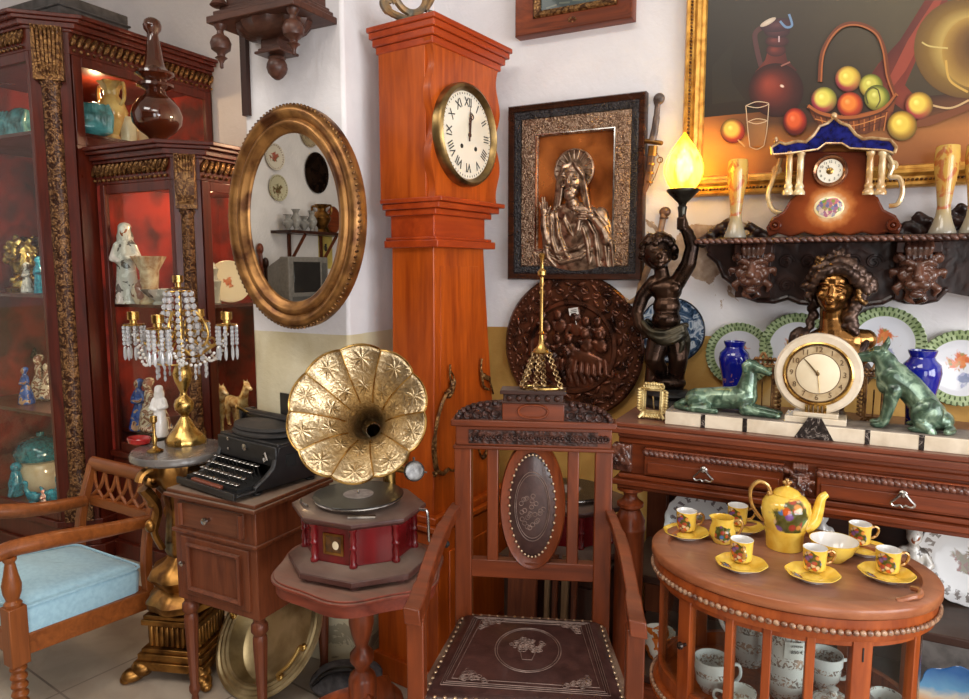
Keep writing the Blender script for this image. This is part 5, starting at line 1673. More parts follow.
SHZ = 1.545
def lion_shelf():
    t = T('wall_shelf', 'dark carved wooden wall shelf with two lion masks, under the painting', 'shelf', (0, 0, 0))
    yf = 2.27
    x0, x1 = -.425, .62
    mb = MB(); mb.box2((x0, yf, SHZ - .018), (x1, Y1 - .002, SHZ))
    top = P('shelf_board', mb, W_DARKX, t, .003)
    mb = MB()
    x = x0
    while x < x1:
        mb.ell((x + .008, yf - .002, SHZ - .010), (.012, .007, .007), (0, R(25), 0), 8, 6); x += .0185
    for k in range(10): mb.ell((x0 - .002, yf + .01 + k * .0185, SHZ - .010), (.007, .012, .007), (R(25), 0, 0), 8, 6)
    P('rope_edge', mb, plain('worn_brown_edge', rgb(112, 72, 58), .4, 0, rgb(60, 34, 28), 40, coat=.3), top)
    pts = [(704, 243), (709, 256), (718, 264), (724, 278), (732, 284), (740, 296), (758, 302), (774, 303), (788, 299), (800, 304), (820, 306), (836, 304), (850, 305), (866, 306), (882, 304), (892, 299), (905, 303), (922, 304), (936, 301), (945, 292)]
    yb = 2.37
    L = [(onY(x, y, yb).x, onY(x, y, yb).z) for x, y in pts]
    mx = L[10][0] + .02
    half = L[:11]
    cx = .095
    poly = [(x, z) for x, z in L]
    xr_ = [(2 * cx - x, z) for x, z in L[:7]][::-1]
    poly = [(x0 + .02, SHZ - .018)] + L + [q for q in xr_ if q[0] > L[-1][0] + .005] + [(2 * cx - x0 - .02, SHZ - .018)]
    mb = MB(); mb.M = Mx(((1, 0, 0, 0), (0, 0, 1, 0), (0, 1, 0, 0), (0, 0, 0, 1)))
    mb.prism(poly, yb, Y1 - .002)
    P('scalloped_apron', mb, C_SHELF, t)
    mb = MB()
    for i in range(1, len(L) - 1):                    # rolled edge along the scallops
        mb.cap((L[i][0], yb + .004, L[i][1] + .006), (L[i + 1][0], yb + .004, L[i + 1][1] + .006), .009, .009, 8)
    for k in range(9):
        px = 786 + (k % 5) * 22
        py = 262 + (k // 5) * 24
        c = onY(px, py, yb)
        sp = [(c.x + (.024 - .0012 * i) * math.cos(i * .5), yb - .002, c.z + (.024 - .0012 * i) * math.sin(i * .5)) for i in range(18)]
        mb.tube(sp, .004, 6)
    P('carved_scrolls', mb, C_SHELF, t)
    for px, py in ((753, 270), (917, 272)):
        c = onY(px, py, yb - .03)
        mb = MB(); mb.box2((c.x - .052, yb - .025, 1.36), (c.x + .052, yb + .01, SHZ - .018)); mb.box2((c.x - .056, yb - .05, SHZ - .05), (c.x + .056, yb, SHZ - .018))
        for k in range(5): mb.tube([(c.x - .03 + k * .015, yb - .05, SHZ - .03), (c.x - .026 + k * .013, yb - .055, SHZ - .075)], .006, 6)
        b = P('corbel', mb, W_DARK, t, .004)
        lion('lion_mask', b, (c.x, yb - .035, c.z - .005), 1.0, plain('polished_brown', rgb(104, 66, 50), .26, 0, rgb(56, 32, 26), 14, coat=.5) if not bpy.data.materials.get('polished_brown') else bpy.data.materials['polished_brown'])
    mb = MB()                                         # carved leaves of the gallery at the back of the shelf
    for cx_, cz_, d in ((712, 236, 1), (722, 228, 1), (757, 232, -1), (898, 232, 1), (912, 226, 1), (926, 222, -1), (958, 222, -1), (968, 214, -1)):
        c = onY(cx_, cz_, 2.44)
        mb.chain([c + V((-.03 * d, 0, -.02)), c, c + V((.02 * d, -.01, .018)), c + V((.034 * d, -.015, .012))], [.02, .018, .014, .006], 9)
        mb.ell(c + V((.0, -.012, .0)), (.02, .012, .012), (0, .5 * d, 0)); mb.ell(c + V((.02 * d, -.012, -.02)), (.02, .012, .014))
    P('gallery_leaves', organic(mb, .004, 1), C_SHELF, t)


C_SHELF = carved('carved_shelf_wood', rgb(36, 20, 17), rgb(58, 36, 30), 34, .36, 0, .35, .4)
lion_shelf()


# ------------------------------------------------------------------ things standing on the shelf
def mantel_clock():
    o = V((-.045, 2.355, SHZ))
    t = T('mantel_clock', 'brown and cobalt porcelain mantel clock with columns on the carved shelf', 'clock', o)
    q = lambda x, y: (onY(x, y, 2.32).x - o.x, onY(x, y, 2.32).z - SHZ + .002)
    s = NT('brown_glaze')
    co = s.coord((1, 1, 1))
    sx = s.n('ShaderNodeSeparateXYZ'); s.l(co, sx.inputs[0])
    d = s.n('ShaderNodeVectorMath', operation='DISTANCE'); s.l(s.coord((1, 0, 1)), d.inputs[0]); d.inputs[1].default_value = (-.01, 0, .085)
    n = s.noise(co, 40, 4)
    f = s.math('ADD', d.outputs['Value'], s.math('MULTIPLY', n, .03))
    s.set(color=s.ramp(f, [(.035, rgb(244, 226, 178)), (.062, rgb(190, 116, 62)), (.085, rgb(132, 62, 30)), (.16, rgb(84, 36, 20))]), rough=.12, coat=.25, spec=.35)
    BR = s.m
    def sym(pts): return pts
    mb = MB(); mb.M = Mx(((1, 0, 0, 0), (0, 0, 1, 0), (0, 1, 0, 0), (0, 0, 0, 1)))
    front = [(768, 238), (766, 228), (772, 218), (783, 212), (790, 200), (798, 194), (800, 152), (868, 152), (868, 192), (878, 198), (884, 210), (896, 216), (902, 226), (899, 237), (888, 233), (876, 237), (862, 233), (848, 237), (834, 233), (818, 237), (804, 233), (790, 238), (778, 234)]
    fr_ = [q(*p) for p in front]
    mb.prism([(x, max(z, 0)) for x, z in fr_], -.035, .05)
    P('body', mb, BR, t, .006)
    mb = MB(); mb.M = Mx(((1, 0, 0, 0), (0, 0, 1, 0), (0, 1, 0, 0), (0, 0, 0, 1)))
    roof = [(773, 156), (772, 149), (780, 144), (786, 146), (798, 143), (806, 144), (814, 137), (820, 128), (828, 125), (834, 120), (841, 125), (849, 128), (856, 137), (863, 141), (872, 140), (882, 141), (890, 142), (896, 149), (894, 155), (884, 152), (850, 150), (842, 145), (826, 145), (818, 151), (790, 155)]
    mb.prism([q(*p) for p in roof], -.055, .05)
    rf = P('pediment', mb, plain('cobalt_glaze', rgb(28, 34, 110), .12, 0, rgb(12, 14, 56), 60, coat=.7), t, .004)
    mb = MB()
    mb.tube([(q(*p)[0], -.056, q(*p)[1]) for p in roof[:19]], .0045, 7); mb.tube([(q(*p)[0], -.056, q(*p)[1]) for p in roof[18:] + roof[:1]], .003, 7)
    mb.ell((q(834, 117)[0], -.04, q(834, 117)[1]), (.009, .008, .010)); mb.ell((q(776, 141)[0], -.04, q(776, 141)[1]), (.006, .006, .010))
    P('gilt_edge', mb, plain('cream_gilt', rgb(206, 172, 124), .22, .3, rgb(150, 108, 70), 50, coat=.5), rf)
    IV = plain('ivory_glaze', rgb(226, 206, 160), .12, .1, rgb(176, 128, 72), 18, coat=.7)
    for px in (788, 799, 868, 880):
        b, tp = q(px, 196), q(px, 153)
        mb = MB()
        h = tp[1] - b[1]
        mb.lathe([(.016, 0), (.017, .008), (.011, .018), (.013, .026), (.009, .034), (.0095, h * .6), (.009, h - .012), (.012, h - .008), (.012, h)], (b[0], -.045, b[1]), 16)
        P('column', mb, IV, t)
    for sg, pts in ((-1, [(780, 158), (776, 170), (772, 180), (767, 196), (772, 210), (781, 213)]), (1, [(886, 152), (893, 165), (890, 176), (900, 178), (903, 192), (898, 204), (889, 206)])):
        mb = MB(); mb.tube(cr([(q(*p)[0], -.01, q(*p)[1]) for p in pts], 5), .0075, 8, flat=1.5)
        e = q(*pts[1]); mb.torus((e[0], -.01, e[1]), .010, .005, 'Y', 14, 6)
        P('scroll_handle', mb, IV, t)
    for px in (775, 893):
        c = q(px, 226); mb = MB(); mb.torus((c[0], -.038, c[1]), .012, .006, 'Y', 16, 6); mb.ell((c[0], -.04, c[1]), .006)
        P('scroll_foot', mb, BR, t)
    c = q(830, 172)
    mb = MB(); mb.lathe([(.001, 0), (.034, 0), (.036, -.002)], seg=36, caps=False)
    mb = MB(); mb.lathe([(.001, .006), (.034, .006), (.034, 0), (.001, 0)], seg=36)
    dl = P('dial', mb, bpy.data.materials['cream_enamel'], t, loc=(c[0], -.036, c[1]), rot=WALLR)
    mb = MB(); mb.lathe([(.034, 0), (.047, 0), (.047, .008), (.043, .014), (.038, .012), (.034, .007)], seg=40, caps=False); P('bezel', mb, plain('copper_bezel', rgb(168, 118, 84), .2, .8, rgb(96, 60, 44), 20), dl)
    mb = MB()
    for k in range(12):
        a = 2 * PI * k / 12; mb.text(str(k or 12), .010, (.026 * math.sin(a), .026 * math.cos(a), .0065), 0, .0006)
    mb.box((-.004, .004, .0075), (.0014, .022, .0006), (0, 0, .8)); mb.box((-.003, .009, .008), (.0018, .016, .0006), (0, 0, .35))
    P('numerals_and_hands', mb, INK, dl)
    mb = MB(); mb.lathe([(.010, .0065), (.008, .008), (.001, .008)], seg=16); P('dial_boss', mb, GOLD, dl)
    s = NT('flower_cartouche')
    n = s.vor(s.coord((1, 1, 1)), 120, 'F1', 1)
    ln = s.n('ShaderNodeVectorMath', operation='LENGTH'); s.l(s.coord((.8, 1, 0)), ln.inputs[0])
    s.set(color=s.mix(s.math('GREATER_THAN', s.math('ADD', ln.outputs['Value'], s.math('MULTIPLY', s.noise(s.coord((1, 1, 1)), 60), .02)), .037), s.ramp(n, [(.1, rgb(120, 150, 70)), (.35, rgb(206, 110, 120)), (.55, rgb(90, 110, 150)), (.8, rgb(226, 196, 170))]), rgb(238, 222, 170)), rough=.15, coat=.6)
    c = q(829, 208)
    mb = MB(); mb.ell((0, 0, 0), (.040, .032, .004), None, 28, 8); P('flower_cartouche', mb, s.m, t, loc=(c[0], -.036, c[1]), rot=WALLR)


mantel_clock()


def enamel_vase(x, y0, y1, label, Y, extra=0):
    b = onZ(x, y0, SHZ)
    s = bpy.data.materials.get('enamelled_glass')
    if not s:
        n_ = NT('enamelled_glass')
        co = n_.coord((1, 1, 1))
        sx = n_.n('ShaderNodeSeparateXYZ'); n_.l(co, sx.inputs[0])
        nz = n_.noise(co, 26, 4, 1.2)
        zz = n_.math('ADD', sx.outputs[2], n_.math('MULTIPLY', nz, .05))
        c = n_.ramp(zz, [(.03, rgb(176, 168, 152)), (.10, rgb(196, 172, 120)), (.16, rgb(220, 170, 84)), (.26, rgb(232, 190, 96))])
        k = n_.math('MULTIPLY', n_.math('SUBTRACT', n_.noise(co, 30, 3, .6), .52), 14, True)
        k = n_.math('MULTIPLY', k, n_.math('GREATER_THAN', sx.outputs[2], .07))
        n_.set(color=n_.mix(n_.math('MULTIPLY', k, .75), c, rgb(196, 84, 44)), rough=.18, trans=.25, coat=.3)
        s = n_.m
    mb = MB()
    mb.lathe([(.030, 0), (.034, .004), (.034, .010), (.026, .03), (.019, .055), (.017, .08), (.022, .13), (.028, .175), (.030, .21), (.0275, .243), (.0255, .245), (.0255, .241), (.027, .21), (.024, .17), (.018, .13), (.012, .08), (.001, .075)], seg=32, wob=lambda a, i: 1 + (.05 * math.cos(4 * a) if 7 <= i <= 13 else 0))
    return S('enamel_vase', mb, s, label, 'vase', (onY(x, y0, Y).x, Y, SHZ), group='enamelled glass vases')


enamel_vase(735, 238, 153, 'slim amber enamelled glass vase left of the porcelain mantel clock', 2.36)
enamel_vase(942, 232, 137, 'amber enamelled glass vase with red poppies right of the mantel clock', 2.36)
enamel_vase(973, 230, 137, 'yellow enamelled glass vase cut by the right edge of the photo', 2.37)

# ================================================================== sideboard
SBX0, SBX1, SBY = -.606, 1.15, 1.985
def sideboard():
    t = T('sideboard', 'long red-brown carved sideboard with drawers and turned columns along the back wall', 'sideboard', (0, 0, 0))
    yb = Y1 - .004
    mb = MB()
    for z0, z1, o in ((.952, .966, .02), (.966, .985, .0), (.985, 1.0, .006)): mb.box2((SBX0 + o, SBY + o, z0), (SBX1 - o, yb, z1))
    P('top', mb, wood('dusty_top', rgb(98, 46, 30), rgb(138, 72, 48), 'X', 1, .36, .35, .35), t, .004)
    mb = MB()
    mb.box2((SBX0 + .03, SBY + .035, .84), (SBX1 - .03, yb, .952))
    for z0, z1, o in ((.795, .808, .02), (.808, .826, .008), (.826, .842, .022)): mb.box2((SBX0 + o, SBY + o, z0), (SBX1 - o, yb, z1))
    for z0, z1, o in ((.935, .952, .022),): mb.box2((SBX0 + o, SBY + o, z0), (SBX1 - o, yb, z1))
    P('frieze', mb, W_RED, t, .004)
    for xa, xb in ((-.505, -.125), (-.045, .335), (.415, .80)):
        mb = MB(); mb.box2((xa, SBY + .018, .846), (xb, SBY + .06, .928)); mb.box2((xa + .01, SBY + .012, .852), (xb - .01, SBY + .03, .888))
        d = P('drawer', mb, W_RED, t, .003)
        mb = MB()
        x = xa
        while x < xb: mb.ell((x + .008, SBY + .012, .915), (.013, .012, .010), (0, R(30), 0), 8, 6); x += .0145
        P('gadroon_moulding', mb, plain('rubbed_moulding', rgb(112, 66, 50), .36, 0, rgb(70, 34, 26), 50, coat=.3), d)
        for px in ((703, 475), (903, 500)):
            c = onY(px[0], px[1], SBY)
            if not xa < c.x < xb: continue
            mb = MB()
            mb.lathe([(.010, 0), (.010, .004), (.005, .008), (.006, .016), (.003, .02)], (0, 0, 0), 12)
            mb.M = Euler((-PI / 2, 0, 0)).to_matrix().to_4x4()
            mb.tube(cr([(-.003, -.014, .006), (-.016, -.014, -.010), (-.026, -.013, -.022), (-.018, -.012, -.030), (-.006, -.012, -.026), (0, -.012, -.031), (.006, -.012, -.026), (.018, -.012, -.030), (.026, -.013, -.022), (.016, -.014, -.010), (.003, -.014, .006)], 4), .0032, 7)
            P('drop_handle', mb, SILVER, d, loc=(c.x, SBY + .012, c.z + .012), rot=(PI / 2, 0, 0))
    lm = plain('carved_mask', rgb(110, 66, 50), .3, 0, rgb(52, 26, 22), 24, coat=.5)
    c = onY(800, 480, SBY)
    lion('lion_mask', t, (-.085, SBY + .012, .888), .52, lm)
    mb = MB()
    random.seed(9)
    for k in range(22): mb.chain([(-.572 + random.uniform(-.024, .024), SBY + .02, .86 + random.random() * .065), (-.572 + random.uniform(-.03, .03), SBY + .004, .87 + random.random() * .065)], [.008, .006], 8)
    mb.box2((-.6, SBY + .02, .848), (-.545, SBY + .05, .93))
    P('carved_corner', organic(mb, .003, 1), lm, t)
    for x in (-.553, 1.09):
        for y in (SBY + .055, ):
            mb = MB()
            mb.lathe([(.04, .795), (.04, .785), (.022, .778), (.020, .765), (.026, .755), (.040, .745), (.040, .735), (.028, .725), (.034, .715), (.046, .69), (.044, .675), (.047, .668), (.047, .66), (.044, .655), (.044, .22), (.05, .21), (.05, .2)], (x, y, 0), 28)
            P('column', mb, W_REDZ, t)
    mb = MB()
    mb.box2((SBX0 + .02, yb - .012, .0), (SBX1 - .02, yb, .80))
    P('back_panel', mb, W_DARKX, t)
    for x in (-.56, 1.09):
        mb = MB(); mb.box2((x - .035, yb - .05, .2), (x + .035, yb - .012, .80)); P('pilaster', mb, W_WAL, t, .003)
    for z in (.50, .22):
        mb = MB(); mb.box2((SBX0 + .02, SBY + (.10 if z > .3 else .02), z - .025), (SBX1 - .02, yb - .012, z)); P('shelf', mb, W_DARKX, t, .004)
    mb = MB(); mb.box2((SBX0, SBY, .0), (SBX1, yb - .012, .195)); P('base', mb, W_RED, t, .005)


sideboard()


# ------------------------------------------------------------------ bronze cherub lamp
def cherub():
    B = V((-.505, 2.31, 1.0))
    t = T('cherub_lamp', 'dark bronze cherub holding up a glowing yellow flame lamp on the sideboard', 'lamp', B)
    mb = MB()
    mb.lathe([(.085, 0), (.09, .012), (.078, .022), (.07, .028), (.078, .04), (.07, .05), (.04, .06), (.001, .062)], seg=36)
    P('base', mb, BLACK, t)
    q = lambda x, y, d=0.0: V((onY(x, y, 2.31).x - B.x, d, onY(x, y, 2.31).z - 1.0))
    mb = MB()
    mb.ell(V((0, 0, .078)), (.055, .05, .03)); mb.chain([q(652, 392, .02), q(653, 370, .03), q(648, 352, .03)], [.035, .032, .02], 12)   # rocky stump
    P('rock', organic(mb, .005, 2), BRONZE, t)
    mb = MB()
    # trunk
    mb.ell(q(667, 290, -.004), (.050, .038, .045)); mb.ell(q(667, 306, -.006), (.046, .040, .04)); mb.ell(q(667, 319, -.01), (.048, .046, .036)); mb.ell(q(668, 332, 0), (.052, .046, .036))
    mb.ell(q(659, 288, -.026), (.022, .014, .018)); mb.ell(q(675, 288, -.026), (.022, .014, .018)); mb.cap(q(661, 276), q(660, 268), .018, .018)
    # head, turned to the right
    hc = q(658, 253, -.010)
    mb.ell(hc, (.050, .053, .055)); mb.cap(q(663, 282), q(660, 262), .026, .022); mb.ell(hc + V((.012, -.032, -.014)), (.034, .026, .034)); mb.ell(hc + V((.022, -.060, -.012)), (.008, .008, .009)); mb.ell(hc + V((.018, -.046, -.040)), (.015, .013, .011)); mb.ell(hc + V((.0, -.044, -.022)), (.016, .012, .015)); mb.ell(hc + V((.036, -.040, -.022)), (.014, .012, .015)); mb.ell(hc + V((.020, -.056, -.028)), (.011, .005, .004)); mb.ell(hc + V((.005, -.052, .004)), (.012, .005, .004)); mb.ell(hc + V((.036, -.048, .004)), (.010, .005, .004))
    # arms: hers right of picture raised, the other hanging
    mb.chain([q(677, 283, 0), q(689, 264, -.01), q(693, 247, -.012), q(689, 234, -.014), q(684, 226, -.014)], [.027, .025, .022, .019, .015], 12)
    mb.chain([q(654, 283, .0), q(643, 296, -.004), q(638, 312, -.012), q(642, 326, -.026), q(647, 332, -.03)], [.026, .024, .021, .017, .013], 12)
    # legs
    mb.chain([q(676, 336, 0), q(679, 358, -.012), q(677, 376, -.004), q(678, 389, 0)], [.040, .032, .025, .018], 12); mb.ell(q(680, 393, -.018), (.017, .036, .013))
    mb.chain([q(660, 336, -.004), q(656, 358, -.030), q(662, 374, .0), q(663, 386, .012)], [.040, .032, .025, .017], 12); mb.ell(q(662, 391, -.006), (.016, .034, .013))
    mb.ell(q(656, 358, -.034), (.024, .02, .022))
    # fingers round the torch and at the hip
    for k in range(4):
        z = q(684, 219 + k * 3.2, 0).z
        mb.tube([(q(684, 0 + 222).x - .016, -.016, z), (q(684, 222).x - .008, -.032, z), (q(684, 222).x + .010, -.030, z - .001)], [.0055, .006, .005], 7)
        mb.cap(q(645 + k * 2, 331, -.034), q(645.5 + k * 2.4, 338 - k, -.04), .0055, .0045, 8)
    mb.cap(q(688, 224, -.02), q(686, 216, -.028), .006, .005, 8)
    P('cherub_body', organic(mb, .0034, 3), BRONZE, t)
    mb = MB()
    random.seed(4)
    for k in range(90):
        a, b = random.uniform(0, 2 * PI), random.uniform(-.25, 1)
        d = V((math.cos(a) * math.sqrt(1 - b * b), math.sin(a) * math.sqrt(1 - b * b), b))
        if d.y < -.35 and d.z < .5 and d.x > -.5: continue
        mb.ell(hc + V((d.x * .053, d.y * .055 + .004, d.z * .057)), random.uniform(.012, .017), None, 8, 6)
    P('curly_hair', organic(mb, .0034, 1), BRONZE, t)
    mb = MB()
    for pts in ([(645, 322, -.03), (655, 330, -.05), (668, 332, -.052), (684, 326, -.036)], [(646, 327, -.03), (656, 335, -.052), (668, 338, -.054), (685, 330, -.036)], [(650, 331, -.03), (662, 340, -.05), (676, 340, -.05), (686, 333, -.03)], [(645, 322, .03), (660, 330, .045), (684, 326, .03)], [(684, 326, -.02), (688, 340, -.01), (686, 354, .0)], [(682, 328, -.03), (684, 343, -.03), (681, 352, -.03)]):
        mb.chain([q(*p) for p in cr([V(p) for p in pts], 3)], [.011] * (3 * (len(pts) - 1) + 1), 8)
    mb.ell(q(667, 331, 0), (.054, .046, .024))
    P('drapery', organic(mb, .0036, 2), plain('green_bronze', rgb(72, 64, 48), .35, .7, rgb(36, 34, 26), 20), t)
    mb = MB()
    c = q(684, 190, -.016)
    s0 = q(684, 232, -.016).z
    mb.lathe([(.006, s0), (.010, s0 + .01), (.012, s0 + .06), (.015, c.z - .055), (.011, c.z - .05), (.014, c.z - .042), (.045, c.z - .012), (.05, c.z - .006), (.05, c.z), (.042, c.z + .002), (.001, c.z + .002)], (c.x, c.y, 0), 28)
    P('torch', mb, plain('torch_bronze', rgb(78, 76, 68), .3, .8, rgb(44, 42, 38), 20), t)
    s = NT('yellow_flame_glass')
    s.t.nodes.remove(s.b)
    n = s.noise(s.coord((14, 14, 3)), 3, 4, .6)
    col = s.ramp(n, [(.3, rgb(238, 176, 30)), (.65, rgb(252, 224, 80))])
    tr = s.n('ShaderNodeBsdfTranslucent'); gl = s.n('ShaderNodeBsdfGlossy'); di = s.n('ShaderNodeBsdfTransparent'); gl.inputs['Roughness'].default_value = .15
    s.l(col, tr.inputs[0]); s.l(col, di.inputs[0])
    m1 = s.n('ShaderNodeMixShader'); m1.inputs[0].default_value = .22; s.l(tr.outputs[0], m1.inputs[1]); s.l(di.outputs[0], m1.inputs[2])
    m2 = s.n('ShaderNodeMixShader'); m2.inputs[0].default_value = .06; s.l(m1.outputs[0], m2.inputs[1]); s.l(gl.outputs[0], m2.inputs[2])
    s.l(m2.outputs[0], s.out.inputs[0])
    mb = MB()
    mb.lathe([(.036, 0), (.050, .022), (.060, .05), (.060, .072), (.050, .102), (.032, .132), (.018, .152), (.008, .168), (.001, .176)], (0, 0, 0), 48, wob=lambda a, i: 1 + .018 * math.cos(14 * a), caps=False)
    fl = P('flame_shade', mb, s.m, t, loc=(c.x, c.y, c.z))
    e = NT('lit_bulb'); e.set(color=(1, .8, .4, 1), emit=45.0, ecol=(1, .80, .42, 1))
    mb = MB(); mb.lathe([(.001, .022), (.014, .03), (.026, .06), (.028, .08), (.018, .11), (.001, .125)], seg=20); P('bulb', mb, e.m, fl)
    wp = B + c
    lamp('flame_lamp', (wp.x, wp.y, wp.z + .075), 7, (1, .70, .28), .03)


cherub()


# ------------------------------------------------------------------ bronze bust of a woman
def bust():
    B = V((-.035, 2.275, 1.0))
    t = T('bronze_bust', 'bronze bust of a woman with grapes in her hair, behind the round cream clock', 'sculpture', B)
    q = lambda x, y, d=0.0: V((onY(x, y, 2.275).x - B.x, d, onY(x, y, 2.275).z - 1.0))
    SKIN = plain('polished_bronze_skin', rgb(168, 122, 70), .24, .95, rgb(120, 80, 42), 10)
    DARKB = plain('brown_bronze_hair', rgb(96, 76, 66), .34, .8, rgb(48, 36, 32), 24, .1)
    f = q(833, 291, -.03)
    mb = MB()
    tilt = Mx.Translation(f) @ Mx.Rotation(R(6), 4, 'Y') @ Mx.Rotation(R(-6), 4, 'Z') @ Mx.Translation(-f)
    mb.M = tilt
    mb.ell(f + V((0, .034, .018)), (.056, .064, .064)); mb.ell(f + V((0, .002, -.004)), (.042, .046, .056)); mb.ell(f + V((.001, -.014, -.042)), (.021, .024, .018)); mb.ell(f + V((0, -.004, -.030)), (.032, .034, .026))
    mb.ell(f + V((-.022, -.020, -.014)), (.017, .020, .018)); mb.ell(f + V((.022, -.020, -.014)), (.017, .020, .018)); mb.ell(f + V((0, -.018, .030)), (.034, .026, .026))
    mb.cap(f + V((0, -.042, .014)), f + V((.001, -.053, -.010)), .0050, .0072); mb.ell(f + V((.0, -.049, -.013)), (.009, .006, .004))
    for sx in (-1, 1):
        mb.chain([f + V((sx * .007, -.041, .018)), f + V((sx * .019, -.041, .022)), f + V((sx * .033, -.030, .017))], [.0038, .0042, .003], 8)
        mb.ell(f + V((sx * .018, -.037, .006)), (.0098, .006, .0055))
    mb.ell(f + V((0, -.043, -.027)), (.0115, .006, .0032)); mb.ell(f + V((0, -.041, -.0335)), (.0095, .006, .004))
    mb.M = Mx.Identity(4)
    mb.chain([f + V((0, .02, -.03)), q(832, 318, .0), q(834, 334, .0)], [.034, .033, .044], 16)
    mb.chain([q(834, 338, .0), q(818, 345, .0), q(802, 352, .01)], [.045, .044, .036], 14); mb.chain([q(834, 338, .0), q(850, 341, .0), q(866, 340, .012)], [.045, .042, .030], 14)
    mb.ell(q(834, 354, -.01), (.095, .055, .06)); mb.ell(q(834, 372, .0), (.075, .05, .055))
    P('figure', organic(mb, .0026, 5), SKIN, t)
    mb = MB()
    def lock(pts, r):
        c_ = cr([q(*p) for p in pts], 4)
        n = len(c_)
        mb.chain(c_, [r * (1.0 - .55 * abs(2 * i / (n - 1) - .7)) for i in range(n)], 8)
    def waves(pts, r, amp=.006):
        c_ = cr([q(*p) for p in pts], 5)
        for i, p in enumerate(c_):
            mb.ell(p + V((amp * math.sin(i * 1.6), -amp * .5 * math.cos(i * 1.3), amp * .4 * math.sin(i * 2.1))), (r * (1 - .35 * i / len(c_)), r, r * .8), (i * .5, i * .3, 0), 9, 7)
    mb.ell(f + V((.004, .044, .036)), (.062, .064, .054)); mb.ell(f + V((.006, .02, .062)), (.05, .045, .030))
    # waves framing the brow, then falling to the shoulders
    waves([(836, 269, -.06), (827, 271, -.066), (819, 277, -.058), (813, 287, -.04), (809, 298, -.02)], .014)
    waves([(836, 268, -.06), (846, 271, -.066), (854, 277, -.056), (861, 284, -.038), (866, 290, -.02)], .017)
    waves([(834, 263, -.04), (822, 266, -.04), (813, 274, -.03), (807, 286, -.012)], .016)
    waves([(838, 262, -.04), (850, 265, -.044), (860, 273, -.034), (868, 280, -.02), (872, 287, -.01)], .019)
    waves([(862, 286, -.02), (859, 298, -.02), (854, 308, -.02), (851, 318, -.028), (854, 330, -.03)], .018)
    waves([(856, 290, .0), (850, 302, .0), (847, 314, -.01), (847, 326, -.02)], .018)
    waves([(810, 290, .0), (813, 304, .01), (812, 318, .02), (806, 332, .01)], .016)
    # leaf wreath on the crown
    for (x, y, d, a) in ((832, 259, -.03, -.5), (839, 257, -.03, -.1), (826, 260, -.025, -.9), (846, 259, -.03, .5), (835, 255, .0, -.3), (841, 254, .0, .2), (851, 263, -.035, .9)): mb.ell(q(x, y, d), (.010, .008, .020), (0, a, 0), 9, 7)
    lock([(839, 260, -.01), (842, 254, -.005), (844, 249, 0)], .012)
    # leaves and swag along the left shoulder
    lock([(806, 334, -.01), (800, 344, -.02), (796, 356, -.02), (800, 370, -.02)], .022); lock([(800, 330, .0), (794, 338, -.01), (790, 352, .0)], .018); lock([(866, 342, -.02), (858, 354, -.035), (850, 370, -.035), (846, 384, -.03)], .016)
    mb.ell(q(832, 372, .005), (.11, .055, .06)); mb.chain([q(832, 384, 0), V((0, 0, .10)), V((0, 0, .065))], [.07, .05, .05], 14)
    P('hair_and_drapery', organic(mb, .0034, 1), DARKB, t)
    mb = MB()
    random.seed(8)
    for (cx, cy, n) in ((821, 265, 16), (861, 297, 12)):
        for k in range(n): mb.ell(q(cx + random.uniform(-5, 5), cy + random.uniform(-7, 7), -.036 + random.uniform(-.006, .01)), .0072, None, 8, 6)
    P('grape_bunches', organic(mb, .0022, 0), plain('gilt_grapes', rgb(150, 116, 74), .3, .9, rgb(90, 64, 40), 40), t)
    mb = MB(); mb.lathe([(.07, 0), (.075, .01), (.06, .02), (.045, .04), (.05, .06)], seg=28); P('socle', mb, DARKB, t)


bust()


# ------------------------------------------------------------------ cobalt vases
def cobalt(label, x, y, Y):
    s = bpy.data.materials.get('cobalt_china')
    if not s:
        n_ = NT('cobalt_china')
        co = n_.coord((1, 1, 1))
        sx = n_.n('ShaderNodeSeparateXYZ'); n_.l(co, sx.inputs[0])
        k = n_.math('MULTIPLY', n_.math('GREATER_THAN', n_.noise(co, 38, 4, 1.4), .60), n_.math('LESS_THAN', n_.math('ABSOLUTE', n_.math('SUBTRACT', sx.outputs[2], .075)), .05))
        n_.set(color=n_.mix(n_.math('MULTIPLY', k, .55), rgb(14, 26, 138), rgb(190, 130, 84)), rough=.08, coat=.8); s = n_.m
    p = onY(x, y, Y)
    mb = MB()
    mb.lathe([(.030, 0), (.032, .004), (.032, .05), (.036, .10), (.047, .15), (.05, .17), (.046, .19), (.033, .203), (.030, .21), (.035, .222), (.036, .228), (.031, .228), (.028, .21), (.030, .2), (.001, .19)], seg=36)
    return S('cobalt_vase', mb, s, label, 'vase', (p.x, Y, 1.0), group='cobalt blue vases')


cobalt('cobalt blue vase behind the lying green dog', 733, 390, 2.34).scale = (.95, .95, .97)
cobalt('cobalt blue vase behind the sitting green dog', 918, 420, 2.21).scale = (.98, .98, 1.02)


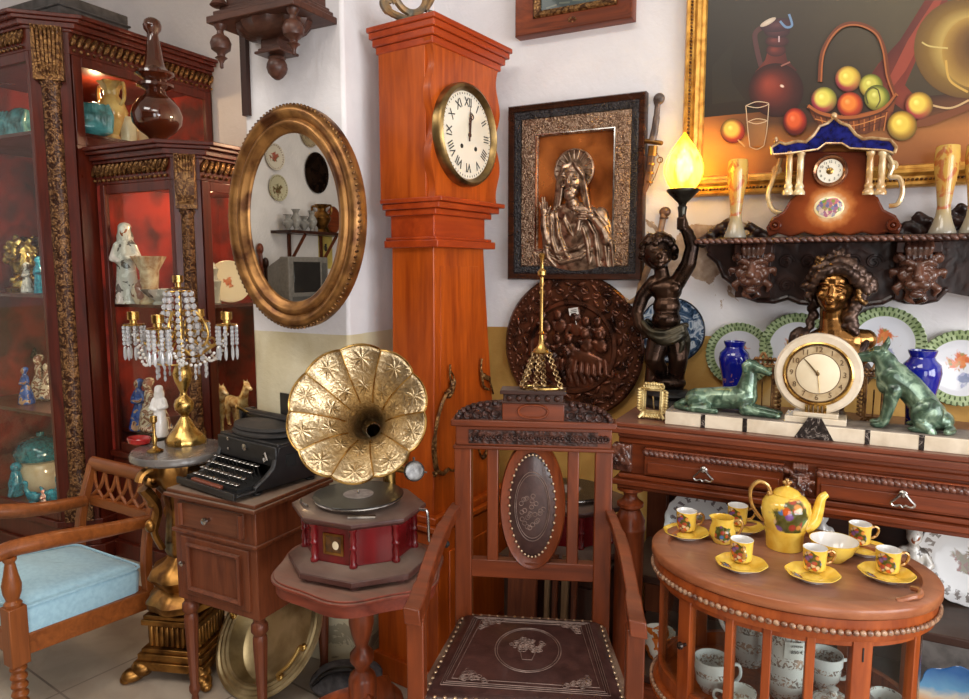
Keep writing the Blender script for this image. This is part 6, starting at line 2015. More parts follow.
# ------------------------------------------------------------------ art deco clock set with two dogs
def deco():
    a = R(-.8)
    B = V((-.08, 2.075, 1.0))
    t = T('clock_set', 'long cream marble mantel base with a round cream clock between two green dogs', 'clock', B, a)
    MARB = plain('cream_marble', rgb(226, 212, 190), .22, 0, rgb(206, 190, 166), 20, coat=.4)
    s = NT('black_marble'); n = s.noise(s.coord((1, 1, 1)), 30, 6, 2.5); s.set(color=s.ramp(n, [(.4, rgb(30, 26, 26)), (.56, rgb(52, 44, 42)), (.6, rgb(150, 138, 130)), (.63, rgb(44, 38, 36))]), rough=.18, coat=.4); BM = s.m
    GREY = plain('dusty_stone_top', rgb(146, 136, 124), .6, 0, rgb(112, 100, 92), 30)
    x0, x1, d, h = -.372, .50, .055, .038
    q = lambda x, y, o=0.0: V((onY(x, y, B.y - d + o).x - B.x, 0, onY(x, y, B.y - d + o).z - 1.0))
    bands = [q(703, 0 + 420).x, q(745, 424).x, q(868, 434).x, q(922, 440).x]
    mb = MB(); mb.box2((x0, -d, 0), (x1, d, h)); base = P('marble_base', mb, MARB, t, .002)
    mb = MB(); mb.box2((x0 + .002, -d + .002, h), (x1 - .002, d - .002, h + .003)); P('dusty_top_slab', mb, GREY, base)
    for x in bands:
        mb = MB(); mb.box2((x - .006, -d - .0008, .0005), (x + .006, d + .0008, h + .0008)); P('black_band', mb, BM, base)
    cx = q(815, 420).x
    mb = MB(); mb.M = Mx(((1, 0, 0, 0), (0, 0, 1, 0), (0, 1, 0, 0), (0, 0, 0, 1)))
    mb.prism([(cx - .048, .0005), (cx + .048, .0005), (cx + .016, h + .02), (cx - .016, h + .02)], -d - .001, -d + .02)
    P('black_wedge', mb, BM, base)
    mb = MB()
    mb.box2((cx - .075, -.045, h), (cx - .0165, .04, h + .018)); mb.box2((cx + .0165, -.045, h), (cx + .075, .04, h + .018)); mb.box2((cx - .0165, -.03, h), (cx + .0165, .04, h + .018)); mb.box2((cx - .055, -.038, h + .018), (cx + .055, .036, h + .030))
    P('stepped_foot', mb, MARB, base, .002)
    r = .108
    cz = h + .030 + r - .004
    mb = MB(); mb.lathe([(.001, -.02), (r - .01, -.02), (r, -.012), (r, .012), (r - .006, .018), (.084, .018), (.078, .012), (.001, .012)], seg=72)
    ck = P('clock_case', mb, MARB, t, loc=(cx, -.01, cz), rot=WALLR)
    mb = MB(); mb.lathe([(.084, .016), (.086, .020), (.082, .022), (.077, .014), (.077, .012)], seg=64, caps=False); P('gold_bezel', mb, GOLD, ck)
    mb = MB(); mb.lathe([(.001, .0135), (.076, .0135), (.076, .0125), (.001, .0125)], seg=56); P('chapter_ring', mb, plain('gilt_chapter', rgb(206, 184, 146), .35, .3, rgb(184, 156, 116), 40), ck)
    mb = MB(); mb.lathe([(.001, .0150), (.052, .0150), (.053, .0142), (.053, .0135)], seg=48, caps=False); P('dial', mb, plain('cream_dial', rgb(236, 222, 192), .35, 0, rgb(226, 210, 178), 10), ck)
    mb = MB()
    for k in range(12):
        a_ = 2 * PI * k / 12; mb.text(str(k or 12), .020, (.0645 * math.sin(a_), .0645 * math.cos(a_), .0142), -a_ if 3 < 0 else 0, .001)
    mb.torus((0, 0, .0142), .054, .0009, seg=48, rs=4); mb.torus((0, 0, .0138), .0755, .0009, seg=48, rs=4)
    P('numerals', mb, plain('brown_numerals', rgb(104, 78, 52), .4, .4), ck)
    mb = MB(); mb.tube([(0, 0, .018), (-.022, .026, .018), (-.037, .042, .018)], [.0024, .0018, .0008], 6); mb.ell((0, 0, .017), (.005, .005, .003)); P('hour_hand', mb, plain('brass_hand', rgb(116, 90, 52), .35, .6), ck)
    mb = MB(); mb.tube([(0, .01, .0165), (.004, -.025, .0165), (.007, -.052, .0165)], [.0014, .0012, .0006], 6); P('minute_hand', mb, plain('pale_hand', rgb(214, 180, 120), .35, .3), ck)
    mb = MB()
    for k in range(5): mb.tube([(cx - .022 + k * .011, -.028, h + .026), (cx - .022 + k * .011, -.034, h + .036), (cx - .022 + k * .011, -.030, h + .050)], .0042, 7)
    P('gold_ribs', mb, GOLD, ck)
    ck_inv = (Mx.Translation((cx, -.01, cz)) @ Euler(WALLR).to_matrix().to_4x4()).inverted()
    o = bpy.data.objects['gold_ribs']; o.matrix_parent_inverse = ck_inv
    # --- green patinated dogs
    s = NT('green_patina')
    n = s.noise(s.coord((1, 1, 1)), 34, 5, .9)
    s.set(color=s.ramp(n, [(.3, rgb(38, 54, 44)), (.5, rgb(78, 104, 84)), (.68, rgb(148, 172, 146))]), rough=.3, metal=.35, coat=.4); PAT = s.m
    zt = h + .003
    D = lambda x, y, dd=0.0: V((onY(x, y, B.y).x - B.x, dd, onY(x, y, B.y).z - 1.0))
    mb = MB()                                        # sitting alsatian, facing left
    mb.ell(D(893, 379, 0), (.036, .030, .046), (0, .5, 0)); mb.chain([D(892, 375, 0), D(908, 386, 0), D(924, 404, 0)], [.038, .034, .034], 16); mb.ell(D(928, 414, 0), (.042, .038, .040)); mb.ell(D(940, 420, .0), (.032, .034, .026))
    mb.chain([D(889, 372, 0), D(886, 362, 0), D(881, 356, 0)], [.033, .027, .023], 14)                       # neck
    hd = D(879, 353.5, 0)
    mb.ell(hd, (.025, .021, .021)); mb.chain([hd + V((-.012, 0, -.004)), hd + V((-.034, 0, -.008)), hd + V((-.050, 0, -.011))], [.016, .012, .009], 12); mb.chain([hd + V((-.012, 0, -.014)), hd + V((-.042, 0, -.018))], [.010, .006], 10)
    mb.ell(hd + V((-.057, 0, -.007)), .006, None, 8, 6)
    for sy in (-1, 1): mb.chain([hd + V((.010, sy * .012, .012)), hd + V((.018, sy * .014, .030)), hd + V((.020, sy * .013, .046))], [.009, .007, .002], 8); mb.ell(hd + V((-.012, sy * .015, .007)), (.005, .004, .004), None, 8, 6)
    for sy in (-1, 1):                               # front legs, haunches, hind feet
        mb.chain([D(893, 388, sy * .020), D(889, 405, sy * .022), D(884, 420, sy * .023), V((D(880, 0 + 430).x, sy * .023, zt + .010))], [.021, .014, .011, .010], 12); mb.ell(V((D(876, 430).x, sy * .023, zt + .008)), (.017, .010, .008))
        mb.ell(D(926, 412, sy * .028), (.036, .020, .042), (0, .35, 0)); mb.chain([D(920, 420, sy * .034), D(930, 430, sy * .036), V((D(920, 430).x, sy * .036, zt + .009))], [.018, .013, .010], 10); mb.ell(V((D(915, 430).x, sy * .036, zt + .008)), (.020, .010, .008))
    mb.chain([D(942, 424, .0), V((D(950, 432).x, -.018, zt + .010)), V((D(944, 435).x, -.045, zt + .009))], [.014, .012, .008], 10)
    P('sitting_dog', organic(mb, .0028, 2), PAT, t)
    mb = MB()                                        # lying hound, head raised and turned right
    mb.chain([D(698, 400, .006), D(716, 398, 0), D(734, 398, 0), D(745, 396, 0)], [.034, .032, .033, .034], 16); mb.ell(D(698, 399, -.012), (.036, .030, .034)); mb.ell(D(742, 398, -.004), (.034, .034, .034))
    mb.chain([D(746, 392, 0), D(749, 378, 0), D(750, 368, -.002)], [.030, .022, .018], 14)
    hd = D(752, 366, -.004)
    mb.ell(hd, (.021, .019, .019)); mb.chain([hd + V((.010, -.004, -.002)), hd + V((.032, -.010, -.009)), hd + V((.046, -.014, -.016))], [.015, .011, .008], 12); mb.ell(hd + V((.051, -.015, -.014)), .0055, None, 8, 6)
    for sy in (-1, 1): mb.chain([hd + V((-.008, sy * .014, .012)), hd + V((-.018, sy * .018, .004)), hd + V((-.020, sy * .018, -.014))], [.008, .008, .004], 8)
    for sy in (-1, 1):
        mb.chain([D(746, 408, sy * .024), V((D(756, 414).x, sy * .026, zt + .013)), V((D(774, 418).x, sy * .024 - .006, zt + .009))], [.018, .012, .009], 10); mb.ell(V((D(777, 418).x, sy * .024 - .006, zt + .008)), (.014, .010, .008))
        mb.ell(D(700, 403, sy * .026), (.030, .016, .026)); mb.chain([V((D(708, 412).x, sy * .034, zt + .016)), V((D(695, 412).x, sy * .042, zt + .010)), V((D(718, 412).x, sy * .044, zt + .008))], [.014, .011, .008], 10)
    mb.chain([V((D(684, 408).x, .0, zt + .02)), V((D(677, 412).x, -.016, zt + .010)), V((D(690, 414).x, -.044, zt + .008))], [.012, .010, .006], 10)
    P('lying_dog', organic(mb, .0028, 2), PAT, t)


deco()


# ------------------------------------------------------------------ filigree frames and the small photo frame
def filigree(name, label, x0, y0, x1, y1, Y, mat, group=None, tilt=.10, z0=1.0):
    a, b = onY(x0, y1, Y), onY(x1, y0, Y)
    w, h = b.x - a.x, b.z - z0
    t = T(name, label, 'frame', ((a.x + b.x) / 2, Y, z0), group=group, rot=(PI / 2 - tilt, 0, 0))
    mb = MB()
    mb.M = Mx.Translation((0, h / 2, 0))
    iw, ih = w * .58, h * .60
    mb.rectframe(iw, ih, [(0, 0), (0, .004), (.004, .005), (.006, .002), (.006, 0)])
    random.seed(2)
    r = .0036 * max(1, w / .08)
    n = 30
    for k in range(n):
        t_ = k / n * 2 * (iw + ih)
        if t_ < iw: p = (t_ - iw / 2, -ih / 2, 0, -1)
        elif t_ < iw + ih: p = (iw / 2, t_ - iw - ih / 2, 1, 0)
        elif t_ < 2 * iw + ih: p = (iw / 2 - (t_ - iw - ih), ih / 2, 0, 1)
        else: p = (-iw / 2, ih / 2 - (t_ - 2 * iw - ih), -1, 0)
        ox, oy = p[2] * w * .09, p[3] * w * .09
        mb.torus((p[0] + ox, p[1] + oy, .003), w * .065, r * .8, seg=10, rs=5); mb.ell((p[0] + ox * 1.9, p[1] + oy * 1.9, .004), r * 1.5, None, 6, 5)
    for sx in (-1, 1):
        mb.tube(cr([(sx * iw * .3, ih / 2 + .01, .003), (sx * iw * .2, ih / 2 + w * .16, .003), (0, h / 2 - r, .003)], 4), r, 6)
        mb.tube(cr([(sx * iw * .5, -ih / 2, .003), (sx * iw * .62, -ih / 2 - h * .10, .006), (sx * iw * .74, -h / 2 + r, .010)], 4), r * 1.3, 6)
    P('openwork_border', mb, mat, t)
    mb = MB(); mb.tube([(0, h * .6, 0), (0, r, -.035)], .0022, 6); P('strut', mb, mat, t)
    return t


AGED = plain('aged_filigree', rgb(160, 118, 72), .4, .5, rgb(86, 58, 36), 50)
filigree('filigree_frame', 'small openwork bronze frame standing left of the round cream clock', 741, 352, 783, 415, 2.17, AGED, 'openwork bronze frames')
filigree('filigree_frame', 'small openwork bronze frame standing between round cream clock and sitting dog', 856, 362, 893, 424, 2.17, AGED, 'openwork bronze frames')
filigree('photo_frame', 'tiny empty cream-gold rococo frame at the sideboard front corner', 637, 383, 668, 421, 2.07, plain('cream_gold', rgb(226, 206, 150), .3, .6, rgb(176, 146, 90), 50))


# ------------------------------------------------------------------ things in the open part of the sideboard
PRINTC = china('brown_print_china', rgb(226, 226, 226), None, .08, [(.0, -.01, .052, [(92, 84, 48), (120, 108, 66), (130, 56, 44)])], False, (.096, .012, 26, (92, 76, 66)))
PRINTG = china('sprig_print_china', rgb(224, 224, 224), None, .08, [(.0, .005, .036, [(136, 130, 84), (166, 150, 90), (110, 120, 70)])], False, (.090, .010, 20, (84, 60, 66)))
def stood_plate(label, x, y, r, Y, mat, z0, tilt, group=None):
    c = onY(x, y, Y)
    mb = MB()
    mb.lathe([(.05, -.004), (.078, 0), (.114, .012), (.116, .014), (.114, .0165), (.08, .005), (.06, .003), (.001, .003)], seg=96, wob=lambda a, i: 1 + .03 * abs(math.sin(9 * a)) * (1 if 2 <= i <= 4 else 0))
    k = r / .116
    o = S('china_plate', mb, mat, label, 'plate', (c.x, Y, z0 + r * math.cos(tilt) + .003), rot=(PI / 2 - tilt, 0, 0), group=group)
    o.scale = (k, k, k)
    return o


stood_plate('white scalloped plate with a border sprig, standing behind the tea cups', 700, 525, .112, 2.3, PRINTG, .5, .14)
stood_plate('white scalloped plate with a brown game-bird print at the right edge', 968, 576, .126, 2.33, PRINTC, .5, .14)


def figurine(name, label, loc, h, mat, kind=0, group=None, rz=0, cat='figurine'):
    """small modelled figure, one continuous body; local height 1 scaled to h"""
    mb = MB()
    if kind == 0:                                    # woman in a wide skirt holding something
        mb.lathe([(.20, 0), (.21, .05), (.17, .25), (.10, .48), (.07, .55)], seg=20); mb.chain([(0, 0, .52), (0, 0, .66), (0, 0, .74)], [.075, .095, .07], 12); mb.cap((0, 0, .76), (0, 0, .80), .04, .04)
        for sx in (-1, 1): mb.chain([(sx * .09, 0, .72), (sx * .16, -.02, .60), (sx * .06, -.12, .55)], [.045, .04, .03], 10)
        mb.ell((0, -.12, .56), (.07, .05, .05))
    elif kind == 1:                                  # tall robed figure
        mb.lathe([(.15, 0), (.14, .1), (.11, .4), (.10, .6), (.06, .74)], seg=20); mb.chain([(-.09, 0, .70), (-.14, -.03, .55), (-.03, -.10, .52)], [.05, .045, .03], 10); mb.chain([(.09, 0, .70), (.14, -.03, .58), (.03, -.11, .56)], [.05, .045, .03], 10); mb.cap((0, 0, .74), (0, 0, .80), .04, .04); mb.ell((0, .02, .80), (.10, .09, .13))
    else:                                            # two seated figures on a mound
        mb.ell((0, 0, .06), (.34, .2, .10)); mb.lathe([(.18, .05), (.14, .3), (.07, .45)], (-.12, 0, 0), 16); mb.lathe([(.17, .05), (.13, .24), (.07, .4)], (.14, -.02, 0), 16)
        mb.chain([(-.12, 0, .42), (-.12, 0, .58)], [.08, .07], 10); mb.chain([(.14, 0, .36), (.14, 0, .50)], [.08, .07], 10); mb.chain([(-.05, -.03, .55), (.05, -.1, .42)], [.04, .03], 8); mb.chain([(.20, -.02, .48), (.26, -.08, .34)], [.04, .03], 8); mb.ell((.14, 0, .60), (.07, .08, .09))
    hx, hz = (0, .88) if kind < 2 else (-.12, .72)
    mb.ell((hx, -.01, hz), (.075, .08, .095)); mb.ell((hx, -.085, hz - .01), (.014, .018, .02)); mb.ell((hx, -.06, hz - .05), (.03, .025, .025)); mb.ell((hx, .02, hz + .045), (.08, .085, .065))
    mb.M = Mx.Identity(4)
    o = P(name, organic(mb, .016, 1), mat)
    o.scale = (h, h, h)
    o.location = loc
    o.rotation_euler = (0, 0, rz)
    return tag(o, label, cat, group)


def porcelain(name, cols, scale):
    s = NT(name)
    s.set(color=s.ramp(s.noise(s.coord((1, 1, 1)), scale, 3, .8), cols, 'CONSTANT'), rough=.2, coat=.4)
    return s.m


PW = porcelain('white_grey_figure', [(0, rgb(96, 90, 84)), (.42, rgb(196, 192, 184)), (.56, rgb(222, 220, 214)), (.66, rgb(150, 84, 50))], 6)
PM = porcelain('painted_figure', [(0, rgb(120, 70, 50)), (.40, rgb(206, 186, 160)), (.50, rgb(140, 90, 70)), (.58, rgb(216, 196, 170)), (.66, rgb(90, 110, 150))], 7)
PB = porcelain('blue_figure', [(0, rgb(30, 60, 130)), (.46, rgb(46, 84, 160)), (.56, rgb(176, 140, 110)), (.64, rgb(120, 60, 44))], 6)
f = onY(914, 540, 2.16)
figurine('porcelain_figurine', 'white porcelain boy figurine holding fruit, standing right of the tea table', (f.x, 2.16, .5), .262, PW, 0)
f = onY(822, 520, 2.25)
figurine('porcelain_figurine', 'pale grey figurine half hidden behind the teapot spout', (f.x, 2.25, .5), .25, WHITE, 0)
s = NT('landscape_china')
sx = s.n('ShaderNodeSeparateXYZ'); s.l(s.coord((1, 1, 1)), sx.inputs[0])
zz = s.math('ADD', sx.outputs[1], s.math('MULTIPLY', s.noise(s.coord((1, 1, 1)), 18, 5, .6), .05))
s.set(color=s.ramp(s.math('MULTIPLY', s.math('ADD', zz, .14), 3.4), [(.10, rgb(70, 84, 44)), (.32, rgb(140, 92, 44)), (.46, rgb(196, 130, 70)), (.56, rgb(186, 176, 156)), (.64, rgb(86, 140, 176)), (.80, rgb(40, 92, 150))]), rough=.15, coat=.5)
def platter(name, label, x, y, Y, rx, ry, mat, z0, tilt):
    c = onY(x, y, Y)
    mb = MB()
    mb.lathe([(.6, -.03), (.8, 0), (.98, .06), (1, .075), (.98, .085), (.8, .03), (.001, .02)], seg=64, wob=lambda a, i: 1 + .05 * math.cos(8 * a) * (1 if 2 <= i <= 4 else 0))
    mb.v = [V((p.x * rx, p.y * ry, p.z * .11)) for p in mb.v]
    return S(name, mb, mat, label, 'platter', (c.x, Y, z0 + ry * 1.04 * math.cos(tilt)), rot=(PI / 2 - tilt, 0, 0))


platter('china_platter', 'china platter with blue sky landscape at the bottom right corner', 958, 700, 2.12, .098, .088, s.m, .225, .12)
platter('china_platter', 'plain grey scalloped platter behind the blue landscape platter', 950, 676, 2.26, .115, .112, plain('grey_glaze', rgb(150, 142, 136), .3, 0, rgb(110, 104, 100), 20, coat=.4), .225, .16)

# ================================================================== oval vitrine table
OC = V((-.095, 1.762, 0))
TZ = .752            # tray floor
def oval_table():
    t = T('oval_display_table', 'oval glass-sided wooden drinks cabinet with a tray top holding the tea set', 'table', OC)
    n = 96
    E = lambda a, b, z: [V((a * math.cos(2 * PI * k / n), b * math.sin(2 * PI * k / n), z)) for k in range(n)]
    A, B = .318, .243
    mb = MB()
    mb.loft([E(A - .010, B - .010, .736), E(A - .002, B - .002, .740), E(A, B, .744), E(A, B, .760), E(A - .003, B - .003, .764), E(A - .030, B - .034, .767), E(A - .040, B - .040, .766), E(A - .043, B - .043, TZ)], True, True)
    tr = P('tray_top', mb, W_OVALX, t, angle=50)
    for sx in (-1, 1):                                # cut grips at both ends of the tray
        mb = MB()
        mb.tube(cr([(sx * (A - .062), -.045, .764), (sx * (A - .040), -.022, .774), (sx * (A - .034), 0, .772), (sx * (A - .040), .022, .774), (sx * (A - .062), .045, .764)], 5), .006, 7)
        P('tray_grip', mb, W_OVALX, tr, rot=(0, 0, R(-22)))
    a, b = .292, .220
    mb = MB(); mb.loft([E(a + .016, b + .016, .690), E(a + .02, b + .02, .706), E(a + .016, b + .016, .736)], True, True); P('apron', mb, W_OVAL, t)
    mb = MB()
    for k in range(128):
        q = 2 * PI * k / 128
        mb.ell(((a + .022) * math.cos(q), (b + .022) * math.sin(q), .712), (.0075, .0055, .0065), (0, .5, q + PI / 2), 7, 5)
    P('beaded_moulding', mb, plain('worn_bead', rgb(176, 138, 108), .35, 0, rgb(96, 56, 40), 60, coat=.4), t)
    def seg(a0, a1, z0, z1, th, off=0.0, m=None):
        st = max(2, int(abs(a1 - a0) / 4))
        lo = []
        for i in range(st + 1):
            q = R(a0 + (a1 - a0) * i / st)
            u, w = V((math.cos(q), math.sin(q), 0)), None
            p0 = V(((a + off) * math.cos(q), (b + off) * math.sin(q), 0)); p1 = V(((a + off - th) * math.cos(q), (b + off - th) * math.sin(q), 0))
            lo.append([p0 + V((0, 0, z0)), p0 + V((0, 0, z1)), p1 + V((0, 0, z1)), p1 + V((0, 0, z0))])
        return lo
    zb, zt = .455, .672
    mb = MB(); mb.loft(seg(0, 360, zt, .692, .016)); P('top_rail', mb, W_OVAL, t)
    mb = MB(); mb.loft(seg(0, 360, .418, zb, .016)); P('bottom_rail', mb, W_OVAL, t)
    mb = MB(); mb.loft([E(a + .016, b + .016, .38), E(a + .022, b + .022, .40), E(a + .006, b + .006, .418)], True, True); bs = P('base_board', mb, W_OVAL, t)
    mb = MB()
    for k in range(128):
        q = 2 * PI * k / 128
        mb.ell(((a + .018) * math.cos(q), (b + .018) * math.sin(q), .410), (.0075, .0055, .006), (0, .5, q + PI / 2), 7, 5)
    P('beaded_moulding', mb, bpy.data.materials['worn_bead'], bs)
    # uprights, angles found along the ellipse from its front
    for c, w in STILES:
        mb = MB(); mb.loft(seg(c - w, c + w, .418, .692, .020, .003)); P('upright', mb, W_OVAL, t, .002)
    cs = sorted(STILES)
    for i in range(len(cs)):
        c0, w0 = cs[i]; c1, w1 = cs[(i + 1) % len(cs)]
        if i == len(cs) - 1: c1 += 360
        if c1 - w1 - c0 - w0 < 1: continue
        mb = MB(); mb.loft(seg(c0 + w0 - .5, c1 - w1 + .5, zb - .004, zt + .004, .003, -.006)); P('glass_pane', mb, GLASS, t)
    q = R(KNOB); mb = MB(); mb.lathe([(.004, 0), (.004, .008), (.009, .014), (.008, .020), (.001, .023)], seg=14)
    P('door_knob', mb, plain('dark_knob', rgb(70, 60, 56), .25, .7), t, loc=((a + .003) * math.cos(q), (b + .003) * math.sin(q), .575), rot=(PI / 2, 0, q + PI / 2))
    mb = MB(); q = R(HINGE); mb.box(((a + .0035) * math.cos(q), (b + .0035) * math.sin(q), .655), (.0025, .003, .03), (0, 0, q)); P('hinge', mb, INK, t)
    mb = MB(); mb.lathe([(.06, .38), (.045, .36), (.035, .33), (.05, .28), (.055, .24), (.04, .18), (.05, .14), (.03, .1)], seg=24); P('pedestal', mb, W_OVAL, t)
    for k in range(4):
        mb = MB(); mb.M = Mx.Rotation(R(45 + 90 * k), 4, 'Z'); mb.tube(cr([(.02, 0, .17), (.10, 0, .14), (.18, 0, .06), (.23, 0, .018)], 5), [.03] * 6 + [.024] * 5 + [.018] * 5, 8); P('leg', mb, W_OVAL, t)


STILES = [(x, w) for x, w in ()]
def _ang(px, py, a=.292, b=.22):
    """angle on the ellipse whose front surface lies behind a photographed upright"""
    r = ray(px, py)
    ox, oy = -OC.x, -OC.y
    A_ = (r.x / a) ** 2 + (r.y / b) ** 2
    B_ = 2 * (ox * r.x / a ** 2 + oy * r.y / b ** 2)
    C_ = (ox / a) ** 2 + (oy / b) ** 2 - 1
    D_ = B_ * B_ - 4 * A_ * C_
    if D_ < 0: return None
    k = (-B_ - math.sqrt(D_)) / (2 * A_)
    return math.degrees(math.atan2((oy + r.y * k) / b, (ox + r.x * k) / a)) % 360


STILES = [(round(_ang(x, 640), 2), w) for x, w in ((684, 4.2), (729, 1.8), (767, 1.8), (811, 1.8), (863, 4.4), (917, 2.6))]
KNOB = round(_ang(687, 640), 2)
HINGE = round(_ang(863, 640), 2)
STILES += [(184, 3), (20, 3), (60, 4), (100, 2), (140, 4)]
oval_table()


# ------------------------------------------------------------------ yellow fruit tea set
def fruit_china(name, base, c, r, inner=None):
    s = NT(name)
    co = s.coord((1, 1, 1))
    d = s.n('ShaderNodeVectorMath', operation='DISTANCE'); s.l(co, d.inputs[0]); d.inputs[1].default_value = c
    n = s.noise(co, 1.3 / r, 4, .4)
    f = s.math('ADD', s.math('SUBTRACT', 1.0, s.math('DIVIDE', d.outputs['Value'], r)), s.math('MULTIPLY', s.math('SUBTRACT', n, .5), 1.3))
    v = s.n('ShaderNodeTexVoronoi'); v.inputs['Scale'].default_value = 2.7 / r; s.l(co, v.inputs['Vector'])
    sc = s.n('ShaderNodeSeparateColor'); s.l(v.outputs['Color'], sc.inputs[0])
    fr = s.ramp(sc.outputs[0], [(0, rgb(206, 92, 36)), (.22, rgb(130, 86, 150)), (.42, rgb(92, 130, 66)), (.58, rgb(226, 146, 70)), (.72, rgb(90, 128, 176)), (.80, rgb(236, 200, 150)), (.9, rgb(176, 70, 50))], 'CONSTANT')
    fr = s.mix(s.math('MULTIPLY', s.math('SUBTRACT', v.outputs['Distance'], .54), 10, True), fr, rgb(116, 112, 50))
    sh = s.math('SUBTRACT', 1.3, s.math('MULTIPLY', v.outputs['Distance'], 1.5), True)
    fr = s.mix(1.0, fr, s.ramp(sh, [(0, (.35, .35, .35, 1)), (1, (1, 1, 1, 1))]), 'MULTIPLY')
    b = s.ramp(s.noise(co, 26, 3, .6), [(.3, rgb(*base[0])), (.65, rgb(*base[1]))])
    s.set(color=s.mix(s.math('MULTIPLY', s.math('SUBTRACT', f, .12), 8, True), b, fr), rough=.12, coat=.6)
    return s.m


YEL = ((224, 176, 58), (244, 212, 96))
GILTH = plain('gilt_handle', rgb(206, 166, 96), .22, .5, rgb(160, 112, 60), 40, coat=.4)
YM = plain('yellow_glaze', rgb(244, 208, 88), .12, 0, rgb(224, 172, 52), 26, coat=.6)
FC = fruit_china('fruit_cup_china', YEL, (-.008, -.027, .026), .027)
TG = 'yellow fruit-painted tea cups'
def cup(label, px, py, hand):
    p = onZ(px, py, TZ)
    t = T('tea_cup', label, 'cup', (p.x, p.y, TZ + .0085), 0, TG)
    mb = MB(); mb.lathe([(.018, 0), (.020, .003), (.024, .005), (.0265, .05), (.027, .053), (.0255, .053), (.0245, .01), (.001, .007)], seg=32)
    b = P('bowl', mb, FC, t)
    mb = MB(); mb.lathe([(.0266, .0525), (.0258, .0535), (.0252, .0525), (.0236, .012), (.001, .0085)], seg=32, caps=False); P('white_lining', mb, WHITE, b)
    mb = MB(); mb.M = Mx.Rotation(R(hand), 4, 'Z'); mb.tube(cr([(.024, 0, .042), (.036, 0, .047), (.044, 0, .038), (.038, 0, .022), (.025, 0, .016)], 5), .0032, 7, flat=1.3); P('handle', mb, GILTH, t)
    return t


def saucer(label, px, py):
    p = onZ(px, py, TZ)
    mb = MB()
    mb.lathe([(.030, 0), (.032, .003), (.054, .013), (.058, .0165)], seg=44, caps=False, wob=lambda a, i: 1 + .02 * math.cos(8 * a))
    mb.lathe([(.001, .0), (.030, .0)], seg=44, caps=False)
    mb.m = 1
    mb.lathe([(.058, .0165), (.0565, .0172), (.047, .0125), (.034, .0070), (.022, .0060), (.021, .0068), (.001, .0068)], seg=44, caps=False, wob=lambda a, i: 1 + .02 * math.cos(8 * a))
    s = bpy.data.materials.get('saucer_top') or fruit_china('saucer_top', YEL, (-.034, -.016, .008), .017)
    return S('saucer', mb, [WHITE, s], label, 'saucer', (p.x, p.y, TZ + .001), group='yellow tea saucers')


for (px, py, sxy, hand, l) in ((686, 533, (686, 537), 20, 'at the far left end of the tray'), (737, 527, (741, 531), 10, 'half hidden between creamer and teapot'), (741, 564, (741, 569), -75, 'nearest the front left, below the creamer'), (814, 573, (812, 579), 20, 'at the front middle of the tray, below the teapot'), (859, 547, (863, 553), 20, 'behind the yellow bowl at the back right'), (887, 575, (886, 579), 20, 'at the right end of the tray')):
    cup('yellow fruit-painted tea cup ' + l, px, py, hand); saucer('yellow saucer under the tea cup ' + l, *sxy)


def teapot():
    p = onZ(784, 547, TZ)
    t = T('teapot', 'tall yellow teapot painted with fruit, on the oval tray', 'teapot', (p.x, p.y, TZ + .001), R(22))
    t.scale = (.9, .9, .92)
    m = fruit_china('fruit_pot_china', YEL, (-.004, -.062, .098), .056)
    mb = MB()
    mb.lathe([(.044, 0), (.047, .004), (.050, .04), (.054, .058), (.055, .06), (.062, .085), (.066, .105), (.062, .128), (.048, .144), (.036, .149), (.034, .146)], seg=44)
    b = P('body', mb, m, t)
    mb = MB(); mb.lathe([(.0475, .0), (.0485, .004), (.0515, .042), (.0555, .0585)], seg=44, caps=False); P('lower_band', mb, YM, b)
    mb = MB(); mb.lathe([(.036, .149), (.037, .152), (.030, .160), (.014, .168), (.006, .170), (.005, .176), (.001, .178)], seg=32)
    ld = P('lid', mb, YM, t)
    mb = MB(); mb.ell((0, 0, .178), (.009, .009, .006)); mb.ell((0, 0, .186), (.006, .006, .007))
    for k in range(4): mb.ell((.008 * math.cos(k * PI / 2), .008 * math.sin(k * PI / 2), .182), .005, None, 7, 5)
    P('lid_knob', mb, GILTH, ld)
    mb = MB(); mb.tube(cr([(.050, 0, .055), (.076, 0, .075), (.086, 0, .105), (.094, 0, .140), (.108, 0, .152)], 5), [.022 - .0135 * i / 20 for i in range(21)], 12); P('spout', mb, YM, t)
    mb = MB(); mb.tube(cr([(-.040, 0, .140), (-.052, 0, .172), (-.078, 0, .182), (-.098, 0, .160), (-.094, 0, .120), (-.072, 0, .085), (-.058, 0, .075)], 5), .0052, 8, flat=1.3); mb.ell((-.046, 0, .150), (.008, .006, .008)); P('handle', mb, GILTH, t)


teapot()
def creamer():
    p = onZ(722, 542, TZ)
    t = T('creamer', 'small yellow fruit-painted cream jug left of the teapot', 'jug', (p.x, p.y, TZ + .001), R(10))
    mb = MB(); mb.lathe([(.022, 0), (.024, .003), (.033, .022), (.032, .034), (.026, .054), (.028, .066), (.0265, .066), (.024, .054), (.03, .03), (.001, .01)], seg=32, wob=lambda a, i: 1 + (.22 * max(0, math.cos(a - PI)) ** 6 if 5 <= i <= 6 else 0))
    P('body', mb, fruit_china('fruit_jug_china', YEL, (.0, -.032, .030), .026), t)
    mb = MB(); mb.tube(cr([(.025, 0, .056), (.042, 0, .062), (.048, 0, .046), (.038, 0, .024), (.030, 0, .020)], 5), .0035, 7, flat=1.3); P('handle', mb, GILTH, t)


